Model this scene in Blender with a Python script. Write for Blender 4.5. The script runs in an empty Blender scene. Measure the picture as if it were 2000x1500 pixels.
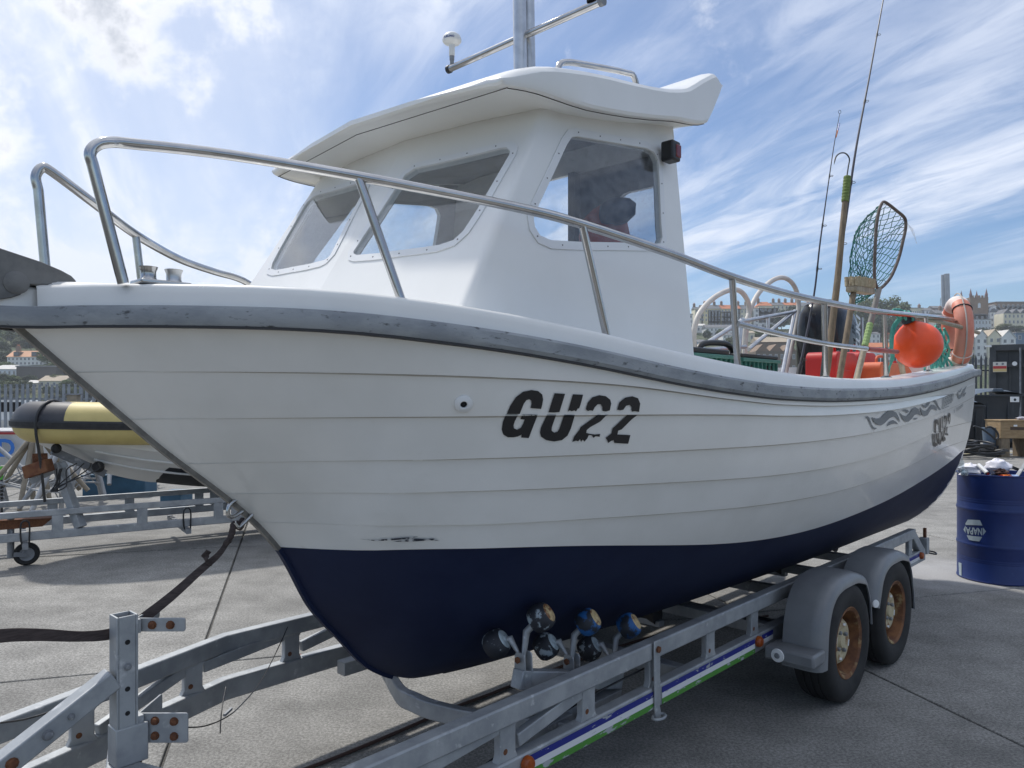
import bpy, bmesh, math, random
import numpy as np
from mathutils import Vector, Matrix
from mathutils.geometry import tessellate_polygon
R = math.radians
scene = bpy.context.scene
col = scene.collection
# ---------------------------------------------------------------- camera, sky, sun, exposure
EYE = 1.55; F = 1470.0; CX = 1000.0; HY = 770.0      # eye height; focal length / centre / horizon on a 2000 px wide picture
cam = bpy.data.cameras.new('camera'); camo = bpy.data.objects.new('camera', cam); col.objects.link(camo)
camo.location = (0, 0, EYE); camo.rotation_euler = (R(90), 0, 0)
cam.sensor_width = 36; cam.lens = 36 * F / 2000; cam.shift_y = (770 - 750) / 2000
cam.clip_start = 0.05; cam.clip_end = 4000
scene.camera = camo
SUN_AZ = R(-40); SUN_EL = R(57)                       # azimuth measured from +Y to the right
w = bpy.data.worlds.new('World'); scene.world = w; w.use_nodes = True
def sky_world():
    nt = w.node_tree; nt.nodes.clear(); N = nt.nodes.new; L = nt.links.new
    def math_(op, a, b=None, c=None, clamp=False):
        m = N('ShaderNodeMath'); m.operation = op; m.use_clamp = clamp
        for i, x in enumerate((a, b, c)):
            if x is None: continue
            if isinstance(x, (int, float)): m.inputs[i].default_value = x
            else: L(x, m.inputs[i])
        return m.outputs[0]
    def smooth(x, a, b):
        m = N('ShaderNodeMapRange'); m.interpolation_type = 'SMOOTHSTEP'
        L(x, m.inputs[0]); m.inputs[1].default_value = a; m.inputs[2].default_value = b
        return m.outputs[0]
    tc = N('ShaderNodeTexCoord')
    sk = N('ShaderNodeTexSky'); sk.sky_type = 'NISHITA'; sk.sun_disc = False
    sk.sun_elevation = SUN_EL; sk.sun_rotation = SUN_AZ
    sk.altitude = 0; sk.air_density = 1.0; sk.dust_density = 0.35; sk.ozone_density = 1.6
    sep = N('ShaderNodeSeparateXYZ'); L(tc.outputs['Generated'], sep.inputs[0])
    z = math_('MAXIMUM', sep.outputs[2], 0.0)
    zz = math_('ADD', z, 0.10)
    px = math_('DIVIDE', sep.outputs[0], zz); py = math_('DIVIDE', sep.outputs[1], zz)
    a = R(-22); ca, sa = math.cos(a), math.sin(a)     # the streaks of cirrus run along this azimuth
    al = math_('ADD', math_('MULTIPLY', px, sa), math_('MULTIPLY', py, ca))
    ac = math_('SUBTRACT', math_('MULTIPLY', px, ca), math_('MULTIPLY', py, sa))
    def vec(x, y, zc=0.0):
        c = N('ShaderNodeCombineXYZ')
        for i, q in enumerate((x, y, zc)):
            if isinstance(q, (int, float)): c.inputs[i].default_value = q
            else: L(q, c.inputs[i])
        return c.outputs[0]
    def noise(v, scale, detail, rough=0.55, dist=0.0):
        n = N('ShaderNodeTexNoise'); L(v, n.inputs['Vector']); n.inputs['Scale'].default_value = scale
        n.inputs['Detail'].default_value = detail; n.inputs['Roughness'].default_value = rough
        n.inputs['Distortion'].default_value = dist
        return n.outputs['Fac']
    # thin cirrus
    c1 = noise(vec(math_('MULTIPLY', ac, 1.0), math_('MULTIPLY', al, 0.16), 3.1), 1.7, 9, 0.60, 0.5)
    c2 = noise(vec(math_('MULTIPLY', ac, 1.0), math_('MULTIPLY', al, 0.45), 7.7), 0.55, 4, 0.5, 0.3)
    c3 = noise(vec(math_('MULTIPLY', ac, 1.0), math_('MULTIPLY', al, 0.30), 1.3), 5.0, 7, 0.62, 0.8)
    ci = math_('MULTIPLY', smooth(c1, 0.38, 0.68), smooth(c2, 0.24, 0.54))
    ci = math_('MULTIPLY', ci, math_('ADD', math_('MULTIPLY', smooth(c3, 0.34, 0.66), 1.0), 0.22))
    # veil that thickens towards the sun
    sd = Vector((math.sin(SUN_AZ) * math.cos(SUN_EL), math.cos(SUN_AZ) * math.cos(SUN_EL), math.sin(SUN_EL)))
    dp = N('ShaderNodeVectorMath'); dp.operation = 'DOT_PRODUCT'; L(tc.outputs['Generated'], dp.inputs[0]); dp.inputs[1].default_value = sd
    vd = Vector((math.sin(R(-40)) * math.cos(R(14)), math.cos(R(-40)) * math.cos(R(14)), math.sin(R(14))))
    dv = N('ShaderNodeVectorMath'); dv.operation = 'DOT_PRODUCT'; L(tc.outputs['Generated'], dv.inputs[0]); dv.inputs[1].default_value = vd
    near = math_('MAXIMUM', smooth(dp.outputs['Value'], 0.70, 0.99), smooth(dv.outputs['Value'], 0.84, 0.97))
    veil = math_('MULTIPLY', near, math_('ADD', math_('MULTIPLY', math_('ADD', c2, c1), 0.75), 0.20))
    ci = math_('ADD', math_('MULTIPLY', ci, 0.80), math_('MULTIPLY', veil, 0.72), clamp=True)
    high = math_('MULTIPLY', smooth(sep.outputs[2], 0.30, 0.85), math_('ADD', math_('MULTIPLY', c1, 0.9), 0.25))   # overhead veil, mostly out of view, added to raise the ambient light
    ci = math_('ADD', ci, math_('MULTIPLY', high, 0.95), clamp=True)
    # a bank of broken cumulus under the sun
    cd = Vector((math.sin(R(-29)) * math.cos(R(24)), math.cos(R(-29)) * math.cos(R(24)), math.sin(R(24))))
    d2 = N('ShaderNodeVectorMath'); d2.operation = 'DOT_PRODUCT'; L(tc.outputs['Generated'], d2.inputs[0]); d2.inputs[1].default_value = cd
    bank = smooth(d2.outputs['Value'], 0.945, 0.992)
    k1 = noise(tc.outputs['Generated'], 5.2, 10, 0.58, 0.15)
    k2 = noise(tc.outputs['Generated'], 13.0, 8, 0.6, 0.1)
    kk = math_('ADD', math_('MULTIPLY', k1, 0.75), math_('MULTIPLY', k2, 0.25))
    kk = math_('ADD', kk, math_('MULTIPLY', bank, 0.145))
    cu = math_('MULTIPLY', smooth(kk, 0.60, 0.72), 0.92)
    thick = math_('MULTIPLY', smooth(kk, 0.66, 0.76), smooth(k2, 0.38, 0.62))
    # colours
    skycol = N('ShaderNodeMix'); skycol.data_type = 'RGBA'; skycol.blend_type = 'MULTIPLY'; skycol.inputs[0].default_value = 1.0
    L(sk.outputs[0], skycol.inputs[6]); skycol.inputs[7].default_value = (0.66, 0.78, 0.93, 1)
    m1 = N('ShaderNodeMix'); m1.data_type = 'RGBA'; L(ci, m1.inputs[0]); L(skycol.outputs[2], m1.inputs[6]); m1.inputs[7].default_value = (7.0, 7.5, 8.6, 1)
    cc = N('ShaderNodeMix'); cc.data_type = 'RGBA'; L(thick, cc.inputs[0]); cc.inputs[6].default_value = (8.6, 8.7, 9.1, 1); cc.inputs[7].default_value = (4.9, 5.2, 5.8, 1)
    m2 = N('ShaderNodeMix'); m2.data_type = 'RGBA'; L(cu, m2.inputs[0]); L(m1.outputs[2], m2.inputs[6]); L(cc.outputs[2], m2.inputs[7])
    bg = N('ShaderNodeBackground'); L(m2.outputs[2], bg.inputs[0]); bg.inputs[1].default_value = 0.115
    out = N('ShaderNodeOutputWorld'); L(bg.outputs[0], out.inputs[0])
sky_world()
sl = bpy.data.lights.new('sun', 'SUN'); slo = bpy.data.objects.new('sun', sl); col.objects.link(slo)
sl.energy = 3.1; sl.angle = R(2.5); sl.color = (1.0, 0.955, 0.89)
slo.rotation_euler = (R(90) - SUN_EL, 0, -SUN_AZ + R(180)); slo.location = (-20, 25, 40)
sdir = Vector((math.sin(SUN_AZ) * math.cos(SUN_EL), math.cos(SUN_AZ) * math.cos(SUN_EL), math.sin(SUN_EL)))
slo.rotation_euler = sdir.to_track_quat('Z', 'Y').to_euler()
scene.view_settings.view_transform = 'Standard'; scene.view_settings.look = 'None'
scene.view_settings.exposure = 0.15; scene.view_settings.gamma = 1.0
scene.cycles.use_denoising = True; scene.cycles.max_bounces = 8; scene.cycles.transparent_max_bounces = 16
scene.cycles.caustics_reflective = False; scene.cycles.caustics_refractive = False
# ---------------------------------------------------------------- points
def at(u, v, Y): return Vector(((u - CX) / F * Y, Y, EYE + (HY - v) / F * Y))
def gnd(u, v, z=0.0): return at(u, v, F * (EYE - z) / (v - HY))
TH = R(43.5)
D = Vector((math.sin(TH), math.cos(TH), 0)); NP = Vector((math.cos(TH), -math.sin(TH), 0)); UP = Vector((0, 0, 1))
C0 = Vector((-1.32385, 1.98577, 0))
def W(s, b, z): return C0 + D * s + NP * b + UP * z      # boat frame: s aft from the bow, b to port, z up
def onb(u, v, b):
    k = (u - CX) / F; x0 = C0.x + b * NP.x; y0 = C0.y + b * NP.y
    s = -(x0 - k * y0) / (D.x - k * D.y); Y = y0 + s * D.y
    return s, EYE + (HY - v) / F * Y
def ons(u, v, s):
    k = (u - CX) / F; x0 = C0.x + s * D.x; y0 = C0.y + s * D.y
    b = -(x0 - k * y0) / (NP.x - k * NP.y); Y = y0 + b * NP.y
    return b, EYE + (HY - v) / F * Y
def onplane(u, v, P, n):
    r = Vector(((u - CX) / F, 1, (HY - v) / F)); e = Vector((0, 0, EYE))
    return e + r * ((P - e).dot(n) / r.dot(n))
def curve(tab):
    xs = np.array([t[0] for t in tab], float); ys = np.array([t[1] for t in tab], float)
    h = np.diff(xs); dl = np.diff(ys) / h; m = np.zeros(len(xs)); m[0] = dl[0]; m[-1] = dl[-1]
    for i in range(1, len(xs) - 1):
        if dl[i-1] * dl[i] > 0:
            w1 = 2 * h[i] + h[i-1]; w2 = h[i] + 2 * h[i-1]; m[i] = (w1 + w2) / (w1 / dl[i-1] + w2 / dl[i])
    def f(x):
        x = min(max(x, xs[0]), xs[-1]); i = min(max(int(np.searchsorted(xs, x)) - 1, 0), len(h) - 1)
        t = (x - xs[i]) / h[i]; t2 = t * t; t3 = t2 * t
        return float((2*t3 - 3*t2 + 1) * ys[i] + (t3 - 2*t2 + t) * h[i] * m[i] + (-2*t3 + 3*t2) * ys[i+1] + (t3 - t2) * h[i] * m[i+1])
    return f
def catmull(pts, n=6, closed=False):
    P = [Vector(p) for p in pts]; out = []; k = len(P); rng = k if closed else k - 1
    for i in range(rng):
        p1, p2 = P[i], P[(i+1) % k]
        p0 = P[(i-1) % k] if (closed or i > 0) else p1 * 2 - p2
        p3 = P[(i+2) % k] if (closed or i + 2 < k) else p2 * 2 - p1
        for j in range(n):
            t = j / n
            out.append(0.5 * ((2*p1) + (p2-p0)*t + (2*p0-5*p1+4*p2-p3)*t*t + (3*p1-p0-3*p2+p3)*t**3))
    if not closed: out.append(P[-1])
    return out
def roundpoly(pts, r, seg=5):
    """rounded 2D polygon; r scalar or one per corner"""
    P = [Vector(p).to_2d() if len(p) > 2 else Vector(p) for p in pts]; out = []; k = len(P)
    for i in range(k):
        rr = r[i] if isinstance(r, (list, tuple)) else r
        a, b, c = P[i-1], P[i], P[(i+1) % k]
        da = (a - b); dc = (c - b)
        la = min(rr, da.length * .49); lc = min(rr, dc.length * .49)
        p = b + da.normalized() * la; q = b + dc.normalized() * lc
        for j in range(seg + 1):
            t = j / seg; out.append(p * (1-t)**2 + b * 2*t*(1-t) + q * t*t)
    return out
# ---------------------------------------------------------------- mesh helpers
LOC = {}
class MB:
    def __init__(s): s.v = []; s.f = []
    def add(s, vs, fs):
        o = len(s.v); s.v += [Vector(v) for v in vs]; s.f += [tuple(i + o for i in f) for f in fs]; return s
    def obox(s, c, X, Y, Z):
        c = Vector(c); X = Vector(X); Y = Vector(Y); Z = Vector(Z)
        if X.cross(Y).dot(Z) < 0: X = -X
        vs = [c + X*i + Y*j + Z*k for k in (-1, 1) for j in (-1, 1) for i in (-1, 1)]
        return s.add(vs, [(0,2,3,1), (4,5,7,6), (0,1,5,4), (2,6,7,3), (0,4,6,2), (1,3,7,5)])
    def box(s, c, sx, sy, sz): return s.obox(c, (sx/2,0,0), (0,sy/2,0), (0,0,sz/2))
    def bar(s, p, q, wd, ht, up=(0,0,1)):
        p = Vector(p); q = Vector(q); d = (q - p); l = d.length; d.normalize(); up = Vector(up)
        sd = d.cross(up)
        if sd.length < 1e-4: sd = d.cross(Vector((1,0,0)))
        sd.normalize(); u2 = sd.cross(d).normalized()
        return s.obox((p+q)/2, d*l/2, sd*wd/2, u2*ht/2)
    def tube(s, pts, r, n=10, closed=False, caps=True):
        P = [Vector(p) for p in pts]; k = len(P)
        rs = r if isinstance(r, (list, tuple)) else [r] * k
        T = []
        for i in range(k):
            a = P[i-1] if (i > 0 or closed) else P[i]; b = P[(i+1) % k] if (i < k-1 or closed) else P[i]
            t = (b - a); T.append(t.normalized() if t.length > 1e-9 else Vector((0,0,1)))
        u = T[0].cross(Vector((0,0,1)))
        if u.length < 1e-3: u = T[0].cross(Vector((1,0,0)))
        u.normalize(); vs = []
        for i in range(k):
            u = (u - T[i] * u.dot(T[i])); u.normalize(); v = T[i].cross(u)
            for j in range(n):
                a = 2*math.pi*j/n; vs.append(P[i] + (u*math.cos(a) + v*math.sin(a)) * rs[i])
        fs = []
        for i in range(k if closed else k-1):
            i2 = (i+1) % k
            for j in range(n):
                j2 = (j+1) % n; fs.append((i*n+j, i*n+j2, i2*n+j2, i2*n+j))
        if caps and not closed:
            fs.append(tuple(range(n-1, -1, -1))); fs.append(tuple((k-1)*n+j for j in range(n)))
        return s.add(vs, fs)
    def lathe(s, prof, o, ax=(0,0,1), n=24, ref=None, caps=True):
        o = Vector(o); ax = Vector(ax).normalized(); u = Vector(ref) if ref else ax.orthogonal(); u = (u - ax*u.dot(ax)).normalized(); v = ax.cross(u)
        vs = []; k = len(prof)
        for r, h in prof:
            for j in range(n):
                a = 2*math.pi*j/n; vs.append(o + ax*h + (u*math.cos(a)+v*math.sin(a))*r)
        fs = [(i*n+j, i*n+(j+1)%n, (i+1)*n+(j+1)%n, (i+1)*n+j) for i in range(k-1) for j in range(n)]
        if caps and prof[0][0] > 1e-5: fs.append(tuple(range(n-1,-1,-1)))
        if caps and prof[-1][0] > 1e-5: fs.append(tuple((k-1)*n+j for j in range(n)))
        return s.add(vs, fs)
    def prism(s, poly, o, ux, uy, dep):
        """2D polygon in the plane o + x*ux + y*uy, extruded by the vector dep"""
        o = Vector(o); ux = Vector(ux); uy = Vector(uy); dep = Vector(dep); n = len(poly)
        a = [o + ux*p[0] + uy*p[1] for p in poly]; b = [q + dep for q in a]
        fs = [tuple(range(n-1,-1,-1)), tuple(range(n, 2*n))] + [(i, (i+1)%n, n+(i+1)%n, n+i) for i in range(n)]
        area = sum(poly[i][0]*poly[(i+1)%n][1]-poly[(i+1)%n][0]*poly[i][1] for i in range(n))
        if area * ux.cross(uy).dot(dep) < 0: fs = [tuple(reversed(f)) for f in fs]
        return s.add(a + b, fs)
    def holed(s, outer, holes, o, ux, uy, dep):
        """plate with holes (2D loops), extruded"""
        o = Vector(o); ux = Vector(ux); uy = Vector(uy); dep = Vector(dep)
        loops = [list(outer)] + [list(h) for h in holes]
        tri = tessellate_polygon([[Vector((p[0], p[1], 0)) for p in l] for l in loops])
        flat = [p for l in loops for p in l]; n = len(flat)
        a = [o + ux*p[0] + uy*p[1] for p in flat]; vs = a + [q + dep for q in a]
        fs = []
        nrm = ux.cross(uy)
        for t in tri:
            p, q, r = (flat[i] for i in t)
            ccw = (q[0]-p[0])*(r[1]-p[1]) - (q[1]-p[1])*(r[0]-p[0]) > 0
            out = ccw == (nrm.dot(dep) > 0)
            fs.append(tuple(i + n for i in (t if out else t[::-1]))); fs.append(tuple(t[::-1] if out else t))
        k = 0
        for l in loops:
            m = len(l)
            for i in range(m):
                fs.append((k+i, k+(i+1)%m, n+k+(i+1)%m, n+k+i))
            k += m
        return s.add(vs, fs)
    def grid(s, rows, wrap=False):
        m = len(rows[0]); vs = [p for r in rows for p in r]; fs = []
        for i in range(len(rows)-1):
            for j in range(m if wrap else m-1):
                j2 = (j+1) % m; fs.append((i*m+j, i*m+j2, (i+1)*m+j2, (i+1)*m+j))
        return s.add(vs, fs)
    def sphere(s, c, r, nu=16, nv=10, sc=(1,1,1)):
        c = Vector(c); rows = []
        for i in range(nv+1):
            t = math.pi*i/nv
            rows.append([c + Vector((math.sin(t)*math.cos(2*math.pi*j/nu)*sc[0], math.sin(t)*math.sin(2*math.pi*j/nu)*sc[1], math.cos(t)*sc[2]))*r for j in range(nu)])
        return s.grid(rows, wrap=True)
def mesh_of(name, mb, off, smooth=None, recalc=False):
    me = bpy.data.meshes.new(name)
    me.from_pydata([tuple(v - off) for v in mb.v], [], mb.f); me.update()
    if recalc:
        bm = bmesh.new(); bm.from_mesh(me); bmesh.ops.remove_doubles(bm, verts=bm.verts, dist=1e-5); bmesh.ops.recalc_face_normals(bm, faces=bm.faces); bm.to_mesh(me); bm.free()
    if smooth is not None:
        me.shade_smooth(); me.set_sharp_from_angle(angle=R(smooth))
    return me
def obj(name, mb, mat, parent=None, smooth=None, bevel=0, recalc=False, label=None, kind=None, seg=2):
    off = LOC[parent] if parent else Vector((0,0,0))
    o = bpy.data.objects.new(name, mesh_of(name, mb, off, smooth, recalc)); col.objects.link(o)
    o.data.materials.append(mat); o.parent = parent; LOC[o] = off.copy()
    if bevel:
        b = o.modifiers.new('bevel', 'BEVEL'); b.width = bevel; b.segments = seg; b.limit_method = 'ANGLE'; b.angle_limit = R(35)
        if smooth is None: o.data.shade_smooth(); o.data.set_sharp_from_angle(angle=R(50))
        b.harden_normals = False
    if label: o['label'] = label
    if kind: o['kind'] = kind
    return o
def thing(name, loc, label, cat, group=None):
    o = bpy.data.objects.new(name, None); col.objects.link(o); o.location = loc; o.empty_display_size = .1
    LOC[o] = Vector(loc); o['label'] = label; o['category'] = cat
    if group: o['group'] = group
    return o
def solo(name, mb, mat, label, cat, group=None, **kw):
    """a thing that is one mesh: origin at its base"""
    xs = [v.x for v in mb.v]; ys = [v.y for v in mb.v]; zs = [v.z for v in mb.v]
    off = Vector(((min(xs)+max(xs))/2, (min(ys)+max(ys))/2, min(zs)))
    tmp = MB(); tmp.v = [v - off for v in mb.v]; tmp.f = mb.f
    o = obj(name, tmp, mat, None, **kw); o.location = off; LOC[o] = off
    o['label'] = label; o['category'] = cat
    if group: o['group'] = group
    return o
def struct(name, mb, mat, **kw):
    o = obj(name, mb, mat, None, **kw); o['kind'] = 'structure'; return o
def copy_part(src, parent, loc=None, rot=None, name=None):
    o = src.copy(); col.objects.link(o); o.parent = parent; LOC[o] = LOC[parent].copy() if parent else Vector((0,0,0))
    if loc is not None: o.location = loc
    if rot is not None: o.rotation_euler = rot
    return o
def copy_tree(o, parent=None):
    c = o.copy(); col.objects.link(c); c.parent = parent
    for ch in [x for x in o.children]: copy_tree(ch, c)
    return c
# ---------------------------------------------------------------- materials
MATS = {}
def mat(name, c, rough=.5, metal=0., c2=None, vs=4., lo=.35, hi=.65, detail=5., stretch=None, bump=0., bs=60., spec=.5, coat=0., alpha=None, trans=0., emit=None, c3=None, v3=40., lo3=.6, hi3=.7, rough2=None, coord='pos'):
    """noise-mottled principled material; c2 = second colour on a soft noise, c3 = third on a finer, harder noise"""
    m = bpy.data.materials.new(name); m.use_nodes = True; nt = m.node_tree; N = nt.nodes.new; L = nt.links.new
    p = nt.nodes['Principled BSDF']; p.inputs['Base Color'].default_value = (*c, 1); p.inputs['Roughness'].default_value = rough
    p.inputs['Metallic'].default_value = metal; p.inputs['Specular IOR Level'].default_value = spec; p.inputs['Coat Weight'].default_value = coat
    p.inputs['Transmission Weight'].default_value = trans
    if coord == 'obj':
        vec = N('ShaderNodeTexCoord').outputs['Object']
    else:
        vec = N('ShaderNodeNewGeometry').outputs['Position']
    if stretch:
        mp = N('ShaderNodeMapping'); mp.inputs['Scale'].default_value = stretch; L(vec, mp.inputs[0]); vec = mp.outputs[0]
    def nz(s, d=detail, rg=.6):
        n = N('ShaderNodeTexNoise'); L(vec, n.inputs['Vector']); n.inputs['Scale'].default_value = s; n.inputs['Detail'].default_value = d; n.inputs['Roughness'].default_value = rg
        return n.outputs['Fac']
    def mr(x, a, b, o1=0., o2=1.):
        q = N('ShaderNodeMapRange'); q.interpolation_type = 'SMOOTHSTEP'; L(x, q.inputs[0]); q.inputs[1].default_value = a; q.inputs[2].default_value = b; q.inputs[3].default_value = o1; q.inputs[4].default_value = o2; return q.outputs[0]
    last = None
    if c2:
        x = N('ShaderNodeMix'); x.data_type = 'RGBA'; f = mr(nz(vs), lo, hi); L(f, x.inputs[0]); x.inputs[6].default_value = (*c, 1); x.inputs[7].default_value = (*c2, 1); last = x.outputs[2]
        if rough2 is not None:
            L(mr(nz(vs), lo, hi, rough, rough2), p.inputs['Roughness'])
    if c3:
        x = N('ShaderNodeMix'); x.data_type = 'RGBA'; L(mr(nz(v3, 6.), lo3, hi3), x.inputs[0])
        if last: L(last, x.inputs[6])
        else: x.inputs[6].default_value = (*c, 1)
        x.inputs[7].default_value = (*c3, 1); last = x.outputs[2]
    if last: L(last, p.inputs['Base Color'])
    if bump:
        b = N('ShaderNodeBump'); b.inputs['Strength'].default_value = bump; b.inputs['Distance'].default_value = .01; L(nz(bs, 6.), b.inputs['Height']); L(b.outputs[0], p.inputs['Normal'])
    MATS[name] = m
    return m
def glass_mat(name, tint=(.93,.95,.96), haze=0.0, refl=1.0, ns=14.):
    m = bpy.data.materials.new(name); m.use_nodes = True; nt = m.node_tree; nt.nodes.clear(); N = nt.nodes.new; L = nt.links.new
    t = N('ShaderNodeBsdfTransparent'); t.inputs[0].default_value = (*tint, 1)
    g = N('ShaderNodeBsdfGlossy'); g.inputs['Roughness'].default_value = .02; g.inputs[0].default_value = (1,1,1,1)
    lw = N('ShaderNodeLayerWeight'); lw.inputs[0].default_value = .5
    pw = N('ShaderNodeMath'); pw.operation = 'POWER'; L(lw.outputs['Facing'], pw.inputs[0]); pw.inputs[1].default_value = 5.
    fr = N('ShaderNodeMath'); fr.operation = 'MULTIPLY_ADD'; L(pw.outputs[0], fr.inputs[0]); fr.inputs[1].default_value = .96*refl; fr.inputs[2].default_value = .04*refl
    mx = N('ShaderNodeMixShader'); L(fr.outputs[0], mx.inputs[0]); L(t.outputs[0], mx.inputs[1]); L(g.outputs[0], mx.inputs[2])
    d = N('ShaderNodeBsdfDiffuse'); d.inputs[0].default_value = (.8,.82,.84,1)
    n = N('ShaderNodeTexNoise'); n.inputs['Scale'].default_value = ns; n.inputs['Detail'].default_value = 8
    q = N('ShaderNodeMapRange'); L(n.outputs[0], q.inputs[0]); q.inputs[1].default_value = .35; q.inputs[2].default_value = .8; q.inputs[3].default_value = haze*.35; q.inputs[4].default_value = haze*1.8
    m2 = N('ShaderNodeMixShader'); L(q.outputs[0], m2.inputs[0]); L(mx.outputs[0], m2.inputs[1]); L(d.outputs[0], m2.inputs[2])
    o = N('ShaderNodeOutputMaterial'); L(m2.outputs[0], o.inputs[0]); MATS[name] = m; return m
M_gel = mat('white_gelcoat', (.79,.79,.77), .28, c2=(.74,.74,.715), vs=2.2, coat=.25, c3=(.68,.665,.62), v3=9., lo3=.66, hi3=.85)
M_gel2 = mat('cabin_gelcoat', (.81,.81,.79), .3, c2=(.76,.76,.735), vs=1.7, coat=.2)
M_gelin = mat('inner_gelcoat', (.62,.63,.63), .5, c2=(.54,.55,.55), vs=6.)
M_nonskid = mat('nonskid_deck', (.66,.67,.66), .7, bump=.3, bs=400.)
M_anti = mat('navy_antifouling', (.008,.014,.046), .62, c2=(.012,.020,.056), vs=3., bump=.05, bs=40., spec=.22)
M_rub = mat('grey_rub_rail', (.215,.235,.255), .55, c2=(.30,.32,.335), vs=7., stretch=(1,1,2.4), c3=(.07,.075,.08), v3=26., lo3=.575, hi3=.70, bump=.15, bs=90.)
M_rubdark = mat('black_rail_edge', (.03,.03,.033), .6)
M_stem = mat('stem_band_metal', (.14,.135,.125), .55, .3, c2=(.22,.21,.19), vs=20.)
M_ss = mat('stainless_tube', (.50,.50,.50), .13, 1., c2=(.42,.42,.42), vs=12., rough2=.20)
M_alu = mat('dull_aluminium', (.62,.63,.64), .38, 1., c2=(.50,.51,.52), vs=14.)
M_bracket = mat('weathered_steel_plate', (.13,.13,.128), .55, .65, c2=(.22,.215,.205), vs=9., bump=.1, bs=50.)
M_galv = mat('galvanised_steel', (.39,.41,.425), .55, .38, c2=(.29,.31,.33), vs=9., c3=(.52,.535,.55), v3=22., lo3=.60, hi3=.74, bump=.10, bs=40.)
M_galvd = mat('dull_galvanised_steel', (.27,.285,.30), .62, .3, c2=(.19,.20,.215), vs=7., c3=(.42,.43,.44), v3=18., lo3=.6, hi3=.72)
M_rust = mat('rusty_bolt', (.11,.042,.020), .85, c2=(.17,.068,.028), vs=60., bump=.3, bs=150.)
M_rubber = mat('black_rubber', (.018,.018,.019), .75, c2=(.03,.03,.03), vs=20., bump=.1, bs=80.)
M_tyre = mat('tyre_rubber', (.012,.012,.013), .8, c2=(.022,.022,.022), vs=9., bump=.12, bs=70.)
M_black = mat('black_plastic', (.016,.017,.019), .42)
M_dark = mat('dark_void', (.012,.012,.013), .9)
M_glass = glass_mat('acrylic_window', (.90,.925,.94), .05)
M_white = mat('white_plastic', (.74,.75,.75), .35)
M_screw = mat('dark_screw', (.06,.055,.05), .5, .5)
M_decal = mat('black_vinyl', (.008,.009,.012), .42)
M_grey_decal = mat('grey_vinyl', (.175,.19,.205), .45)
M_red_lens = mat('red_lens', (.16,.004,.006), .12, coat=.4)
M_amber = mat('amber_lens', (.38,.085,.012), .3, c2=(.25,.05,.012), vs=40.)
# ================================================================ the fishing boat
L = 6.2
Bf = curve([(-.05,.0),(0,.02),(.12,.19),(.35,.44),(.6,.65),(.9,.83),(1.3,.98),(1.8,1.075),(2.4,1.135),(3.1,1.155),(4,1.13),(5,1.045),(6.2,.90)])
zk = curve([(0,1.746),(.35,1.4235),(.777,1.03),(.905,.804),(1.01,.681),(1.144,.535),(1.25,.47),(1.364,.43),(1.6,.405),(1.9,.395),(3.25,.392),(4.5,.385),(6.2,.40)])
zw = curve([(0,1.03),(.777,1.03),(1.5,1.04),(3.0,1.05),(4.6,1.075),(6.2,1.106)])
mf = curve([(0,1.02),(.8,1.2),(1.6,1.36),(2.5,1.55),(4,1.75),(5.2,1.95),(6.2,2.3)])
_sh = []
for (u, v) in [(20,597),(200,595),(400,596),(560,600),(700,609),(850,626),(1000,648),(1150,676),(1340,719),(1440,738),(1540,752),(1640,758),(1740,756),(1850,739),(1905,722)]:
    b = .5
    for _ in range(60):
        s, z = onb(u, v, b); b = .6*b + .4*(Bf(max(s,0)) + .02)
    _sh.append((s, z))
_sh = [( -.1, _sh[0][1])] + sorted(_sh)
if _sh[-1][0] < 6.3: _sh.append((6.35, _sh[-1][1] + .012))
zg = curve(_sh)
def hb(s, z):
    k0 = zk(max(s,0)); q = min(max((z-k0)/(zg(s)-k0), 0), 1); m = mf(max(s,0))
    return Bf(s) * (1-(1-q)**m)**(1/m) + .008
LAP = .015
def px_line(pts, deg, extra=()):
    """a smooth line drawn round the port side: (s, z) fitted from sighted points"""
    P = list(extra)
    for (u, v) in pts:
        b = .7
        for _ in range(140):
            s, z = onb(u, v, b); b = .75*b + .25*hb(min(max(s,.3),L), z)
        if s < 6.4: P.append((s, z))
    c = np.polyfit([p[0] for p in P], [p[1] for p in P], deg)
    s0, s1 = min(p[0] for p in P), max(p[0] for p in P); dc = np.polyder(c)
    def f(s):
        if s < s0: return float(np.polyval(c, s0) + np.clip(np.polyval(dc, s0), -.12, .05)*(s-s0))
        if s > s1: return float(np.polyval(c, s1) + np.clip(np.polyval(dc, s1), 0, .07)*(s-s1))
        return float(np.polyval(c, s))
    return f
_l = [px_line([(189,724),(330,725),(473,726),(709,728),(860,731),(1080,741),(1300,754),(1450,763),(1550,769)], 3),
      px_line([(323,819),(552,816),(780,812),(1000,809),(1150,809.5),(1300,810),(1450,806),(1600,800),(1680,796),(1771,785),(1818,768)], 4),
      px_line([(418,906),(670,900),(840,895),(1000,890),(1236,885),(1380,877),(1504,867),(1600,857),(1680,847),(1760,830),(1827,808)], 4),
      px_line([(489,968),(709,960),(860,956),(1000,953),(1236,949),(1380,940),(1504,926),(1600,913),(1680,897),(1770,868),(1851,833)], 4),
      px_line([(556,1029),(680,1023),(788,1019),(1000,1015),(1120,1013),(1236,1009),(1380,1000),(1504,984),(1600,964),(1693,937),(1780,908),(1859,868)], 4),
      px_line([(700,1067),(900,1066),(1050,1067),(1197,1068),(1300,1066),(1400,1060),(1504,1049),(1580,1032),(1646,1012),(1720,981),(1788,946),(1840,911),(1873,885)], 5, [(.777,1.03)]*3)]
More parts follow.
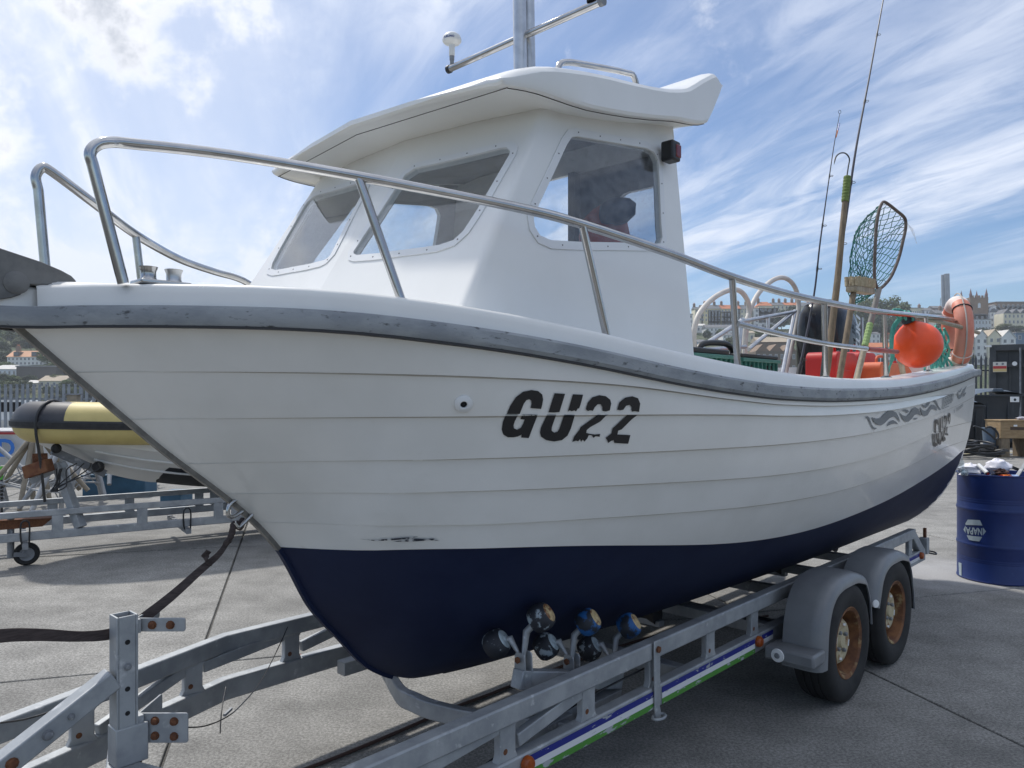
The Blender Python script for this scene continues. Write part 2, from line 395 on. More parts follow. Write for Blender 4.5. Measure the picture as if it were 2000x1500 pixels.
def zl(k, s):
    if k == 0: return zg(s)
    s_ = max(s, .02)
    d = zg(s_) - _l[k-1](s_); mn = .07 + .035*(k-1)
    return zg(s_) - .5*(d + mn + math.sqrt((d-mn)**2 + .0006))
zw = lambda s: zl(6, s)
def zrow(s, k, f): return zl(k, s) + (zl(k+1, s)-zl(k, s))*f
lsc = lambda s: 1 - .72*min(max((s-3.2)/2.2, 0), 1)
def lap(s, k, f, s0):
    fade = min(max((s-s0-.08)/.30, 0), 1); return LAP*f*fade*lsc(s)
def surf(s, z):
    for k in range(6):
        a, c = zl(k, s), zl(k+1, s)
        if z > c or k == 5: return hb(s, z) + LAP*lsc(s)*min(max((a-z)/(a-c), 0), 1)
def hull_hit(u, v, off=.003):
    """where the line of sight through this point meets the port side of the hull skin"""
    k = (u-CX)/F; m = (HY-v)/F
    def g(Y):
        dx, dy = k*Y - C0.x, Y - C0.y; s = dx*D.x + dy*D.y; b = dx*NP.x + dy*NP.y; z = EYE + m*Y
        sc = min(max(s, .05), L); return b - surf(sc, min(max(z, zk(sc)+.002), zg(sc))) - off, s, b, z
    den = k*NP.x + NP.y; Y1 = max(1.2, (1.19 + C0.x*NP.x + C0.y*NP.y)/den - .05) if den < -.05 else 1.6
    while Y1 < 8:
        Y1 += .06
        if g(Y1)[0] < 0: break
    lo, hi = Y1-.06, Y1
    for _ in range(18):
        mid = (lo+hi)/2
        if g(mid)[0] > 0: lo = mid
        else: hi = mid
    _, s, b, z = g(lo); return W(s, b, z)
boat = thing('fishing_boat', W(3.0,0,.30), 'white clinker-style fishing boat with navy bottom lettered GU22 on a galvanised trailer', 'fishing boat')
NSt = 110
M_seam = mat('tan_seam', (.43,.405,.37), .6, c2=(.58,.565,.54), vs=2.5, lo=.35, hi=.75)
def start_s(zf):
    lo, hi = 0., 1.2
    for _ in range(40):
        m = (lo+hi)/2
        if zf(m) > zk(m): hi = m
        else: lo = m
    return hi
def station(s0, i): 
    t = i/NSt; t = t*t*.45 + t*.55
    return s0 + (L-s0)*t
for side in (1, -1):
    for k in range(6):
        rows = []
        fr = [0,.17,.34,.5,.67,.84,1]
        for f in fr:
            s0 = start_s(lambda s: zrow(s, k, f))
            rows.append([W(s, side*(hb(s, zrow(s,k,f)) + lap(s,k,f,s0)), zrow(s,k,f)) for s in (station(s0,i) for i in range(NSt+1))])
        s0 = start_s(lambda s: zrow(s, k, 1))
        rows.append([W(s, side*hb(s, zrow(s,k,1)+.004), zrow(s,k,1)+.001) for s in (station(s0,i) for i in range(NSt+1))])
        if side == 1: rows = [r[::-1] for r in rows]
        mb = MB().grid(rows)
        stk = obj('strake', mb, M_gel, boat, smooth=40)
        if k:
            s0 = start_s(lambda s: zrow(s, k, 0)) + .16; rws = []
            for f_ in (0, 1):
                rr_ = []
                for i in range(91):
                    s = s0+(L-.02-s0)*i/90; f = .002 + f_*(.004+.030*min(1,(s-s0)/.5)); rr_.append(W(s, side*(hb(s, zrow(s,k,f)) + lap(s,k,f,s0-.16) + .0022), zrow(s,k,f)))
                rws.append(rr_)
            if side == 1: rws = [r_[::-1] for r_ in rws]
            obj('seam_line', MB().grid(rws), M_seam, stk, smooth=40)  # narrow darker tan strip along the strake's top edge
    rows = []
    for j in range(13):
        f = 1 - j/12
        s0 = .777
        rr = []
        for i in range(NSt+1):
            s = station(s0, i); z = zk(s) + (min(zw(s), 9)-zk(s))*f
            rr.append(W(s, side*hb(s, z), z))
        rows.append(rr[::-1] if side == 1 else rr)
    obj('bottom', MB().grid(rows), M_anti, boat, smooth=60)
# keel and stem band
mb = MB(); rows = []
ks = [1.5+(5.95-1.5)*i/30 for i in range(31)]
for b, dz in ((-.022,.04),(-.018,-.012),(.018,-.012),(.022,.04)):
    rows.append([W(s, b, zk(s)+(dz if dz > 0 else dz*min(1,(s-1.5)/.4)+.001)) for s in ks])
mb.grid(rows + [rows[0]]); obj('keel', mb, M_anti, boat, smooth=40)
def stem_part(sa, sb, m):
    rows = []; n = 26
    ss = [sa+(sb-sa)*i/n for i in range(n+1)]
    for b, o in ((.016,.030),(.012,-.012),(-.012,-.012),(-.016,.030)):
        rr = []
        for s in ss:
            e = .01; t = Vector((e*2, zk(s+e)-zk(max(s-e,0)))); t.normalize(); nx, nz = t.y, -t.x   # outward of the stem (forward, down)
            rr.append(W(s + (-nx if False else 0) + o*(-abs(nx))*-1 if False else s + o*abs(t.y), b, zk(s) + o*abs(t.x)))
        rows.append(rr)
    obj('stem_band', MB().grid(rows), m, boat, smooth=40)
stem_part(.0, .777, M_stem); stem_part(.777, 1.25, M_anti)
# transom with its engine well
poly = []
for i in range(15):
    z = zk(L) + (zg(L)-zk(L))*(i/14)**1.6; poly.append((hb(L,z)+.002, z))
top = zg(L)+.05
poly += [(.86, top), (.36, top), (.34, 1.42), (-.34, 1.42), (-.36, top), (-.86, top)]
for i in range(14, -1, -1):
    z = zk(L) + (zg(L)-zk(L))*(i/14)**1.6; poly.append((-hb(L,z)-.002, z))
wl_poly = [p for p in poly]
up_ = [(b, z) for b, z in poly if z > 1.10]; 
mb = MB().prism(poly, W(L-.055,0,0), NP, UP, D*.06); obj('transom', mb, M_gel, boat)
lo_ = [(b, z) for b, z in poly if z <= 1.106]
mb = MB().prism(lo_, W(L+.006,0,0), NP, UP, D*.004); obj('transom_antifouling', mb, M_anti, boat)
# rub rail, dark lower edge, lip, deck and gunwale cap
rs = [-.05+ (L+.12+.05)*(i/70)**1.15 for i in range(71)]
for side in (1, -1):
    def P(s, db, dz): return W(s, side*max(Bf(s)+db, 0.0 if s < 0 else .004), zg(s)+dz)
    prof = [(-.012,0),(.020,-.002),(.026,-.010),(.026,-.042),(.018,-.052),(-.012,-.052)]
    rows = [[P(s, db + (.02 if s < .02 else 0), dz) for s in rs] for db, dz in prof]
    if side == 1: rows = [r[::-1] for r in rows]
    mb = MB().grid(rows[::-1]); 
    mb.f.append(tuple(i*len(rs) + (0 if side==-1 else 0) for i in range(len(prof))))
    obj('rub_rail', mb, M_rub, boat, smooth=35)
    rows = [[P(s, db + (.018 if s < .02 else 0), dz) for s in rs] for db, dz in ((-.012,-.0525),(.019,-.0525),(.019,-.058),(-.012,-.058))]
    if side == 1: rows = [r[::-1] for r in rows]
    obj('rail_edge', MB().grid(rows[::-1]), M_rubdark, boat, smooth=35)
    ls = [.045 + (L+.02-.045)*i/64 for i in range(65)]
    prof = [(.0,-.004),(-.004,.030),(-.007,.046),(-.014,.055),(-.03,.0585),(-.06,.059)]
    lh = lambda s: 1 - .30*min(max((s-1.8)/1.2, 0), 1)
    rows = [[W(s, side*max(Bf(s)+db, .0), zg(s)+dz*lh(s)) for s in ls] for db, dz in prof]
    cs = [2.2 + (L+.02-2.2)*i/40 for i in range(41)]
    if side == 1: rows = [r[::-1] for r in rows]
    obj('bulwark_lip', MB().grid(rows[::-1]), M_gel, boat, smooth=50)
    prof = [(-.058,.0585),(-.15,.060),(-.165,.052),(-.17,.03),(-.20,-.65)]
    rows = [[W(s, side*(Bf(s)+db), zg(s)+dz*lh(s)) if dz > -.5 else W(s, side*min(Bf(s)-.2, hb(s,.95)-.05), .95) for s in cs] for db, dz in prof]
    if side == 1: rows = [r[::-1] for r in rows]
    obj('gunwale_cap', MB().grid(rows[::-1]), M_gel, boat, smooth=40)
rows = []
for s in [.045+(2.30-.045)*i/30 for i in range(31)]:
    h = max(Bf(s)-.059, .0); rows.append([W(s, h*t, zg(s)+.0588*lh(s)+.02*(1-t*t)) for t in [-1+2*j/12 for j in range(13)]])
obj('foredeck', MB().grid(rows), M_gel2, boat, smooth=50)
cs = [2.25 + (L-.05-2.25)*i/20 for i in range(21)]
obj('cockpit_sole', MB().grid([[W(s, min(Bf(s)-.19, hb(s,.95)-.045)*t, .95) for t in (-1,-.5,0,.5,1)] for s in cs]), M_nonskid, boat)
bm_ = [( (Bf(2.25)-.06)*t, zg(2.25)+.05) for t in (-1,-.5,0,.5,1)] + [((hb(2.25,.94)-.14)*t, .94) for t in (1,-1)]
obj('bulkhead', MB().prism(bm_, W(2.27,0,0), NP, UP, D*.03), M_gelin, boat)
obj('bow_cap', MB().prism([(-.05,-.05),(.06,-.05),(.07,.055),(.0,.055),(-.05,.0)], W(.0,.045,zg(0)), D, UP, -NP*.09), M_gel, boat, bevel=.01)

# ---- decals: traced shapes laid on the hull skin
def decal(polys, conv, m, name, parent, off=.0035, maxlen=6., hit=None):
    hit = hit or hull_hit
    bm = bmesh.new()
    for poly in polys:
        pc = [conv(p) for p in poly]; vs = [bm.verts.new((*p, 0)) for p in pc]
        for t in tessellate_polygon([[Vector((*p, 0)) for p in pc]]):
            try: bm.faces.new([vs[i] for i in t])
            except ValueError: pass
    for _ in range(5):
        es = [e for e in bm.edges if e.calc_length() > maxlen]
        if not es: break
        bmesh.ops.subdivide_edges(bm, edges=es, cuts=1); bmesh.ops.triangulate(bm, faces=bm.faces[:])
    bm.verts.ensure_lookup_table(); bm.verts.index_update()
    mb = MB(); mb.v = [hit(v.co.x, v.co.y, off) for v in bm.verts]; mb.f = [tuple(v.index for v in f.verts) for f in bm.faces]
    bm.free(); return obj(name, mb, m, parent)
def zc(ox, oy, sc): return lambda p: (ox + p[0]/sc, oy + p[1]/sc)
c8 = zc(860, 720, 4.5455)
GU = [[(590,403),(620,330),(670,255),(735,205),(810,190),(870,200),(905,230),(913,275),(905,320),(895,358),(800,350),(810,310),(808,285),(790,272),(765,280),(742,310),(722,360),(705,403)],
 [(580,410),(555,475),(545,540),(560,585),(600,610),(650,610),(690,602),(722,585),(718,612),(785,617),(865,410),(730,408),(710,448),(748,452),(735,490),(715,525),(680,542),(655,530),(650,505),(660,470),(690,410)],
 [(1015,218),(1108,224),(1058,385),(1010,390),(960,388)], [(1178,228),(1268,232),(1245,320),(1232,355),(1222,352),(1205,380),(1190,370),(1165,378),(1150,370),(1132,382)],
 [(948,410),(1028,410),(990,520),(988,550),(1010,568),(1040,560),(1055,540),(1100,410),(1195,412),(1160,530),(1130,595),(1080,635),(1010,647),(940,635),(895,605),(885,565),(895,520)],
 [(1292,360),(1310,300),(1350,255),(1410,236),(1470,245),(1508,275),(1518,310),(1505,370),(1470,380),(1440,376),(1440,345),(1425,315),(1395,318),(1370,345),(1355,375),(1330,370),(1310,376)],
 [(1400,410),(1492,410),(1470,420),(1420,470),(1330,520),(1300,545),(1296,570),(1320,577),(1370,585),(1420,580),(1415,605),(1380,600),(1360,615),(1345,592),(1318,590),(1305,620),(1280,648),(1265,630),(1250,650),(1240,625),(1225,645),(1205,640),(1172,650),(1190,600),(1235,545),(1245,520)],
 [(1570,365),(1590,300),(1640,258),(1705,245),(1755,262),(1775,310),(1765,385),(1730,378),(1700,382),(1698,340),(1680,322),(1650,330),(1625,365),(1600,370)],
 [(1660,412),(1750,412),(1700,450),(1610,540),(1580,550),(1572,585),(1688,590),(1668,667),(1545,660),(1540,635),(1520,640),(1490,660),(1480,630),(1468,615),(1520,575),(1530,530)]]
decal(GU, c8, M_decal, 'registration_lettering', boat)
cw = zc(1680, 740, 8.3333)
GU2 = [[(1218,880),(1214,780),(1222,690),(1240,652),(1260,662),(1276,735),(1258,760),(1251,715),(1240,725),(1238,800),(1240,872)],
 [(1185,905),(1215,895),(1215,1010),(1226,1055),(1245,1040),(1236,960),(1234,890),(1256,890),(1258,1085),(1240,1090),(1220,1115),(1200,1080)],
 [(1290,640),(1310,632),(1320,865),(1298,875)], [(1334,610),(1350,604),(1354,800),(1340,812)],
 [(1265,885),(1284,878),(1290,985),(1305,1000),(1318,960),(1317,866),(1338,850),(1328,1000),(1312,1065),(1290,1075),(1274,1040)],
 [(1372,700),(1377,620),(1394,586),(1413,612),(1412,710),(1399,780),(1384,792),(1397,700),(1393,640),(1385,650),(1384,705)],
 [(1375,800),(1397,786),(1368,935),(1392,960),(1390,1000),(1342,1030),(1345,970)],
 [(1432,640),(1445,570),(1460,550),(1473,580),(1469,680),(1455,740),(1444,735),(1458,660),(1456,610),(1447,640),(1443,690),(1430,690)],
 [(1405,800),(1424,768),(1415,880),(1435,896),(1432,920),(1402,920)]]
decal(GU2, cw, M_decal, 'stern_lettering', boat, off=.006, maxlen=2.5)
WV = [[(85,635),(120,605),(150,625),(190,740),(225,790),(280,800),(235,828),(200,800),(165,730),(130,650)],
 [(185,622),(260,648),(330,640),(400,570),(460,525),(530,518),(590,550),(630,620),(655,715),(600,640),(540,612),(480,640),(400,720),(340,760),(280,750),(225,700)],
 [(425,775),(480,700),(540,668),(590,700),(625,740),(560,728),(500,740)],
 [(632,535),(690,590),(750,610),(800,570),(850,490),(900,462),(950,490),(975,540),(990,605),(940,570),(890,585),(840,650),(790,695),(740,700),(690,650)],
 [(680,520),(730,495),(775,505),(798,530),(770,558),(730,528)], [(865,655),(900,635),(945,632),(910,660),(885,668)],
 [(968,450),(1020,510),(1080,525),(1120,480),(1160,425),(1205,420),(1245,460),(1255,520),(1200,490),(1150,500),(1100,590),(1050,610),(1010,590)],
 [(1000,420),(1060,430),(1110,390),(1145,375),(1110,440),(1070,475),(1030,460)],
 [(1180,365),(1220,345),(1250,370),(1280,450),(1320,500),(1290,505),(1255,440),(1225,385)],
 [(1585,210),(1610,265),(1640,270),(1670,200),(1740,105),(1700,210),(1640,310),(1610,330),(1590,290)], [(1590,185),(1615,200),(1665,140),(1630,215),(1605,215)], [(1670,290),(1700,230),(1730,215),(1700,280)]]
BR = [[(1352,300),(1520,235),(1520,245),(1352,310)], [(1509,244),(1520,240),(1512,365),(1503,368)], [(1340,480),(1352,305),(1360,305),(1348,476)], [(1340,482),(1450,436),(1450,446),(1342,490)]]
for i in range(8):
    x = 1368+i*17; y0 = 318-i*7.2; y1 = 452-i*9.5
    BR += [[(x,y0),(x+5,y0-2),(x+3,y1-2),(x-2,y1)]] 
    if i % 2: BR += [[(x+4,y0),(x+12,y0-4),(x+12,y0+14),(x+4,y0+18)], [(x+3,y1-62),(x+11,y1-66),(x+11,y1-48),(x+3,y1-44)]]
    else: BR += [[(x+3,y1-18),(x+12,y1-23),(x+12,y1-5),(x+2,y1)], [(x+5,y0+50),(x+12,y0+46),(x+12,y0+58),(x+4,y0+62)]]
for i in range(8):
    if i == 1: continue
    x = 1532+i*19; y = 505-i*13.5
    BR += [[(x,y),(x+11,y-7),(x+11,y+2),(x,y+9)], [(x+3,y+9),(x+8,y+6),(x+6,y+48),(x+1,y+51)]]
for wv_ in WV: decal([wv_], cw, M_grey_decal, 'wave_graphic', boat, off=.004, maxlen=4.)
decal(BR, cw, M_grey_decal, 'maker_lettering', boat, off=.004, maxlen=20)['kind'] = 'stuff'
c6 = zc(700, 1000, 2.857)
M_scuff = mat('scuff_paint', (.02,.025,.04), .6, c2=(.55,.56,.56), vs=60., lo=.45, hi=.6)
decal([[(5,150),(80,156),(170,150),(250,143),(335,137),(280,150),(200,157),(100,163)], [(185,167),(250,158),(300,148),(372,150),(420,148),(455,162),(400,158),(330,163),(270,166)]], c6, M_scuff, 'scuff_mark', boat)
hp = hull_hit(905, 788, 0); hx = (hull_hit(925,788,0)-hull_hit(885,788,0)).normalized(); hy = (hull_hit(905,775,0)-hull_hit(905,800,0)).normalized(); hn = hx.cross(hy).normalized()
if hn.y > 0: hn = -hn
fit = obj('skin_fitting', MB().lathe([(.026,-.004),(.026,.006),(.022,.010),(.012,.012),(.010,.010),(.010,.004)], hp, hn, 28), M_white, boat, smooth=40)
obj('fitting_bore', MB().lathe([(.0098,.0045),(.0,.0046)], hp, hn, 20), M_dark, fit)

# ---- cabin
def bw_plane(a, b, c):
    n = (b-a).cross(c-a).normalized(); return a, n
s_c = lambda z: .967+.62*(z-1.97)
s_k = lambda z: 1.01+.66*(z-1.9)
b_k = lambda z: .755-.165*(z-1.8)/.8
s_a = lambda z: 2.17+.04*(z-1.7)/.98
b_a = lambda z: .775-.125*(z-1.7)
Z0 = 1.745
def inter_line(P1, n1, P2, n2, z):
    # point on both planes at height z
    A = np.array([[n1.x,n1.y,n1.z],[n2.x,n2.y,n2.z],[0,0,1]]); r = np.array([n1.dot(P1), n2.dot(P2), z])
    return Vector(np.linalg.solve(A, r))
def cabin_planes(side):
    a = W(s_c(1.7),0,1.7); b = W(s_c(2.6),0,2.6); c = W(s_k(2.2) - (.075 if side < 0 else 0), side*b_k(2.2), 2.2)
    fp = bw_plane(a, b, c)
    if fp[1].y > 0: fp = (fp[0], -fp[1])
    a2 = W(s_a(1.7), side*b_a(1.7), 1.7); b2 = W(s_a(2.68), side*b_a(2.68), 2.68)
    sp = bw_plane(a2, b2, c)
    if sp[1].dot(NP*side) < 0: sp = (sp[0], -sp[1])
    return fp, sp
def frame2d(P, n, hor):
    ux = hor - n*hor.dot(n); ux.normalize(); uy = n.cross(ux)
    if uy.z < 0: uy = -uy
    return P, ux, uy
def to2(p, fr): d = p - fr[0]; return (d.dot(fr[1]), d.dot(fr[2]))
def offset2(loop, d):
    n = len(loop); area = sum(loop[i][0]*loop[(i+1)%n][1]-loop[(i+1)%n][0]*loop[i][1] for i in range(n)); sg = 1 if area > 0 else -1
    out = []
    for i in range(n):
        a, b, c = Vector(loop[i-1]), Vector(loop[i]), Vector(loop[(i+1)%n])
        t = (c-a); t.normalize(); out.append((b.x + sg*t.y*d, b.y - sg*t.x*d))
    return out
z6 = zc(440, 180, 3.2258); z2 = zc(650, 0, 2.5)
PX2 = [z6(p) for p in [(812,1008),(890,890),(960,790),(1090,590),(1140,522),(1200,482),(1340,452),(1480,420),(1620,386),(1740,356),(1775,354),(1797,375),(1790,400),(1640,660),(1560,790),(1500,880),(1440,935),(1350,965),(1250,980),(1150,992),(960,1018),(835,1028),(815,1022)]]
PX3 = [z2(p) for p in [(1165,672),(1190,668),(1360,697),(1530,726),(1565,745),(1585,785),(1592,900),(1600,1100),(1606,1160),(1595,1188),(1570,1190),(1400,1184),(1200,1180),(1060,1172),(1010,1150),(985,1110),(978,1070),(1000,1010),(1080,840),(1140,710)]]
PX1 = [z6(p) for p in [(222,1128),(300,1024),(400,890),(500,760),(585,655),(640,628),(760,592),(880,568),(945,560),(890,650),(830,740),(760,840),(690,940),(620,1020),(520,1085),(380,1120),(232,1142)]]
def roof_zb(s): return RZB(s)
RZB = curve([(1.0,2.505),(1.1,2.508),(1.42,2.515),(1.75,2.56),(2.05,2.625),(2.315,2.685),(2.36,2.75),(2.44,2.868)])
TW = .022
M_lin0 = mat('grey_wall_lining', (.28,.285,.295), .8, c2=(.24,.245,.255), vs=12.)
WIN = {}
for side in (1, -1):
    (fP, fn), (sP, sn) = cabin_planes(side)
    ffr = frame2d(fP, fn, NP*side); sfr = frame2d(sP, sn, D)
    if side == 1:
        w2 = [to2(onplane(u, v, fP, fn), ffr) for u, v in PX2]; w3 = [to2(onplane(u, v, sP, sn), sfr) for u, v in PX3]
        WIN['f'] = w2; WIN['s'] = w3
    else:
        w2 = WIN['f']; w3 = WIN['s']
    ztop = 2.60
    cb = inter_line(fP, fn, sP, sn, Z0); ct = inter_line(fP, fn, sP, sn, ztop)
    cb2, ct2 = to2(cb, ffr), to2(ct, ffr)
    c0 = to2(W(s_c(Z0),0,Z0), ffr); c1 = to2(W(s_c(ztop),0,ztop), ffr)
    r = .028
    def inset(p, q, d): 
        v = Vector(q)-Vector(p); v.normalize(); return (p[0]+v.x*d, p[1]+v.y*d)
    outer = [c0, inset(cb2, c0, r), inset(ct2, c1, r), c1]
    hole = offset2(w2, -.004) if False else w2
    f_panel = obj('front_panel', MB().holed(outer, [hole], fP, ffr[1], ffr[2], fn*-TW), M_gel2, boat)
    fa, fb = [fP+ffr[1]*p[0]+ffr[2]*p[1] for p in (outer[1], outer[2])]
    # side panel
    sb2, st2 = to2(cb, sfr), to2(ct, sfr)
    ab = to2(W(s_a(1.56), side*b_a(1.56), 1.56), sfr); at_ = to2(W(s_a(2.69), side*b_a(2.69), 2.69), sfr)
    outer = [inset(sb2, ab, r), ab, at_, inset(st2, at_, r)]
    s_panel = obj('side_panel', MB().holed(outer, [w3], sP, sfr[1], sfr[2], sn*-TW), M_gel2, boat)
    sa, sb = [sP+sfr[1]*p[0]+sfr[2]*p[1] for p in (outer[0], outer[3])]
    rows = []
    for inn in (0, 1):
        A0, A1 = (fa, fb); B0, B1 = (sa, sb); Cc0, Cc1 = cb, ct
        if inn: A0, A1 = A0-fn*TW, A1-fn*TW; B0, B1 = B0-sn*TW, B1-sn*TW; Cc0, Cc1 = Cc0-(fn+sn)*TW*.6, Cc1-(fn+sn)*TW*.6
        for (A, C_, B_) in (((A0,Cc0,B0),(A1,Cc1,B1)) if not inn else ((A1,Cc1,B1),(A0,Cc0,B0))):
            rows.append([A*(1-t)**2 + C_*2*t*(1-t) + B_*t*t for t in [i/12 for i in range(13)]])
    obj('corner_panel', MB().grid(rows + [rows[0]]), M_gel2, boat, smooth=60, recalc=True)
    obj('lining', MB().holed([offset_in for offset_in in [(c0[0]+.001*side*0, c0[1]+.02), inset(cb2, c0, r+.02), inset(ct2, c1, r+.02), (c1[0], c1[1]-.02)]], [w2], fP - fn*(TW+.0005), ffr[1], ffr[2], fn*-.004), M_lin0, f_panel)
    obj('lining', MB().holed([inset(sb2, ab, r+.03), inset(ab, sb2, .02), inset(at_, st2, .02), inset(st2, at_, r+.03)], [w3], sP - sn*(TW+.0005), sfr[1], sfr[2], sn*-.004), M_lin0, s_panel)
    for (panel, loop, P0, fr, n) in ((f_panel, w2, fP, ffr, fn), (s_panel, w3, sP, sfr, sn)):
        ring_o = offset2(loop, .030)
        obj('window_frame', MB().holed(ring_o, [offset2(loop, .001)], P0 + n*.0008, fr[1], fr[2], n*.0030), M_white, panel)
        obj('window_pane', MB().prism(offset2(loop, .012), P0 - n*.006, fr[1], fr[2], n*.004), M_glass, panel)
        sc = MB(); mid = offset2(loop, .016); acc = 0.05; m = len(mid)
        for i in range(m):
            p, q = Vector(mid[i]), Vector(mid[(i+1)%m]); l = (q-p).length; 
            while acc < l:
                x = p + (q-p)*(acc/l); sc.lathe([(.0026,0),(.0022,.0014),(0,.0017)], P0+fr[1]*x.x+fr[2]*x.y+n*.0038, n, 8); acc += .125
            acc -= l
        obj('screws', sc, M_screw, panel, kind='stuff')
# aft face of the cabin: header, port return, starboard bulkhead and a half-open sliding door
def cab_aft(bs, z0, z1, name, m, s0=2.17, th=.022):
    poly = [(bs[0](z0), z0), (bs[1](z0), z0), (bs[1](z1), z1), (bs[0](z1), z1)]
    return obj(name, MB().prism(poly, W(s0,0,0), NP, UP, D*th), m, boat)
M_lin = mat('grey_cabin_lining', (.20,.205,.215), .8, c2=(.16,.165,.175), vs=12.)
cab_aft((lambda z: -b_a(z)+.03, lambda z: b_a(z)-.03), 2.56, 2.70, 'aft_header', M_gel2, 2.165)
cab_aft((lambda z: -b_a(z)+.03, lambda z: -.36), 1.35, 2.56, 'aft_bulkhead', M_gel2, 2.165)
z9 = 1.62
outer = [(.17,z9),(b_a(z9)-.03,z9),(b_a(2.56)-.03,2.56),(.17,2.56)]
hole = roundpoly([(.41,1.9),(.655,1.9),(.635,2.42),(.41,2.42)], .05, 4)
ab_ = obj('aft_bulkhead', MB().holed(outer, [[tuple(p) for p in hole]], W(2.165,0,0), NP, UP, D*.022), M_gel2, boat)
obj('lining', MB().holed([(.165,z9),(b_a(z9)-.04,z9),(b_a(2.55)-.04,2.55),(.165,2.55)], [[tuple(p) for p in hole]], W(2.158,0,0), NP, UP, D*.005), M_lin, ab_)
obj('door_jamb', MB().obox(W(2.15,.185,2.05), D*.035, NP*.018, UP*.5), M_lin, ab_)
obj('aft_window', MB().prism(offset2([tuple(p) for p in hole], .01), W(2.176,0,0), NP, UP, D*.003), glass_mat('frosted_window', (.80,.84,.88), .12, ns=60.), ab_)
obj('dash_panel', MB().prism([(.98,1.72),(1.10,1.90),(1.30,1.90),(1.30,1.74),(1.2,1.74)], W(0,-.66,0), D, UP, NP*1.32), M_gelin, boat, bevel=.01)
obj('cabin_sole', MB().obox(W(1.9,0,1.1), D*.32, NP*.5, UP*.01), M_gelin, boat)
# roof
RZT = curve([(1.0,2.545),(1.08,2.552),(1.13,2.575),(1.25,2.615),(1.40,2.645),(1.6,2.68),(1.82,2.715),(2.0,2.75),(2.08,2.772),(2.16,2.80),(2.25,2.855),(2.33,2.90),(2.38,2.924),(2.44,2.888)])
RW = curve([(1.0,.70),(1.07,.705),(1.12,.725),(1.22,.75),(1.5,.762),(2.4,.762),(2.44,.757)])
rs_ = [1.062,1.068,1.08,1.10,1.13,1.17,1.22,1.30,1.40,1.5,1.62,1.75,1.9,2.0,2.06,2.11,2.16,2.21,2.26,2.31,2.35,2.375,2.39,2.41,2.43,2.44]
rows = []
for i, s in enumerate(rs_):
    wd = RW(s); t = RZT(s); b_ = RZB(s)
    if i == 0: t -= .016; b_ += .012
    if i == 1: t -= .006; b_ += .004
    th = t-b_; e = min(.032, th*.45)
    crown = .035*min(1, max(0, (s-1.06)/.3)) if s < 2.05 else .035*max(0, (2.2-s)/.15)
    pr = [(0,t+crown),(.45,t+crown*.85),(.78,t+crown*.35),(.91,t),(.955,t-.006),(.985,t-e*.5),(1.0,t-e),(1.0,b_+min(.014,th*.3)),(.993,b_+.004),(.975,b_),(.86,b_+.010),(.45,b_+.03),(0,b_+.032)]
    if s > 2.32: pr = pr[:9] + [(.975,b_),(.86,b_),(.45,b_),(0,b_)]
    ring = [(f*wd, z) for f, z in pr] + [(-f*wd, z) for f, z in reversed(pr[1:-1])]
    fr_ = max(0, 1-(s-1.062)/.5)
    rows.append([W(s + .075*fr_*abs(b)/wd, b, z) for b, z in ring])
mb = MB().grid(rows, wrap=True); n = len(rows[0])
sx_ = lambda k: 0 if k == 0 else (12 if k == 12 else 24-k)
for o_ in (0, (len(rows)-1)*n):
    for k in range(6):
        mb.f.append(tuple(o_+i for i in dict.fromkeys((k, k+1, 11-k, 12-k))))
        mb.f.append(tuple(o_+i for i in dict.fromkeys((sx_(k), sx_(12-k), sx_(11-k), sx_(k+1)))))
roof = obj('roof', mb, M_gel2, boat, smooth=28, recalc=True)
rows = [[W(s, b, RZB(s)+(.010 if abs(b) > .55 else .024)-.006) for b in (-.56,-.45,-.2,0,.2,.45,.56)] for s in (1.48,1.6,1.75,1.9,2.05,2.15)]
obj('headliner', MB().grid(rows), M_lin, roof)
for sgn in (1, -1):
    lp_ = [W(s + .075*max(0, 1-(s-1.062)/.5), sgn*RW(s)*.972, RZB(s)-.001) for s in rs_[3:20]]
    obj('roof_seam', MB().tube(lp_, .0014, 6), M_screw, roof, smooth=60)
lp_ = [W(1.09+.075*abs(t), .70*t, RZB(1.09)-.001) for t in [-1+2*i/20 for i in range(21)]]
obj('roof_seam', MB().tube(lp_, .0014, 6), M_screw, roof, smooth=60)
pts = []
for (u, v) in [(1082,140),(1092,128),(1108,122),(1130,124),(1180,133),(1222,142),(1238,150),(1250,166)]:
    s, z = onb(u, v, .52); pts.append(W(s, .52, z))
pts[0] = pts[0] - UP*.06; pts[-1] = pts[-1] - UP*.06
obj('grab_rail', MB().tube(catmull(pts, 4), .0125, 10), M_ss, roof, smooth=60)
pts = [W(2*0+onb(u,v,.52)[0], -.52, onb(u,v,.52)[1]) for (u, v) in [(1082,150),(1092,128),(1108,122),(1180,133),(1238,150),(1250,175)]]
obj('grab_rail', MB().tube(catmull(pts, 4), .0125, 10), M_ss, roof, smooth=60)
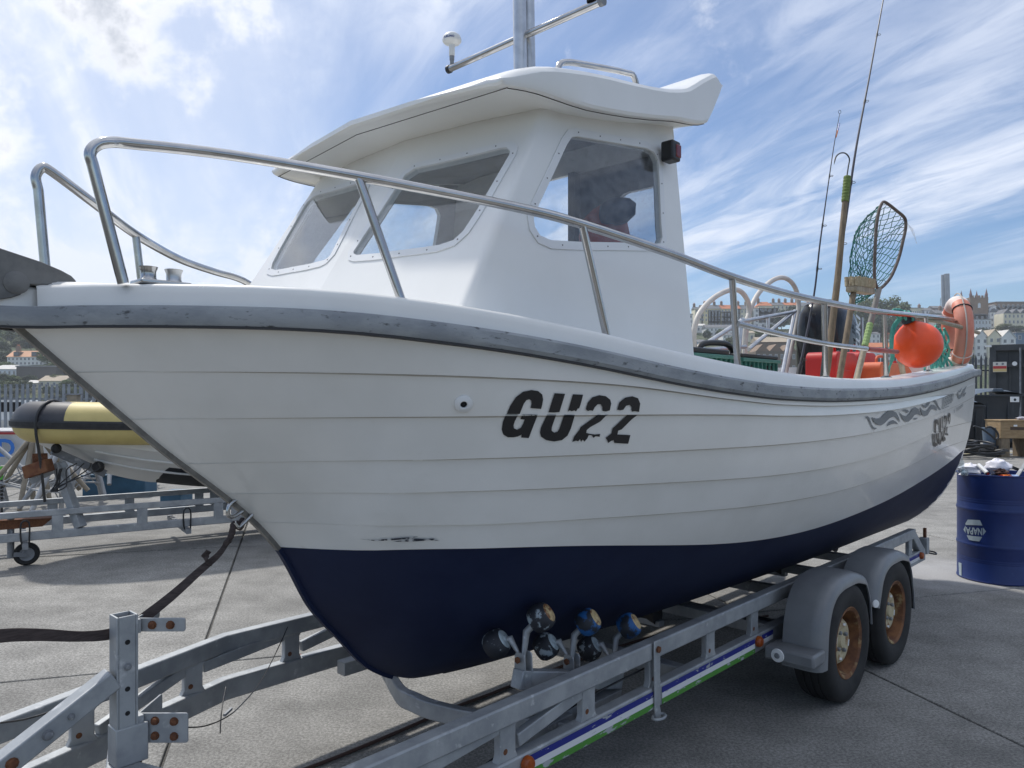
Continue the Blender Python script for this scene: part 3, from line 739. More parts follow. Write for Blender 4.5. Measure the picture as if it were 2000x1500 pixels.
# mast, crossbar, antenna, nav light
ms, mz = onb(1015, 72, 0); ms = 1.97
mast = obj('mast', MB().tube([W(1.985,0,2.70), W(1.955,0,4.2)], .0305, 18), M_alu, boat, smooth=60)
obj('mast_foot', MB().lathe([(.055,0),(.055,.02),(.036,.03)], W(1.985,0,2.735), UP, 20), M_white, mast, smooth=40)
obj('rear_tube', MB().tube([W(2.055,-.008,2.72), W(2.02,-.008,4.2)], .029, 18), M_alu, mast, smooth=60)
obj('tube_collar', MB().lathe([(.036,0),(.036,.035),(.03,.04)], W(2.055,-.008,2.80), UP, 20), M_white, mast, smooth=40)
bz = 3.185
ba, _ = ons(870, 128, 1.975); bb, _ = ons(1180, 5, 1.975)
p, q = W(2.0,-.512,bz), W(2.0,.445,bz)
cb_ = obj('crossbar', MB().tube([p, q], .0165, 14), M_ss, mast, smooth=60)
obj('end_cap', MB().tube([p-NP*.006, p+NP*.012], .020, 14), M_black, cb_, smooth=40)
obj('end_cap', MB().tube([q-NP*.012, q+NP*.008], .020, 14), M_galvd, cb_, smooth=40)
g = W(2.0,-.488,bz)
M_ant = mat('antenna_white', (.72,.73,.72), .4)
obj('antenna_bracket', MB().lathe([(.0105,.01),(.0105,.04),(.0125,.04),(.0125,.062)], g, UP, 14), M_galvd, cb_, smooth=40)
ant = obj('gps_antenna', MB().lathe([(.0125,.060),(.0145,.062),(.0145,.10),(.0165,.116),(.040,.124),(.0475,.133),(.0475,.145),(.042,.160),(.027,.171),(.0,.175)], g, UP, 28), M_ant, mast, smooth=50)
obj('nav_light_base', MB().lathe([(.03,.0),(.03,.03),(.02,.05)], W(2.0,.40,bz+.015), UP, 16), M_black, cb_, smooth=40)
def text_mesh(txt, size, conv, m, name, parent, bold=0.0, shear=0.0, sx=1.0, font_off=.0):
    cu = bpy.data.curves.new('t', 'FONT'); cu.body = txt; cu.size = size; cu.shear = shear; cu.offset = bold; cu.align_x = 'CENTER'; cu.align_y = 'CENTER'; cu.resolution_u = 3
    o = bpy.data.objects.new('t', cu); col.objects.link(o); dg = bpy.context.evaluated_depsgraph_get(); dg.update()
    me = bpy.data.meshes.new_from_object(o.evaluated_get(dg)); bpy.data.objects.remove(o); bpy.data.curves.remove(cu)
    bm = bmesh.new(); bm.from_mesh(me); bmesh.ops.triangulate(bm, faces=bm.faces[:])
    bm.verts.ensure_lookup_table(); bm.verts.index_update()
    mb = MB(); mb.v = [conv(v.co.x*sx, v.co.y) for v in bm.verts]; mb.f = [tuple(v.index for v in f.verts) for f in bm.faces]; bm.free(); bpy.data.meshes.remove(me)
    return obj(name, mb, m, parent)
M_bluetxt = mat('blue_print', (.02,.05,.22), .5)
def ant_conv(x, y):
    a = math.atan2(-g.y, -g.x) - .35 + x/.048
    return g + Vector((math.cos(a)*.0479, math.sin(a)*.0479, .139+y))
text_mesh('FURUNO', .014, ant_conv, M_bluetxt, 'maker_lettering', ant, bold=.0006)
nl = W(2.17, .70, 2.515)
s_, z_ = onb(1305, 298, .70)
nl = W(s_, .70, z_)
nav = obj('nav_light', MB().obox(nl+NP*.012, D*.032, NP*.028, UP*.040), M_black, boat, bevel=.008)
obj('lens', MB().obox(nl+NP*.014+D*.012+NP*.018, D*.018, NP*.012, UP*.026), M_red_lens, nav, bevel=.004)
# ---- rails
def rail_pts(px, bfun, n=4):
    out = []
    for (u, v) in px:
        b = .5
        for _ in range(60):
            s, z = onb(u, v, b); b = .6*b + .4*bfun(s)
        out.append((s, b, z))
    return out
rb = lambda s: .27 + (Bf(max(s,.2))-.075-.27)*min(max((s-.15)/.6, 0), 1) if s < .75 else Bf(s)-.075
port = rail_pts([(181,322),(176,300),(188,284),(212,278),(260,281),(450,303),(700,345),(1000,403),(1137,438),(1300,492),(1430,541),(1560,579),(1700,606),(1780,615),(1850,622),(1872,630)], rb)
pp = [W(.185,.275,zg(.185)+.055)] + [W(*p) for p in port]
br = obj('bow_rail', MB().tube([pp[0]] + catmull(pp[1:], 5), .0145, 12), M_ss, boat, smooth=60, label='stainless port bow rail running aft to the stern')
def stanch(u0, v0, u1, v1, side=1, r=.0125):
    b = .5
    for _ in range(60):
        s, z = onb(u0, v0, b); b = .6*b+.4*side*rb(s)
    top = W(s, b, z)
    b2 = b
    for _ in range(60):
        s2, z2 = onb(u1, v1, b2); b2 = .6*b2+.4*side*(Bf(max(s2,.1))-.10)
    foot = W(s2, b2, zg(max(s2,0))+.055*lh(s2))
    o = obj('stanchion', MB().tube([top, foot], r, 12), M_ss, br, smooth=60)
    obj('stanchion_foot', MB().lathe([(.028,0),(.028,.004),(.016,.012)], foot, UP, 14), M_ss, boat, smooth=40)
for a in [(700,345,786,597),(1137,438,1187,661),(1430,541,1441,713),(1610,588,1612,739),(1727,610,1731,742),(1808,616,1813,730)]:
    stanch(*a)
low = rail_pts([(1440,632),(1520,652),(1612,671),(1700,682),(1750,687)], rb)
obj('lower_rail', MB().tube(catmull([W(*p) for p in low], 5), .011, 10), M_ss, br, smooth=60)
red = rail_pts([(1694,681.5),(1720,684.5),(1752,687.2)], rb)
obj('rail_sleeve', MB().tube(catmull([W(*p) for p in red], 5), .0125, 10), mat('red_rail_paint', (.42,.03,.02), .5, c2=(.30,.10,.08), vs=20.), br, smooth=60)
sbz = lambda s: -rb(s)
stb = rail_pts([(75,372),(70,345),(82,328),(102,336),(190,402),(265,458),(350,506),(420,531),(475,548)], sbz)
sp_ = [W(.16,-.27,zg(.16)+.055)] + [W(*p) for p in stb]
e1 = stb[-1]
for s in (1.3,1.9,2.6,3.4,4.2,5.0,5.8): sp_.append(W(s, -rb(s), {1.3: 1.985, 1.9: 1.93}.get(s, zg(s)+.19)))
br2 = obj('bow_rail', MB().tube([sp_[0]] + catmull(sp_[1:], 5), .0145, 12), M_ss, boat, smooth=60, label='stainless starboard bow rail')
def st2(u0, v0):
    b = -.5
    for _ in range(60):
        s, z = onb(u0, v0, b); b = .6*b-.4*rb(s)
    obj('stanchion', MB().tube([W(s,b,z), W(s+.03,b*1.0,zg(s)+.055)], .0125, 12), M_ss, br2, smooth=60)
st2(265, 458)
for s in (2.6,3.4,4.2,5.0,5.8): obj('stanchion', MB().tube([W(s,-rb(s),zg(s)+.19), W(s,-rb(s),zg(s)+.05)], .0125, 10), M_ss, br2, smooth=60)
# ---- bow fittings: roller bracket, deck plate, twin bitts, bow eye
zb0 = zg(.1)+.06
zq = zc(0, 470, 5.0)
cheek = [zq(p) for p in [(-260,-10),(-120,30),(0,72),(120,112),(400,205),(600,290),(700,345),(742,390),(748,432),(265,425),(245,480),(200,530),(110,558),(0,575),(-150,640),(-280,600)]]
for b in (.058, -.05):
    pl = [(lambda sz: (sz[0], sz[1]))(onb(u, v, .058)) for u, v in cheek]
    rbk = obj('bow_roller_cheek', MB().prism(pl, W(0, b, 0), D, UP, -NP*.007), M_bracket, boat, bevel=.002)
obj('cheek_boss', MB().lathe([(.030,0),(.030,.002),(.022,.004)], W(onb(32,552,.058)[0], .058, onb(32,552,.058)[1]), NP, 24), M_bracket, rbk, smooth=30)
obj('bow_roller', MB().lathe([(.02,-.045),(.034,-.04),(.022,0),(.034,.04),(.02,.045)], W(-.16,.0,zb0+.02), NP, 24), M_black, boat, smooth=50)
s1, z1 = onb(228, 562, .06)
obj('bow_plate', MB().obox(W(.13,0,zg(.13)+.061), D*.12, NP*.056, UP*.004), M_bracket, boat, bevel=.002)
bs_, bz_ = onb(315, 563, .26)
dz = zg(bs_)+.0588+.004
bitt = obj('mooring_bitts', MB().obox(W(bs_,.26,dz+.004), D*.066, NP*.04, UP*.006), M_ss, boat, bevel=.004)
for ds, tlt in ((-.033,-1),(.033,1)):
    c = W(bs_+ds, .26, dz+.01)
    obj('bitt_post', MB().lathe([(.023,0),(.019,.008),(.019,.024),(.022,.031),(.0235,.036),(.0,.037)], c, UP, 18), M_ss if ds < 0 else M_alu, bitt, smooth=40)
es, ez = .640, zk(.640)
eyeo = W(es-.005, 0, ez-.005)
obj('bow_eye', MB().tube(catmull([W(es-.012,.018,ez+.038), W(es-.045,.018,ez+.018), W(es-.052,.018,ez-.012), W(es-.034,.016,ez-.022), W(es-.0,.014,ez-.008)], 5), .0065, 10), M_ss, boat, smooth=60)
obj('bow_eye', MB().tube(catmull([W(es+.03,.02,ez-.022), W(es-.004,.02,ez-.050), W(es-.018,.02,ez-.056), W(es-.030,.018,ez-.040)], 5), .0065, 10), M_ss, boat, smooth=60)
# ================================================================ the yard: concrete slabs with joints
def concrete(name, c, rnd=True):
    m = bpy.data.materials.new(name); m.use_nodes = True; nt = m.node_tree; N = nt.nodes.new; Lk = nt.links.new
    p = nt.nodes['Principled BSDF']; p.inputs['Roughness'].default_value = .88; p.inputs['Specular IOR Level'].default_value = .3
    pos = N('ShaderNodeNewGeometry').outputs['Position']
    def nz(s, d, rg=.6, v=pos):
        n = N('ShaderNodeTexNoise'); Lk(v, n.inputs['Vector']); n.inputs['Scale'].default_value = s; n.inputs['Detail'].default_value = d; n.inputs['Roughness'].default_value = rg; return n.outputs['Fac']
    def mr(x, a, b, o1, o2):
        q = N('ShaderNodeMapRange'); Lk(x, q.inputs[0]); q.interpolation_type = 'SMOOTHSTEP'
        for i, t in enumerate((a, b, o1, o2)): q.inputs[i+1].default_value = t
        return q.outputs[0]
    def mul(a, b):
        q = N('ShaderNodeMath'); q.operation = 'MULTIPLY'; Lk(a, q.inputs[0])
        if isinstance(b, float): q.inputs[1].default_value = b
        else: Lk(b, q.inputs[1])
        return q.outputs[0]
    f = mr(nz(.55, 5), .3, .72, .82, 1.13)                       # broad weathering
    f = mul(f, mr(nz(3.3, 6), .3, .7, .82, 1.14))                # patches
    f = mul(f, mr(nz(75, 3, .7), .34, .66, .70, 1.30))           # exposed sand and aggregate
    f = mul(f, mr(nz(260, 2, .7), .35, .65, .80, 1.20))
    st = N('ShaderNodeMapping'); st.inputs['Scale'].default_value = (.35, 3.0, 1); st.inputs['Rotation'].default_value = (0,0,R(16)); Lk(pos, st.inputs[0])
    f = mul(f, mr(nz(1.6, 5, .6, st.outputs[0]), .38, .66, 1.03, .92))   # drag and drip marks
    f = mul(f, mr(nz(1.1, 4), .62, .74, 1.0, .70))               # oil and damp
    if rnd:
        oi = N('ShaderNodeObjectInfo'); f = mul(f, mr(oi.outputs['Random'], 0, 1, .93, 1.06))
    mx = N('ShaderNodeMix'); mx.data_type = 'RGBA'; mx.blend_type = 'MULTIPLY'; mx.inputs[0].default_value = 1; mx.inputs[6].default_value = (*c, 1); Lk(f, mx.inputs[7])
    sp = N('ShaderNodeMix'); sp.data_type = 'RGBA'; Lk(mr(nz(9, 7, .7), .735, .76, 0, .75), sp.inputs[0]); Lk(mx.outputs[2], sp.inputs[6]); sp.inputs[7].default_value = (.6,.6,.58,1)
    # soft-edged paler patch between the trailer tail and the drum
    vm = N('ShaderNodeVectorMath'); vm.operation = 'DISTANCE'; Lk(pos, vm.inputs[0]); vm.inputs[1].default_value = gnd(1850, 1120)
    ad = N('ShaderNodeMath'); ad.operation = 'MULTIPLY_ADD'; Lk(nz(2.2, 6, .65), ad.inputs[0]); ad.inputs[1].default_value = 1.1; Lk(vm.outputs['Value'], ad.inputs[2])
    ws_ = N('ShaderNodeMix'); ws_.data_type = 'RGBA'; Lk(mr(ad.outputs[0], .75, 1.45, .55, 0), ws_.inputs[0]); Lk(sp.outputs[2], ws_.inputs[6]); ws_.inputs[7].default_value = (.46,.46,.47,1)
    Lk(ws_.outputs[2], p.inputs['Base Color'])
    b = N('ShaderNodeBump'); b.inputs['Strength'].default_value = .55; b.inputs['Distance'].default_value = .006; Lk(nz(110, 5, .7), b.inputs['Height']); Lk(b.outputs[0], p.inputs['Normal'])
    return m
M_conc = concrete('yard_concrete', (.248,.243,.228)); M_base = concrete('joint_filler', (.10,.098,.092), False)
gm = MB().grid([[Vector((x, y, -.018)) for x in (-300,-60,0,60,300)] for y in (-60,0,30,60,120,129)])
ground = struct('ground', gm, M_base)
A1 = R(-16.2); E1 = Vector((math.sin(A1), math.cos(A1), 0)); E2 = Vector((math.cos(A1), -math.sin(A1), 0))
SX, SY = 3.62, 3.50; random.seed(3)
sl0 = None
for i in range(-8, 14):
    for j in range(-2, 20):
        c = E2*(-.53 + SX*(i+.5)) + E1*(4.66 + SY*(j-.5))
        if c.y < -4 or abs(c.x) > c.y*.85+7 or c.y > 62: continue
        if sl0 is None:
            sl0 = obj('slab', MB().obox((0,0,-.06), Vector((SX/2-.008,0,0)), Vector((0,SY/2-.008,0)), (0,0,.06)), M_conc, ground, bevel=.006); o = sl0
        else: o = copy_part(sl0, ground)
        o.location = c + Vector((0,0,random.uniform(-.002,.002))); o.rotation_euler = (0,0,-A1)
M_yel = mat('worn_yellow_line', (.42,.36,.16), .8, c2=(.28,.26,.21), vs=6., lo=.4, hi=.6)
for v in (871, 885):
    a_, b_ = gnd(1878, v+2), gnd(2300, v-12); o = obj('painted_line', MB().bar(a_+Vector((0,0,.004)), b_+Vector((0,0,.004)), .10, .003), M_yel, ground)

# ================================================================ the boat's trailer
TR = thing('boat_trailer', W(2.5,0,0), 'galvanised twin axle boat trailer carrying the white fishing boat', 'trailer')
def hw(s, side=-1):
    k = .9 if side < 0 else .48
    return .655 if s >= k else max(.655 - (k-s)*(.34 if side < 0 else .43), .02)
ZU, ZL = .565, .30
for side in (1, -1):
    for nm, z, h in (('upper_rail', ZU-.034, .068), ('lower_rail', ZL+.043, .086)):
        pts = [(5.50 if nm == 'upper_rail' else 5.74, 0)]
        mb = MB()
        prof = [(-.026,-h/2),(.026,-h/2),(.026,h/2),(-.026,h/2)]
        rr = []
        ss = [-1.02,-.5,0,.35,.48,.60,.75,.85,.9,.95,1.05,1.6,2.4,3.2,4.2, pts[-1][0]-.15, pts[-1][0]]
        for s in ss:
            bb = side*hw(s, side)
            rr.append([W(s, bb+o, z+dz) for o, dz in prof])
        mb.grid(rr, wrap=True); mb.f += [tuple(range(3,-1,-1)), tuple((len(rr)-1)*4+j for j in range(4))]
        obj(nm, mb, M_galv, TR, bevel=.006, recalc=True)
    obj('rail_end', MB().bar(W(5.48,side*.655,ZU-.045), W(5.70,side*.655,ZL+.06), .05, .07), M_galv, TR, bevel=.006)
    for s in (.307,.743,1.2,1.62,2.05,2.5,2.93,3.5,4.0,4.55,5.0,5.42):
        b = side*hw(s, side)
        mb = MB().prism([(-.048,-.004),(.048,-.004),(.036,.02),(.036,.098),(.048,.114),(-.048,.114),(-.036,.098),(-.036,.02)], W(s, b-.014, ZL+.086), D, UP, NP*.028)
        pl = obj('web_plate', mb, M_galv, TR, bevel=.003)
        if s < 3 and side == 1 or s < 1.3:
            obj('drain_hole', MB().lathe([(.010,0),(.0,.0005)], W(s-.012, b+side*.0145 if side == 1 else b+.0145, ZL+.115), NP, 12), M_rust, pl)
    for s0, s1, za, zb_ in ((.36,.70,.40,.485),(.79,1.16,.47,.50),(1.25,1.58,.43,.49)):
        obj('brace', MB().bar(W(s0, side*hw(s0,side), za), W(s1, side*hw(s1,side), zb_), .03, .045), M_galv, TR, bevel=.004)
# stripe tape on the outer face of the near rail
M_tb = mat('blue_tape', (.012,.02,.20), .5, c2=(.34,.36,.38), vs=16., lo=.60, hi=.64, stretch=(1,1,3))
M_tw = mat('white_tape', (.66,.67,.68), .5, c2=(.36,.38,.40), vs=14., lo=.62, hi=.66, stretch=(1,1,3))
M_tg = mat('green_tape', (.07,.24,.035), .5, c2=(.36,.38,.40), vs=15., lo=.56, hi=.60, stretch=(1,1,3))
for side in (1, -1):
    for i, m in enumerate((M_tg, M_tw, M_tb)):
        for a, b in ((1.28, 2.02), (2.08, 2.90), (2.98, 3.10), (4.72, 5.66)):
            if i == 0 and a > 2.9: continue
            obj('stripe_tape', MB().obox(W((a+b)/2, side*.6825, ZL+.016+.023*i), D*(b-a)/2, NP*.001, UP*.0112), m, TR)
def marker(s, side=1):
    o = obj('side_marker', MB().lathe([(.026,0),(.026,.012),(.020,.022),(.0,.025)], W(s, side*.683, ZL+.055), NP*side, 20), M_amber, TR, smooth=50)
for s in (1.27, 2.93, 5.60): marker(s); marker(s, -1)
# hanging shackle plate
hk = obj('tie_down_plate', MB().prism([(-.022,.28),(.022,.28),(.018,.02),(.03,-.03),(-.01,-.04),(-.018,.02)], W(2.03,.686,.295), D, UP, NP*.008), M_galv, TR, bevel=.003)
obj('loop', MB().tube(catmull([W(2.03+.035*math.cos(a), .70+.02*math.sin(a), .275) for a in [i*math.pi/4 for i in range(8)]], 3, True), .006, 8, closed=True), M_galv, hk, smooth=60)
obj('bolt', MB().lathe([(.014,0),(.014,.008),(.0,.012)], W(2.03,.695,.54), NP, 6), M_rust, hk)
# cross members
for s, z, dp in ((2.35,.34,.05),(3.2,.34,.05),(4.6,.34,.05),(5.2,.34,.06)):
    obj('cross_member', MB().bar(W(s,-.63,z), W(s,.63,z), .06, .06), M_galv, TR, bevel=.005)
pts = [W(1.62,-.635,.325), W(1.55,-.45,.315), W(1.46,-.26,.31), W(1.38,-.10,.325), W(1.36,0,.335), W(1.38,.10,.325), W(1.46,.26,.31), W(1.55,.45,.315), W(1.62,.635,.325)]
rr = [[p + D*o + UP*dz for o, dz in ((-.02,-.034),(.02,-.034),(.02,.034),(-.02,.034))] for p in catmull(pts, 4)]
mb = MB().grid(rr, wrap=True); mb.f += [(3,2,1,0), tuple((len(rr)-1)*4+j for j in range(4))]
obj('cross_member', mb, M_galv, TR, bevel=.005, recalc=True)
for s in (3.0, 4.6, 5.6):
    kr = obj('keel_roller', MB().lathe([(.02,-.08),(.05,-.075),(.035,-.02),(.035,.02),(.05,.075),(.02,.08)], W(s,0,zk(s)-.052), NP, 20), M_rubber, TR, smooth=50)
    if s < 5.3: obj('roller_bracket', MB().bar(W(s,-.10,zk(s)-.09), W(s,.10,zk(s)-.09), .05, .03), M_galv, kr)
# roller swing beam (both sides)
M_rol = mat('scuffed_black_roller', (.015,.018,.026), .6, c2=(.30,.36,.40), vs=22., lo=.56, hi=.63)
M_rolb = mat('blue_stained_roller', (.012,.10,.30), .55, c2=(.015,.02,.03), vs=16., lo=.48, hi=.56)
M_hubw = mat('pale_roller_hub', (.42,.50,.54), .5, c2=(.25,.30,.33), vs=30.)
M_huby = mat('yellowed_roller_hub', (.55,.42,.22), .5, c2=(.20,.08,.03), vs=24., lo=.48, hi=.6)
def hull_nrm(u, v):
    a = hull_hit(u-8, v, 0); b = hull_hit(u+8, v, 0); c = hull_hit(u, v-8, 0); d = hull_hit(u, v+8, 0)
    n = (b-a).cross(c-d).normalized(); return n if n.dot(NP) > 0 else -n
P1 = hull_hit(960, 1232, 0); N1 = hull_nrm(960, 1232); P2 = hull_hit(1045, 1182, 0); N2 = hull_nrm(1045, 1182)
ra = P1 + N1*.052; rb2 = P2 + N2*.052
def mir(p): 
    d = p - C0; b = d.dot(NP); return p - NP*(2*b)
for side in (1, -1):
    f = (lambda p: p) if side == 1 else mir
    step = D*.27 - UP*.075
    mid0 = (ra + rb2)/2 - (N1+N2).normalized()*-.045 - UP*.045
    beam = obj('swing_beam', MB().bar(f(mid0 - UP*.085 - step*.12), f(mid0 - UP*.085 + step*2.12), .05, .065), M_galv, TR, bevel=.004)
    mc = mid0 - UP*.1 + step*.95
    obj('beam_support', MB().bar(f(mc), f(mc - UP*(mc.z-.30)), .06, .035, up=D), M_galv, beam, bevel=.003)
    obj('support_foot', MB().obox(f(mc - UP*(mc.z-.33)), D*.30, NP*.03, UP*.03), M_galv, beam, bevel=.003)
    for i in range(3):
        a, b, m = ra + step*i, rb2 + step*i, mid0 + step*i
        ax = (b-a).normalized()
        arm = obj('roller_arm', MB().tube([f(a), f(a+ax*.06-UP*.012), f(m-UP*.02), f(b-ax*.06-UP*.02), f(b)], .014, 10), M_galv, TR, smooth=60)
        for s_ in (-.018, .018):
            obj('arm_cheek', MB().prism(roundpoly([(-.028,-.10),(.028,-.10),(.022,.02),(-.022,.02)], .015), f(m + D*s_ - UP*.01), NP*(1 if side==1 else -1), UP, D*.006), M_galv, arm)
        obj('bolt', MB().lathe([(.012,0),(.012,.006),(0,.009)], f(m - UP*.012) + D*.026*-1, -D, 6), M_rust, arm)
        for q, mt, hb_ in ((a, M_rol, M_hubw), (b, M_rolb if i else M_rol, M_huby)):
            axis = D*-.15 + ax*.9 if side == 1 else mir(C0+ax*.9)-C0
            axis = axis.normalized()
            if axis.dot(Vector((0,-1,0))) < 0: axis = -axis
            ro = obj('roller', MB().lathe([(.024,-.036),(.040,-.034),(.048,-.02),(.050,.0),(.048,.02),(.041,.034),(.034,.036)], f(q), axis, 24), mt, arm, smooth=50)
            obj('roller_hub', MB().lathe([(.034,.0362),(.030,.041),(.014,.042),(.010,.046),(0,.046)], f(q), axis, 20), hb_, arm, smooth=40)
# axles, wheels, fenders
WR = .297
M_rim = mat('rusted_cream_rim', (.20,.085,.03), .75, c2=(.10,.038,.016), vs=14., c3=(.36,.27,.13), v3=9., lo3=.55, hi3=.68)
M_disc = mat('rust_streaked_wheel_disc', (.46,.40,.26), .6, c2=(.20,.09,.03), vs=13., lo=.5, hi=.66)
M_fen = mat('grey_plastic_fender', (.17,.178,.19), .34, c2=(.20,.21,.22), vs=6., c3=(.36,.37,.38), v3=30., lo3=.68, hi3=.78)
tyre = None
for side in (1, -1):
    for s in (3.39, 4.125):
        c = W(s, side*.865, WR); ax = NP*side
        prof = [(.165,-.075),(.19,-.088),(.235,-.096),(.27,-.093),(.288,-.082),(.294,-.07),(.297,-.045),(.2975,-.04),(.290,-.038),(.290,-.030),(.2975,-.028),(.298,-.004),(.290,-.002),(.290,.006),(.2975,.008),(.2975,.030),(.290,.032),(.290,.040),(.297,.042),(.294,.07),(.288,.082),(.27,.093),(.235,.096),(.19,.088),(.172,.078)]
        wh = obj('wheel', MB().lathe(prof, c, ax, 48, caps=False), M_tyre, TR, smooth=40)
        obj('rim', MB().lathe([(.173,.076),(.180,.082),(.176,.086),(.160,.078),(.150,.045),(.146,.01),(.120,-.005),(.10,.0),(.0,.0)], c, ax, 40, caps=False), M_rim, wh, smooth=40)
        obj('wheel_disc', MB().lathe([(.122,-.004),(.116,.030),(.102,.048),(.074,.052),(.050,.040),(.036,.042),(.030,.056),(.0,.058)], c, ax, 32, caps=False), M_disc, wh, smooth=50)
        for k in range(4):
            a = k*math.pi/2 + .5; u_ = D*math.cos(a) + UP*math.sin(a)
            obj('wheel_nut', MB().lathe([(.011,0),(.011,.014),(.005,.018)], c + u_*.056 + ax*.042, ax, 6), M_galvd, wh)
            obj('vent_slot', MB().obox(c + (D*math.cos(a+.78)+UP*math.sin(a+.78))*.085 + ax*.0505, (D*-math.sin(a+.78)+UP*math.cos(a+.78))*.016, (D*math.cos(a+.78)+UP*math.sin(a+.78))*.006, ax*.003), M_white if side == 1 else M_dark, wh)
        # fender
        path = [(-.365,.235),(-.355,.36),(-.335,.46),(-.285,.555),(-.21,.612),(-.11,.638),(0,.643),(.11,.638),(.21,.612),(.27,.585),(.325,.50),(.352,.41),(.362,.33)]
        if s > 4: path = [(-.362,.40)] + path[2:-1] + [(.37,.36),(.385,.24)]
        prof_b = [(x-.03, y) for x, y in [(.79,.0),(.92,.0),(.955,-.006),(.978,-.022),(.99,-.05),(.99,-.058),(.982,-.058),(.970,-.03),(.92,-.010),(.79,-.010)]]
        rows = []
        cp = catmull([(x, z, 0) for x, z in path], 3)
        for i, p in enumerate(cp):
            r_ = Vector((p.x, p.y-.30)); r_ = r_.normalized() if r_.length > 0 else Vector((0,1))
            rows.append([W(s + p.x + r_.x*dr, side*b, p.y + r_.y*dr) for b, dr in prof_b])
        mbf = MB().grid(rows, wrap=True); n_ = len(prof_b); mbf.f += [tuple(range(n_)), tuple((len(rows)-1)*n_+j for j in range(n_))]
        fn_ = obj('fender', mbf, M_fen, TR, smooth=45, recalc=True)
        if s < 4:
            obj('fender_step', MB().prism([(-.02,.0),(.125,.0),(.125,.055),(.115,.062),(-.02,.062)], W(s-.455, side*.72, .285), D, UP, NP*side*.24), M_fen, fn_, bevel=.012)
            lp = obj('lamp_base', MB().lathe([(.032,0),(.030,.006),(.0,.008)], W(s-.476, side*.79, .316), -D, 24), M_white, fn_, smooth=40)
            obj('lamp_lens', MB().lathe([(.014,.006),(.012,.012),(0,.013)], W(s-.476, side*.79, .316), -D, 16), M_galvd, lp, smooth=40)
        else:
            obj('lamp_base', MB().lathe([(.022,0),(.020,.006),(.0,.008)], W(s-.36, side*.955, .42), (NP*side-D*.5).normalized(), 20), M_white, fn_, smooth=40)
for s in (3.39, 4.125):
    obj('axle', MB().bar(W(s,-.85,WR), W(s,.85,WR), .06, .06), M_galvd, TR)
# tail: light-bar bracket and hooks
obj('tail_bracket', MB().obox(W(5.78,.66,.40), D*.03, NP*.03, UP*.06), M_galv, TR, bevel=.004)
obj('tail_pin', MB().bar(W(5.80,.66,.43), W(5.80,.66,.53), .018, .03, up=D), M_rust, TR)
obj('tail_hook', MB().tube(catmull([W(5.78,.67,.35), W(5.86,.72,.33), W(5.91,.70,.335), W(5.88,.66,.345)], 4), .006, 8), M_black, TR, smooth=60)
# winch post and bow snubber brackets
px_, pw = .282, .0265
post = MB()
for o, w1, w2 in ((D*-pw, .003, pw), (D*pw, .003, pw)): post.obox(W(px_,0,.695)+o, D*.003, NP*(pw+.003), UP*.215)
for o in (NP*-pw, NP*pw): post.obox(W(px_,0,.695)+o, D*(pw-.004), NP*.003, UP*.2149)
po = obj('winch_post', post, M_galv, TR, bevel=.0012)
obj('post_sleeve', MB().obox(W(px_+.012,0,.535), D*.045, NP*.034, UP*.055), M_galv, po, bevel=.003)
for z, r in ((.835,.0075),(.70,.0075),(.63,.007)):
    obj('post_hole', MB().lathe([(r,0),(0,.0006)], W(px_,.0298,z), NP, 16), M_dark, po)
bt = lambda p, n, r=.0115, m=M_rust: MB().lathe([(r*1.35,0),(r*1.35,.002),(r,.003),(r,.010),(r*.6,.012),(0,.012)], p, n, 10)
obj('bolt', bt(W(px_,.030,.765), NP, .008), M_galvd, po)
obj('bolt', bt(W(px_-.01,0,.478), -UP, .010), M_rust, po); obj('bolt', bt(W(px_+.04,0,.475), -UP, .011), M_rust, po)
X1 = (D*.69+NP*.72).normalized(); X2 = (D*.72-NP*.69).normalized()
for z0, h, bolts, st in ((.852,.040,[(.052,.020),(.105,.020)], .030), (.522,.088,[(.052,.022),(.108,.020),(.052,.066),(.108,.064)], .038)):
    for X in (X1, X2):
        nrm = X.cross(UP); 
        if nrm.y > 0: nrm = -nrm
        o_ = W(px_+st, 0, z0)
        pl = obj('snubber_plate', MB().prism(roundpoly([(0,0),(.148,0),(.148,h),(0,h)], .008, 3), o_, X, UP, -nrm*.006), M_galv, po, bevel=.0015)
        if X is X1:
            for bx, bz2 in bolts: obj('bolt', bt(o_ + X*bx + UP*bz2, nrm, .0095), M_rust, pl, smooth=40)
    obj('snubber_plate', MB().obox(W(px_+st-.008,0,z0+h/2), D*.018, NP*.024, UP*h/2), M_galv, po, bevel=.002)
st_ = obj('post_strut', MB().bar(W(px_-.03,0.004,.735), W(-.50,.004,.30), .056, .058), M_galv, TR, bevel=.005)
dr = (W(-.50,0,.30)-W(px_-.03,0,.735)).normalized()
for k, (m_, r) in enumerate(((M_galvd,.007),(M_galvd,.011),(M_rust,.012))):
    obj('bolt', bt(W(px_-.03,.033,.735) + dr*(.135+.065*k+.01*(k>1)*3), NP, r), m_, st_, smooth=40)
obj('post_base', MB().bar(W(px_-.02,-.02,.452), W(.48,.56,.452), .07, .055), M_galv, TR, bevel=.006)
obj('post_base', MB().bar(W(px_-.02,.02,.451), W(.48,-.56,.451), .07, .053), M_galv, TR, bevel=.006)
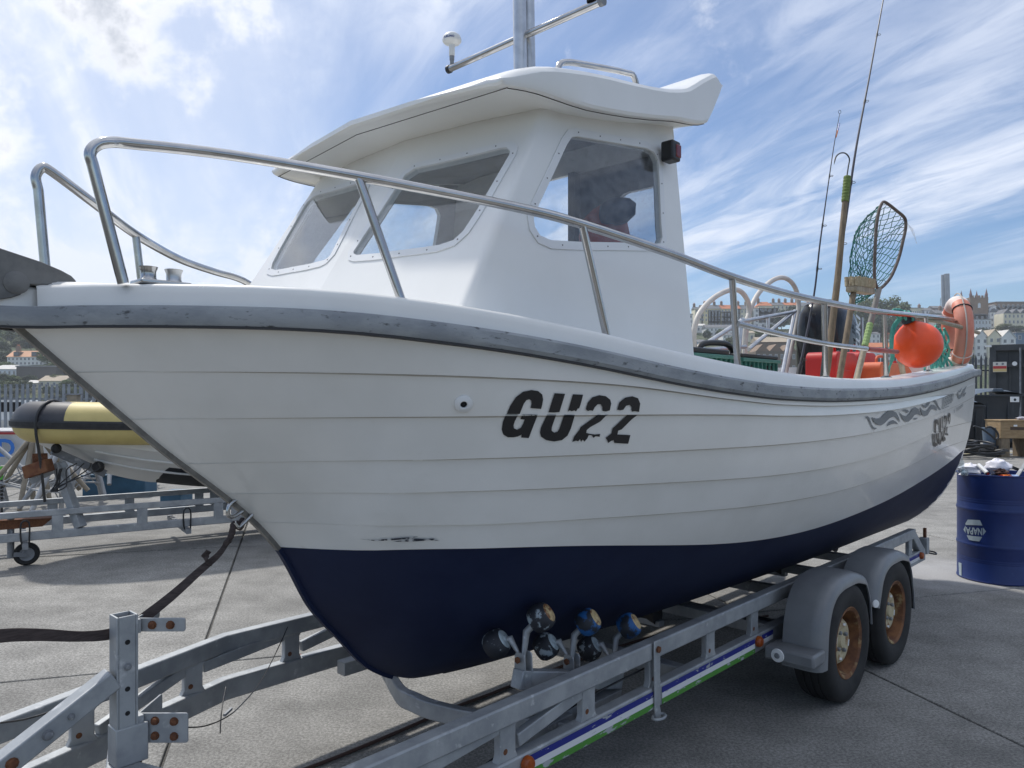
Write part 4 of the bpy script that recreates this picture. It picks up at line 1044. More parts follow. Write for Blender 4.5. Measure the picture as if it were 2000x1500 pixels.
# wiring along the front of the trailer
def px_pts(lst): return [W(onb(u, v, b)[0], b, onb(u, v, b)[1]) for u, v, b in lst]
obj('brake_cable', MB().tube(catmull(px_pts([(562,1224,-.63),(545,1262,-.6),(510,1330,-.4),(470,1378,-.2),(440,1402,-.06),(400,1418,.04),(362,1421,.06)]), 5), .0022, 6), M_black, TR, smooth=60)
obj('brake_cable', MB().tube(catmull(px_pts([(441,1342,-.3),(434,1380,-.2),(431,1410,-.15),(430,1432,-.12)]), 5), .0022, 6), M_black, TR, smooth=60)
obj('cable_clip', MB().bar(*px_pts([(438,1397,-.07),(452,1384,-.10)]), .008, .008), M_galvd, TR)
obj('brake_cable', MB().tube(catmull(px_pts([(0,1412,-.3),(60,1402,-.3),(150,1372,-.3),(190,1350,-.25),(240,1375,-.1),(265,1390,-.02)]), 5), .003, 6), M_black, TR, smooth=60)
obj('brake_cable', MB().tube(catmull(px_pts([(940,1500,.62),(1030,1432,.6),(1110,1385,.6),(1180,1345,.62),(1290,1290,.62)]), 5), .004, 6), M_black, TR, smooth=60)
# winch strap
M_strap = mat('brown_winch_strap', (.045,.034,.033), .9, c2=(.075,.058,.055), vs=30., stretch=(1,1,6), bump=.3, bs=200.)
def ribbon(pts, wv, th=.004, n=5):
    P = catmull(pts, n); rr = []
    for i, p in enumerate(P):
        t = (P[min(i+1,len(P)-1)] - P[max(i-1,0)]).normalized(); k = i/(len(P)-1)*(len(wv)-1); j = min(int(k), len(wv)-2)
        wd_ = wv[j][0]*(1-(k-j)) + wv[j+1][0]*(k-j); an = wv[j][1]*(1-(k-j)) + wv[j+1][1]*(k-j)
        s_ = t.cross(UP).normalized(); u_ = s_.cross(t); a = u_*math.cos(an) + s_*math.sin(an); b = t.cross(a)
        rr.append([p + a*wd_ - b*th*.6, p + b*-th, p - a*wd_ - b*th*.6, p - a*wd_ + b*th*.6, p + b*th, p + a*wd_ + b*th*.6])
    mb = MB().grid(rr, wrap=True); mb.f += [tuple(range(5,-1,-1)), tuple((len(rr)-1)*6+j for j in range(6))]; return mb
sp1 = px_pts([(462,1022,.0),(448,1050,.0),(428,1082,.0),(390,1115,.0),(340,1160,-.01),(290,1200,-.02),(250,1228,-.035),(205,1240,-.04),(150,1243,-.03),(80,1240,-.02),(0,1242,-.02),(-120,1262,-.02)])
stp = thing('winch_strap', sp1[0], 'dark brown webbing strap from the bow eye round the winch post', 'strap')
obj('webbing', ribbon(sp1, [(.005,0),(.008,.3),(.012,.7),(.015,.4),(.017,.1),(.014,0),(.017,0),(.019,.1)]), M_strap, stp, smooth=60, recalc=True)
obj('knot', MB().tube(catmull(px_pts([(474,1012,0),(468,1030,.01),(458,1022,.012),(452,1044,.01),(446,1056,0),(440,1062,.01)]), 4), [.007,.010,.013,.012,.012,.010,.013,.012,.01,.012,.01,.011,.010,.011,.009,.010,.012,.01,.010,.010,.008][:21], 8), M_strap, stp, smooth=60)
obj('loose_tail', ribbon(px_pts([(412,1100,.005),(402,1095,.01),(401,1085,.015),(408,1076,.02)]), [(.011,.8),(.012,.8)], .003), M_strap, stp, smooth=60, recalc=True)
# rust-brown rope lying under the boat
rp = [gnd(u, v) + Vector((0,0,.009)) for u, v in [(560,1520),(660,1482),(780,1432),(880,1388),(960,1358),(1062,1318),(1180,1275),(1300,1240),(1420,1222),(1500,1205)]]
solo('rope', MB().tube(catmull(rp, 6), .008, 8), mat('rust_brown_rope', (.06,.032,.026), .9, bump=.4, bs=200.), 'long rust-brown rope lying on the concrete beneath the fishing boat', 'rope', smooth=60)
# ================================================================ gear on the boat
random.seed(11)
def bp(u, v, b): 
    s, z = onb(u, v, b); return W(s, b, z)
obj('engine_box', MB().obox(W(3.05,.0,1.22), D*.42, NP*.45, UP*.27), M_gel2, boat, bevel=.03)
obj('rod_rack', MB().obox(W(4.25,.62,1.18), D*.42, NP*.14, UP*.23), M_gel2, boat, bevel=.02)
M_cork = mat('dark_rod_blank', (.018,.016,.030), .3, coat=.4)
M_wood = mat('weathered_wood', (.23,.175,.115), .75, c2=(.15,.115,.075), vs=9., stretch=(6,6,1), bump=.15, bs=60.)
M_woodp = mat('pale_pole_wood', (.40,.34,.25), .7, c2=(.28,.235,.17), vs=8., stretch=(5,5,1))
M_gtwine = mat('green_whipping', (.20,.27,.075), .8, c2=(.13,.19,.05), vs=50., stretch=(1,1,6), bump=.5, bs=140.)
M_teal = mat('teal_twine', (.008,.075,.065), .8, c2=(.03,.20,.16), vs=25.)
M_tealr = mat('teal_rope', (.07,.34,.27), .8, c2=(.13,.44,.37), vs=30., bump=.4, bs=160.)
def rod(label, px, b, r0, guides, handle, basez=1.4):
    P = [bp(u, v, b) for u, v in px]
    t = thing('fishing_rod', P[0], label, 'fishing rod', 'fishing rods standing in the rod rack')
    C = catmull(P, 6); n = len(C)
    obj('blank', MB().tube(C, [r0*(1-.78*i/(n-1)) for i in range(n)], 10), M_cork, t, smooth=60)
    h = C[:handle]; obj('grip', MB().tube(h, [r0*1.7]*len(h), 12), M_black, t, smooth=60)
    for k in guides:
        c = C[min(int(k*(n-1)), n-1)]; rr = .013*(1.1-k*.6); ax = (C[min(int(k*(n-1))+1, n-1)]-C[max(int(k*(n-1))-1,0)]).normalized()
        o = c + Vector((.8,-.3,0)).normalized()*(rr+.006)
        e1 = Vector((.8,-.3,0)).normalized(); e2 = ax.cross(e1).normalized()
        mb = MB().tube([o + e1*rr*math.cos(a) + e2*rr*math.sin(a) for a in [i*math.pi/5 for i in range(10)]], .0016, 6, closed=True)
        gd = obj('rod_guide', mb, M_black, t, smooth=60)
        obj('guide_foot', MB().bar(c - ax*.012, o - e1*rr*.9, .003, .003), M_black, gd)
        obj('whipping', MB().tube([c - ax*.016, c + ax*.016], r0*(1-.78*k)*1.25, 10), M_black, t, smooth=60)
    return t, C
r1, C1 = rod('shorter dark fishing rod with a lure tied near its tip', [(1556,745),(1568,690),(1590,575),(1601,480),(1612,400),(1628,290),(1640,222)], .42, .0085, (.16,.30,.44,.60,.76), 5)
M_lure = mat('orange_lure', (.62,.18,.06), .4)
obj('lure', MB().tube([bp(1633,268,.41), bp(1636,255,.41)], [.004,.005], 8), M_lure, r1, smooth=60)
obj('lure', MB().tube([bp(1636,255,.41), bp(1640,240,.41)], [.005,.003], 8), mat('blue_lure', (.05,.08,.35), .3), r1, smooth=60)
obj('tip_ring', MB().tube([bp(1640,222,.42)+Vector((.009*math.cos(a),0,.012+.012*math.sin(a))) for a in [i*math.pi/5 for i in range(10)]], .0014, 6, closed=True), M_black, r1)
rod('tall dark fishing rod rising past the top of the picture', [(1608,745),(1620,640),(1636,530),(1653,420),(1672,290),(1698,150),(1726,-5),(1742,-90)], .60, .013, (.36,.52,.68,.80,.92), 9)
# gaff: wooden pole, steel hook, green whipping
P = [bp(u, v, .66) for u, v in [(1606,772),(1616,715),(1636,545),(1655,345)]]
ga = thing('gaff', P[0], 'wooden gaff pole with a black steel hook and green whipping', 'gaff')
obj('pole', MB().tube(P, [.020,.020,.019,.015], 14), M_wood, ga, smooth=60)
obj('hook', MB().tube(catmull([bp(1653,352,.66), bp(1657,325,.66), bp(1659,310,.66), bp(1652,300,.66), bp(1642,299,.66), bp(1633,306,.66), bp(1629,321,.66)], 5), [.0042]*28 + [.0035,.0025,.0012], 8), M_black, ga, smooth=60)
mb = MB()
for k in range(16):
    f = k/16; c = P[3] + (P[2]-P[3])*.25*f; c2 = P[3] + (P[2]-P[3])*.25*(f+1/17)
    mb.tube([c, c2], [.0205+.002*(k%2), .0205+.002*((k+1)%2)], 12)
obj('whipping', mb, M_gtwine, ga, smooth=30, kind='stuff')
# landing net
zn = zc(1640, 370, 6.8182)
hoop_px = [(515,1325),(470,1220),(462,1080),(468,900),(476,700),(490,480),(520,300),(555,200),(590,165),(660,205),(760,285),(850,360),(880,430),(875,540),(840,700),(800,870),(745,1030),(680,1170),(600,1270)]
def netp(p, dy): 
    u, v = zn(p); return at(u, v, 4.62 + dy)
H = []
for i, p in enumerate(hoop_px): H.append(netp(p, (p[0]-515)/400*.16))
Hc = catmull(H, 3, True)
hp0 = bp(1668,760,.72)
nt_ = thing('landing_net', hp0, 'landing net with a pole handle, bent hoop and green knotted mesh', 'net')
top_h = netp((525,1320), 0)
obj('handle', MB().tube([hp0, (hp0+top_h)/2, top_h], [.019,.018,.0165], 14), mat('grey_pole', (.30,.285,.255), .6, c2=(.22,.21,.19), vs=9.), nt_, smooth=60)
hoop = obj('hoop', MB().tube(Hc, .0095, 10, closed=True), mat('brown_hoop', (.10,.075,.065), .7, c2=(.16,.13,.11), vs=30.), nt_, smooth=60)
def bag(i, r):
    h = Hc[i % len(Hc)]
    bot = netp((300, 1180), .18); ctr = netp((560,800), .1)
    m = h*(1-r) + bot*r
    bul = math.sin(r*math.pi)
    k = (h - ctr); 
    return m + k*.30*bul + Vector((-.06*bul, .10*bul, -.035*bul + .05*r*r*0))
NR, NK = 16, len(Hc)
rnd = {}
def bagj(i, j):
    key = (i % NK, j)
    if key not in rnd:
        p = bag(i, j/NR*.97); rnd[key] = p + Vector((random.uniform(-1,1), random.uniform(-1,1), random.uniform(-1,1)))*(.006 if 0 < j < NR else 0)
    return rnd[key]
mb = MB()
for j in range(NR):
    st = 2 if j < NR*.62 else 4
    for i in range(0, NK, st):
        a = bagj(i + (0 if j % 2 == 0 else st//2), j)
        for di in ((0, st) if j % 2 == 0 else (0, st)):
            b = bagj(i + (0 if (j+1) % 2 == 0 else st//2) + (di - st if j % 2 == 0 else di), j+1) if False else bagj(i + (st//2 if j % 2 == 0 else 0) + (di - st if j % 2 == 0 else di), j+1)
            md = (a+b)/2 + Vector((0,0,-.004)); mb.tube([a, md, b], .0022, 4, caps=False)
        mb.sphere(a, .0034, 5, 4)
obj('netting', mb, M_teal, nt_, kind='stuff')
mb = MB()
for k in range(4): mb.tube(catmull([netp((870,430+30*k),.15), netp((910+20*k,460+20*k),.15), netp((960+20*k,560+50*k),.14), netp((980+15*k,520+60*k),.14)], 3), .0009, 4)
obj('loose_twine', mb, M_white, nt_, kind='stuff')
# deck brush
br_ = thing('deck_brush', bp(1640,760,.80), 'long-handled deck brush standing head up with pale bristles', 'brush')
obj('handle', MB().tube([bp(1636,762,.80), bp(1667,572,.80)], .0165, 14), M_wood, br_, smooth=60)
hc = bp(1681,566,.80); hx_ = (bp(1714,568,.80)-bp(1646,558,.80)).normalized()
obj('head', MB().prism(roundpoly([(-.155,-.018),(.155,-.022),(.155,.016),(-.155,.016)], .014), hc - NP*.03, hx_, UP, NP*.06), M_woodp, br_, bevel=.004)
mb = MB()
for i in range(22):
    for j in range(4):
        c = hc + hx_*(-.148+.01409*i) + NP*(-.027+.018*j) + UP*.014; tp = c + UP*(.052+random.uniform(-.004,.004)) + hx_*random.uniform(-.006,.006) + NP*random.uniform(-.008,.008)
        mb.tube([c, tp], [.0088,.0105], 6)
obj('bristles', mb, mat('cream_bristles', (.52,.43,.29), .9, c2=(.38,.31,.20), vs=60., bump=.6, bs=240.), br_, kind='stuff')
gs = thing('whipped_stick', bp(1672,755,.86), 'short wooden stick with a green whipped grip beside the net handle', 'stick')
obj('shaft', MB().tube([bp(1670,758,.86), bp(1698,640,.86)], .0135, 12), M_woodp, gs, smooth=60)
mb = MB()
for k in range(14):
    a, b = bp(1689+.75*k,676-3.1*k,.86), bp(1689+.75*(k+1),676-3.1*(k+1),.86); mb.tube([a, b], [.017+.002*(k%2), .017+.002*((k+1)%2)], 10)
obj('whipping', mb, mat('pale_green_whipping', (.30,.42,.17), .8, bump=.4, bs=150.), gs, smooth=30, kind='stuff')
# extra pale stick aft of the buoy
solo('wooden_pole', MB().tube([bp(1758,700,.75), bp(1768,752,.75)], .018, 12), M_woodp, 'short pale pole leaning in the cockpit behind the orange buoy', 'pole', smooth=60)
# boat hook lying along the stern rail
solo('boat_hook_pole', MB().tube([bp(1790,621,.98), bp(1830,627,.96), bp(1870,637,.94), bp(1911,650,.92)], .0145, 12), M_woodp, 'pale wooden pole lashed along the stern rail pointing aft', 'pole', smooth=60)
# orange buoy
bc = bp(1792,674,1.04)
by = thing('buoy', bc - UP*.145, 'bright orange inflatable buoy tied to the stern rail', 'buoy')
axb = (Vector((-.42,-.15,.9))).normalized()
prof = [(0,-.132)] + [(.132*math.sin(a), -.132*math.cos(a)) for a in [math.pi*i/22 for i in range(1,18)]] + [(.060,.122),(.040,.134),(.028,.144)]
obj('body', MB().lathe(prof, bc, axb, 40), mat('fluorescent_orange', (1.0,.10,.015), .42, c2=(.92,.08,.012), vs=9., coat=.1), by, smooth=60)
obj('neck', MB().lathe([(.034,.146),(.036,.158),(.030,.185),(.032,.205),(.022,.212),(0,.212)], bc, axb, 20), mat('dark_blue_neck', (.02,.025,.035), .5), by, smooth=50)
mb = MB()
for k in range(3):
    c = bc + axb*.20; r_ = bp(1752+14*k,611+2*k,1.04); mb.tube(catmull([c, (c+r_)/2+UP*.015, r_, r_+Vector((.02,.02,-.03)), c+Vector((.01,.02,0))], 4), .0055, 7)
obj('lashing', mb, M_tealr, by, smooth=60, kind='stuff')
# lifebuoy
lc = bp(1869,650,.86)
vx = Vector((.592,1,0)).normalized(); nx = Vector((vx.y,-vx.x,0)); nl_ = (nx*math.cos(R(15)) + vx*math.sin(R(15))).normalized(); lx = UP.cross(nl_).normalized()
lb = thing('lifebuoy', lc - UP*.29, 'faded salmon and white lifebuoy standing on the port quarter', 'lifebuoy')
M_salm = mat('faded_salmon', (.62,.19,.12), .55, c2=(.66,.27,.19), vs=6.); M_lw = mat('chalky_white', (.72,.66,.62), .6, c2=(.70,.52,.46), vs=8.)
def torus_arc(a0, a1, R0, rx, rz, n=26, m=16):
    rows = []
    for i in range(n+1):
        a = a0+(a1-a0)*i/n; rad = lx*math.cos(a)*.92 + UP*math.sin(a)*1.12
        rows.append([lc + rad*R0 + rad.normalized()*rz*math.cos(t) + nl_*rx*math.sin(t) for t in [2*math.pi*j/m for j in range(m)]])
    return MB().grid(rows, wrap=True)
for a0, a1, m in ((60,120,M_lw),(120,240,M_salm),(240,300,M_lw),(300,420,M_salm)):
    obj('ring_section', torus_arc(R(a0), R(a1), .20, .062, .052), m, lb, smooth=60)
for k in range(4):
    a0 = R(45+90*k)
    pts = [lc + (lx*math.cos(a)*.92+UP*math.sin(a)*1.12)*(.252+.012*math.sin((a-a0)/R(90)*math.pi)) + nl_*.0 for a in [a0+R(90)*i/8 for i in range(9)]]
    obj('grab_line', MB().tube(pts, .005, 8), mat('grey_line', (.45,.42,.38), .8), lb, smooth=60)
    rr_ = []
    obj('strap_band', MB().tube([lc + (lx*math.cos(a0)*.92+UP*math.sin(a0)*1.12)*.20 + (lx*math.cos(a0)+UP*math.sin(a0))*.0545*math.cos(t) + nl_*.0645*math.sin(t) for t in [2*math.pi*j/16 for j in range(16)]], .005, 6, closed=True), M_black if k % 2 else M_lw, lb, smooth=60)
# teal ropes and net bundle
ro = thing('rope_bundle', bp(1830,728,.82), 'bundle of teal rope and netting heaped beside the lifebuoy', 'rope')
mb = MB()
for k in range(26):
    u0 = 1818+random.uniform(-8,26); v0 = 640+random.uniform(-4,20); u1 = 1806+random.uniform(-4,50); b = random.uniform(.72,.9)
    mb.tube(catmull([bp(u0,v0,b), bp(u0+random.uniform(-8,16),v0+25,b+.02), bp((u0+u1)/2+random.uniform(-9,9),690,b), bp(u1+random.uniform(-5,5),715,b), bp(u1,738,b)], 3), .0085, 6)
obj('strands', mb, M_tealr, ro, smooth=60, kind='stuff')
mb = MB()
for k in range(3):
    mb.tube(catmull([bp(1738+k*5,612,1.02), bp(1748+4*k,604,1.04), bp(1758+4*k,616,1.03), bp(1742+3*k,640,1.0), bp(1739+2*k,680,.98), bp(1741+2*k,700,.96), bp(1733-4*k,738,.9)], 4), .0055, 7)
solo('hanging_rope', mb, M_tealr, 'teal rope looped over the rail and hanging beside the buoy', 'rope', smooth=60)
# red fuel can, red jerrycan, orange can
def can(name, label, u0, u1, vt, b, hgt, m, dep=.17, cap=M_black, cat='fuel can', group=None):
    p = bp(u0, vt, b); q = bp(u1, vt, b); ln = (q-p).length; c = (p+q)/2; zt = p.z
    t = thing(name, Vector((c.x, c.y, zt-hgt)), label, cat, group)
    sil = roundpoly([(-ln/2,0),(ln/2,0),(ln/2,hgt*.86),(ln*.32,hgt),(-ln/2+.03,hgt),(-ln/2,hgt*.93)], .03, 4)
    body = obj('body', MB().prism(sil, Vector((c.x, c.y, zt-hgt)) - NP*dep/2, D, UP, NP*dep), m, t, bevel=.016, seg=3)
    obj('side_recess', MB().prism(roundpoly([(-ln*.36,hgt*.12),(ln*.36,hgt*.12),(ln*.36,hgt*.74),(-ln*.36,hgt*.74)], .03, 4), Vector((c.x,c.y,zt-hgt)) + NP*(dep/2-.001), D, UP, NP*.004), m, body, bevel=.003)
    obj('handle', MB().tube(catmull([c + D*-ln*.22 + UP*(zt-c.z-.01), c + D*-ln*.18 + UP*.035, c + D*ln*.05 + UP*.038, c + D*ln*.1 + UP*-.005], 4), .011, 8), m, t, smooth=60)
    obj('cap', MB().lathe([(.024,0),(.024,.03),(.02,.036),(0,.036)], c + D*ln*.32 + UP*(-.02), UP, 16), cap, t, smooth=40)
    return t
M_redc = mat('red_fuel_plastic', (.52,.018,.012), .42, c2=(.44,.016,.012), vs=7.)
M_ocan = mat('orange_can_plastic', (.66,.15,.05), .5, c2=(.58,.12,.045), vs=9.)
can('fuel_can', 'red plastic fuel can standing nearest the outboard motor', 1603, 1648, 687, .25, .50, M_redc, .22)
can('fuel_can', 'red plastic fuel can between the gaff pole and the net handle', 1651, 1690, 687, .22, .50, M_redc, .20)
can('fuel_can', 'faded orange can with a red screw cap below the buoy', 1692, 1756, 707, .40, .45, M_ocan, .20, mat('red_cap', (.5,.02,.015), .4))
# green fish crates and black toolbox handle
M_crate = mat('teal_green_crate', (.045,.165,.135), .5, c2=(.035,.13,.11), vs=8.)
def crate(label, u0, u1, vt, b, hgt, dep, zoff=0):
    p = bp(u0, vt, b); q = bp(u1, vt, b); ln = (q-p).length; c = (p+q)/2; zt = p.z; base = Vector((c.x, c.y, zt-hgt)) - NP*dep/2
    t = thing('fish_crate', base, label, 'crate', 'green fish crates in the cockpit')
    th = .012
    for sgn in (1, -1):
        o = base + NP*sgn*(dep/2)
        wall = MB().obox(o + UP*hgt*.5, D*ln/2, NP*th/2, UP*(hgt*.5)); wo = obj('side_wall', wall, M_crate, t)
        obj('rim', MB().obox(o + UP*(hgt-.012) + NP*sgn*.014, D*(ln/2+.01), NP*.012, UP*.010), M_crate, wo, bevel=.003)
        obj('rim', MB().obox(o + UP*(hgt*.62) + NP*sgn*.011, D*(ln/2), NP*.009, UP*.006), M_crate, wo, bevel=.002)
        for k in range(9): obj('rib', MB().obox(o + D*(-ln/2+ln*(k+.5)/9) + UP*hgt*.48 + NP*sgn*.010, D*.004, NP*.010, UP*hgt*.44), M_crate, wo)
        for k in (-1, 1): obj('slot', MB().obox(o + D*ln*.25*k + UP*hgt*.81 + NP*sgn*.0075, D*.035, NP*.003, UP*.012), M_dark, wo)
    for sgn in (1, -1): obj('end_wall', MB().obox(base + D*sgn*(ln/2-.001) + UP*hgt*.5, D*th/2, NP*(dep/2+.006), UP*hgt*.5), M_crate, t)
    obj('floor', MB().obox(base + UP*.01, D*ln/2, NP*dep/2, UP*.01), M_crate, t)
    return t, base, ln
tc1, cb1, cl1 = crate('taller teal green fish crate just aft of the cabin', 1346, 1434, 688, .42, .27, .36)
tc2, cb2, cl2 = crate('lower teal green fish crate with a yellow label', 1446, 1516, 698, .36, .26, .36)
obj('label_sticker', MB().obox(cb2 + NP*.20 + UP*.13, D*.075, NP*.001, UP*.045), mat('faded_yellow_label', (.42,.38,.16), .7, c2=(.32,.34,.20), vs=20.), tc2)
tb = thing('toolbox', cb1 + UP*.27, 'black toolbox lid with an arched carry handle on the fish crate', 'toolbox')
obj('lid', MB().obox(cb1 + UP*.287, D*.24, NP*.15, UP*.016), M_black, tb, bevel=.008)
obj('handle', MB().tube(catmull([bp(1362,690,.25), bp(1367,676,.25), bp(1382,670,.25), bp(1415,671,.25), bp(1428,680,.25), bp(1432,692,.25)], 5), .017, 10), M_black, tb, smooth=60)
lidb = solo('black_lid', MB().obox(cb2 + UP*.272, D*cl2*.52, NP*.19, UP*.011), M_black, 'flat black lid lying on the lower green fish crate', 'lid', bevel=.006)
# white hose hoops and aluminium stern frame
M_hose = mat('cream_hose', (.62,.585,.53), .5, c2=(.54,.50,.45), vs=7.)
for lab, px in (('cream hose bent into a hoop nearest the cabin', [(1360,745),(1357,690),(1355,650),(1366,612),(1395,581),(1428,566),(1450,572),(1463,600),(1457,650),(1455,700),(1455,745)]),
                ('taller cream hose hoop beside the aluminium frame', [(1452,750),(1454,690),(1458,630),(1478,578),(1508,548),(1533,543),(1552,560),(1560,595),(1552,650),(1540,700),(1530,748)])):
    solo('hose_hoop', MB().tube(catmull([bp(u, v, -.50) for u, v in px], 6), .0205, 12), M_hose, lab, 'hose', 'cream hose hoops', smooth=60)
fr = thing('stern_frame', bp(1525,745,-.42), 'bolted frame of bare aluminium tubes standing in the cockpit', 'frame')
for (a, b) in (((1378,672),(1452,624)),((1462,682),(1552,608)),((1447,628),(1552,609)),((1553,606),(1524,750)),((1449,622),(1437,745)),((1376,684),(1456,677)),((1500,646),(1500,618))):
    obj('tube', MB().tube([bp(*a,-.42), bp(*b,-.42)], .0165, 12), M_alu, fr, smooth=60)
# outboard motor on the transom
ob = thing('outboard_motor', W(6.28,-.1,.45), 'black outboard motor with silver maker lettering on the transom', 'outboard motor')
M_cowl = mat('gloss_black_cowl', (.010,.011,.013), .22, coat=.1, spec=.4)
oc = W(6.34,-.27,0); ax_s, ax_b = D, NP
secs = [(1.42,.15,.12,.05),(1.50,.24,.19,.03),(1.62,.29,.215,.02),(1.80,.31,.225,.01),(2.0,.315,.225,0),(2.15,.305,.215,-.01),(2.26,.275,.195,-.03),(2.34,.21,.15,-.05),(2.385,.11,.08,-.07),(2.395,.02,.02,-.075)]
rows = []
for z, a, b, sh in secs:
    rows.append([oc + UP*z + D*(sh + a*math.copysign(abs(math.cos(t))**.62, math.cos(t))) + NP*(b*math.copysign(abs(math.sin(t))**.62, math.sin(t))) for t in [2*math.pi*j/32 for j in range(32)]])
cw_ = obj('cowling', MB().grid(rows, wrap=True), M_cowl, ob, smooth=50)
obj('cowling_seam', MB().grid([[oc + UP*z + D*(.005+a*math.copysign(abs(math.cos(t))**.62, math.cos(t))) + NP*(b*math.copysign(abs(math.sin(t))**.62, math.sin(t))) for t in [2*math.pi*j/32 for j in range(32)]] for z, a, b in ((1.69,.308,.228),(1.70,.313,.233),(1.715,.313,.233),(1.725,.309,.229))], wrap=True), M_galvd, cw_, smooth=50)
obj('leg', MB().prism(roundpoly([(-.13,.55),(.13,.55),(.16,1.45),(-.15,1.45)], .05), oc - NP*.05, D, UP, NP*.10), M_cowl, ob, bevel=.02)
obj('clamp_bracket', MB().prism([(-.22,1.05),(-.10,1.05),(-.08,1.5),(-.24,1.5)], oc - NP*.12, D, UP, NP*.24), M_black, ob, bevel=.01)
obj('cavitation_plate', MB().obox(oc + UP*.62, D*.22, NP*.10, UP*.006), M_cowl, ob)
obj('gearcase', MB().tube([oc + UP*.45 - D*.2, oc + UP*.45 - D*.05, oc + UP*.45 + D*.18], [.02,.06,.05], 16), M_cowl, ob, smooth=60)
for k in range(3):
    a = k*2.094; u_ = NP*math.cos(a) + UP*math.sin(a); v_ = NP*-math.sin(a) + UP*math.cos(a)
    obj('propeller_blade', MB().prism(roundpoly([(0,-.03),(.14,-.05),(.15,.05),(0,.03)], .03), oc + UP*.45 + D*.2, u_, (v_*.8+D*.4).normalized(), D*.006), M_galvd, ob)
M_sil = mat('silver_print', (.55,.57,.60), .3, .5)
def ob_conv(x, y):
    # lettering runs up the port side of the cowling
    return oc + UP*(1.98 + x) + D*(.08 - y) + NP*(.2335)
text_mesh('SUZUKI', .15, ob_conv, M_sil, 'maker_lettering', cw_, bold=.004, shear=.25)
obj('side_stripe', MB().obox(oc + UP*1.98 + D*.205 + NP*.224, D*.012, NP*.006, UP*.26), M_sil, cw_)
# ---- inside the cabin: hanging oilskin
jk = thing('oilskin_jacket', W(2.05,.33,1.75), 'orange and navy oilskin jacket hanging inside the cabin', 'jacket')
M_or = mat('orange_oilskin', (.55,.085,.03), .5, c2=(.42,.06,.025), vs=20., bump=.4, bs=30.); M_nv = mat('navy_oilskin', (.015,.02,.04), .5, c2=(.03,.035,.06), vs=20., bump=.4, bs=30.)
def jp(u, v, s_):
    b, z = ons(u, v, s_); return W(s_, b, z)
def blob(pts, wd, m, nm, b=2.05):
    rows = []
    P = [jp(u, v, b) for u, v in pts]; n = 14
    for i, p in enumerate(P):
        rows.append([p + D*wd[i][0]*math.cos(t)*(1+.10*math.sin(3*t+i)) + NP*wd[i][1]*math.sin(t)*(1+.12*math.cos(4*t+i*.7)) for t in [2*math.pi*j/n for j in range(n)]])
    return obj(nm, MB().grid(rows, wrap=True), m, jk, smooth=70)
blob([(1200,396),(1195,400),(1190,412),(1182,430),(1180,460),(1182,500),(1184,560)], [(.01,.01),(.05,.04),(.085,.06),(.10,.08),(.12,.09),(.13,.10),(.13,.10)], M_or, 'body')
blob([(1206,388),(1206,391),(1208,402),(1206,420),(1198,436),(1192,440)], [(.01,.01),(.05,.05),(.075,.07),(.07,.07),(.05,.05),(.02,.02)], M_nv, 'hood', 2.00)
blob([(1165,440),(1160,446),(1158,470),(1160,520)], [(.01,.01),(.045,.04),(.06,.05),(.06,.05)], M_nv, 'sleeve', 1.99)
# ================================================================ things in the yard
random.seed(5)
# ---- blue drum with rubbish on top
dc = Vector((4.095, 6.355, 0)); DR = .2925
M_drum = mat('blue_drum_paint', (.005,.022,.125), .42, c2=(.007,.027,.145), vs=4., c3=(.015,.04,.16), v3=20., lo3=.62, hi3=.75)
M_pale = mat('pale_blue_print', (.42,.50,.55), .5, c2=(.34,.42,.48), vs=30.)
dm = thing('oil_drum', dc, 'blue steel drum with a pale printed logo upside down, full of rubbish', 'drum')
prof = [(.262,.0),(.296,.003),(.298,.012),(.2925,.02)]
for z in (.16,.175,.19): prof += [(.2925,z-.006),(.2905,z),(.2925,z+.006)]
prof += [(.2925,.275),(.297,.288),(.300,.298),(.297,.308),(.2925,.32),(.2925,.57),(.297,.583),(.300,.593),(.297,.603),(.2925,.615)]
for z in (.65,.668,.686): prof += [(.2925,z-.006),(.2905,z),(.2925,z+.006)]
prof += [(.2925,.872),(.297,.876),(.299,.884),(.296,.890),(.290,.888),(.289,.84)]
body = obj('body', MB().lathe(prof, dc, UP, 72, caps=False), M_drum, dm, smooth=40)
obj('contents', MB().lathe([(.288,.845),(.15,.852),(0,.855)], dc, UP, 32), mat('drum_rubbish', (.03,.05,.12), .7, c2=(.02,.02,.025), vs=12.), dm)
def cyl_hit(u, v, r=DR+.0015):
    dx, dy = (u-CX)/F, 1.0; a = dx*dx+dy*dy; b = -2*(dx*dc.x+dy*dc.y); c = dc.x**2+dc.y**2-r*r
    t = (-b - math.sqrt(max(b*b-4*a*c, 0)))/(2*a); return Vector((dx*t, t, EYE+(HY-v)/F*t))
zd = zc(1840, 860, 5.0)
mb = MB()
def cyl_poly(poly, nm, m, par):
    return decal([poly], zd, m, nm, par, off=0, maxlen=4., hit=lambda u, v, o: cyl_hit(u, v, DR+.003))
for k, poly in enumerate([[(228,812),(250,774),(310,776),(370,780),(394,832),(310,828),(230,826)], [(240,925),(310,936),(392,943),(364,988),(310,982),(262,972)], [(209,870),(229,832),(229,906)], [(398,850),(429,890),(398,930)]]):
    cyl_poly(poly, 'logo_panel', M_pale, body)
text_mesh('NAPA', 1.0, lambda x, y: cyl_hit(*zd((314 - x*78, 884 + y*92 - x*6)), r=DR+.004), M_pale, 'logo_lettering', body, bold=.03, sx=.78)
cyl_poly([(160,1190),(189,1200),(190,1325),(166,1310)], 'drum_sticker', M_pale, body)
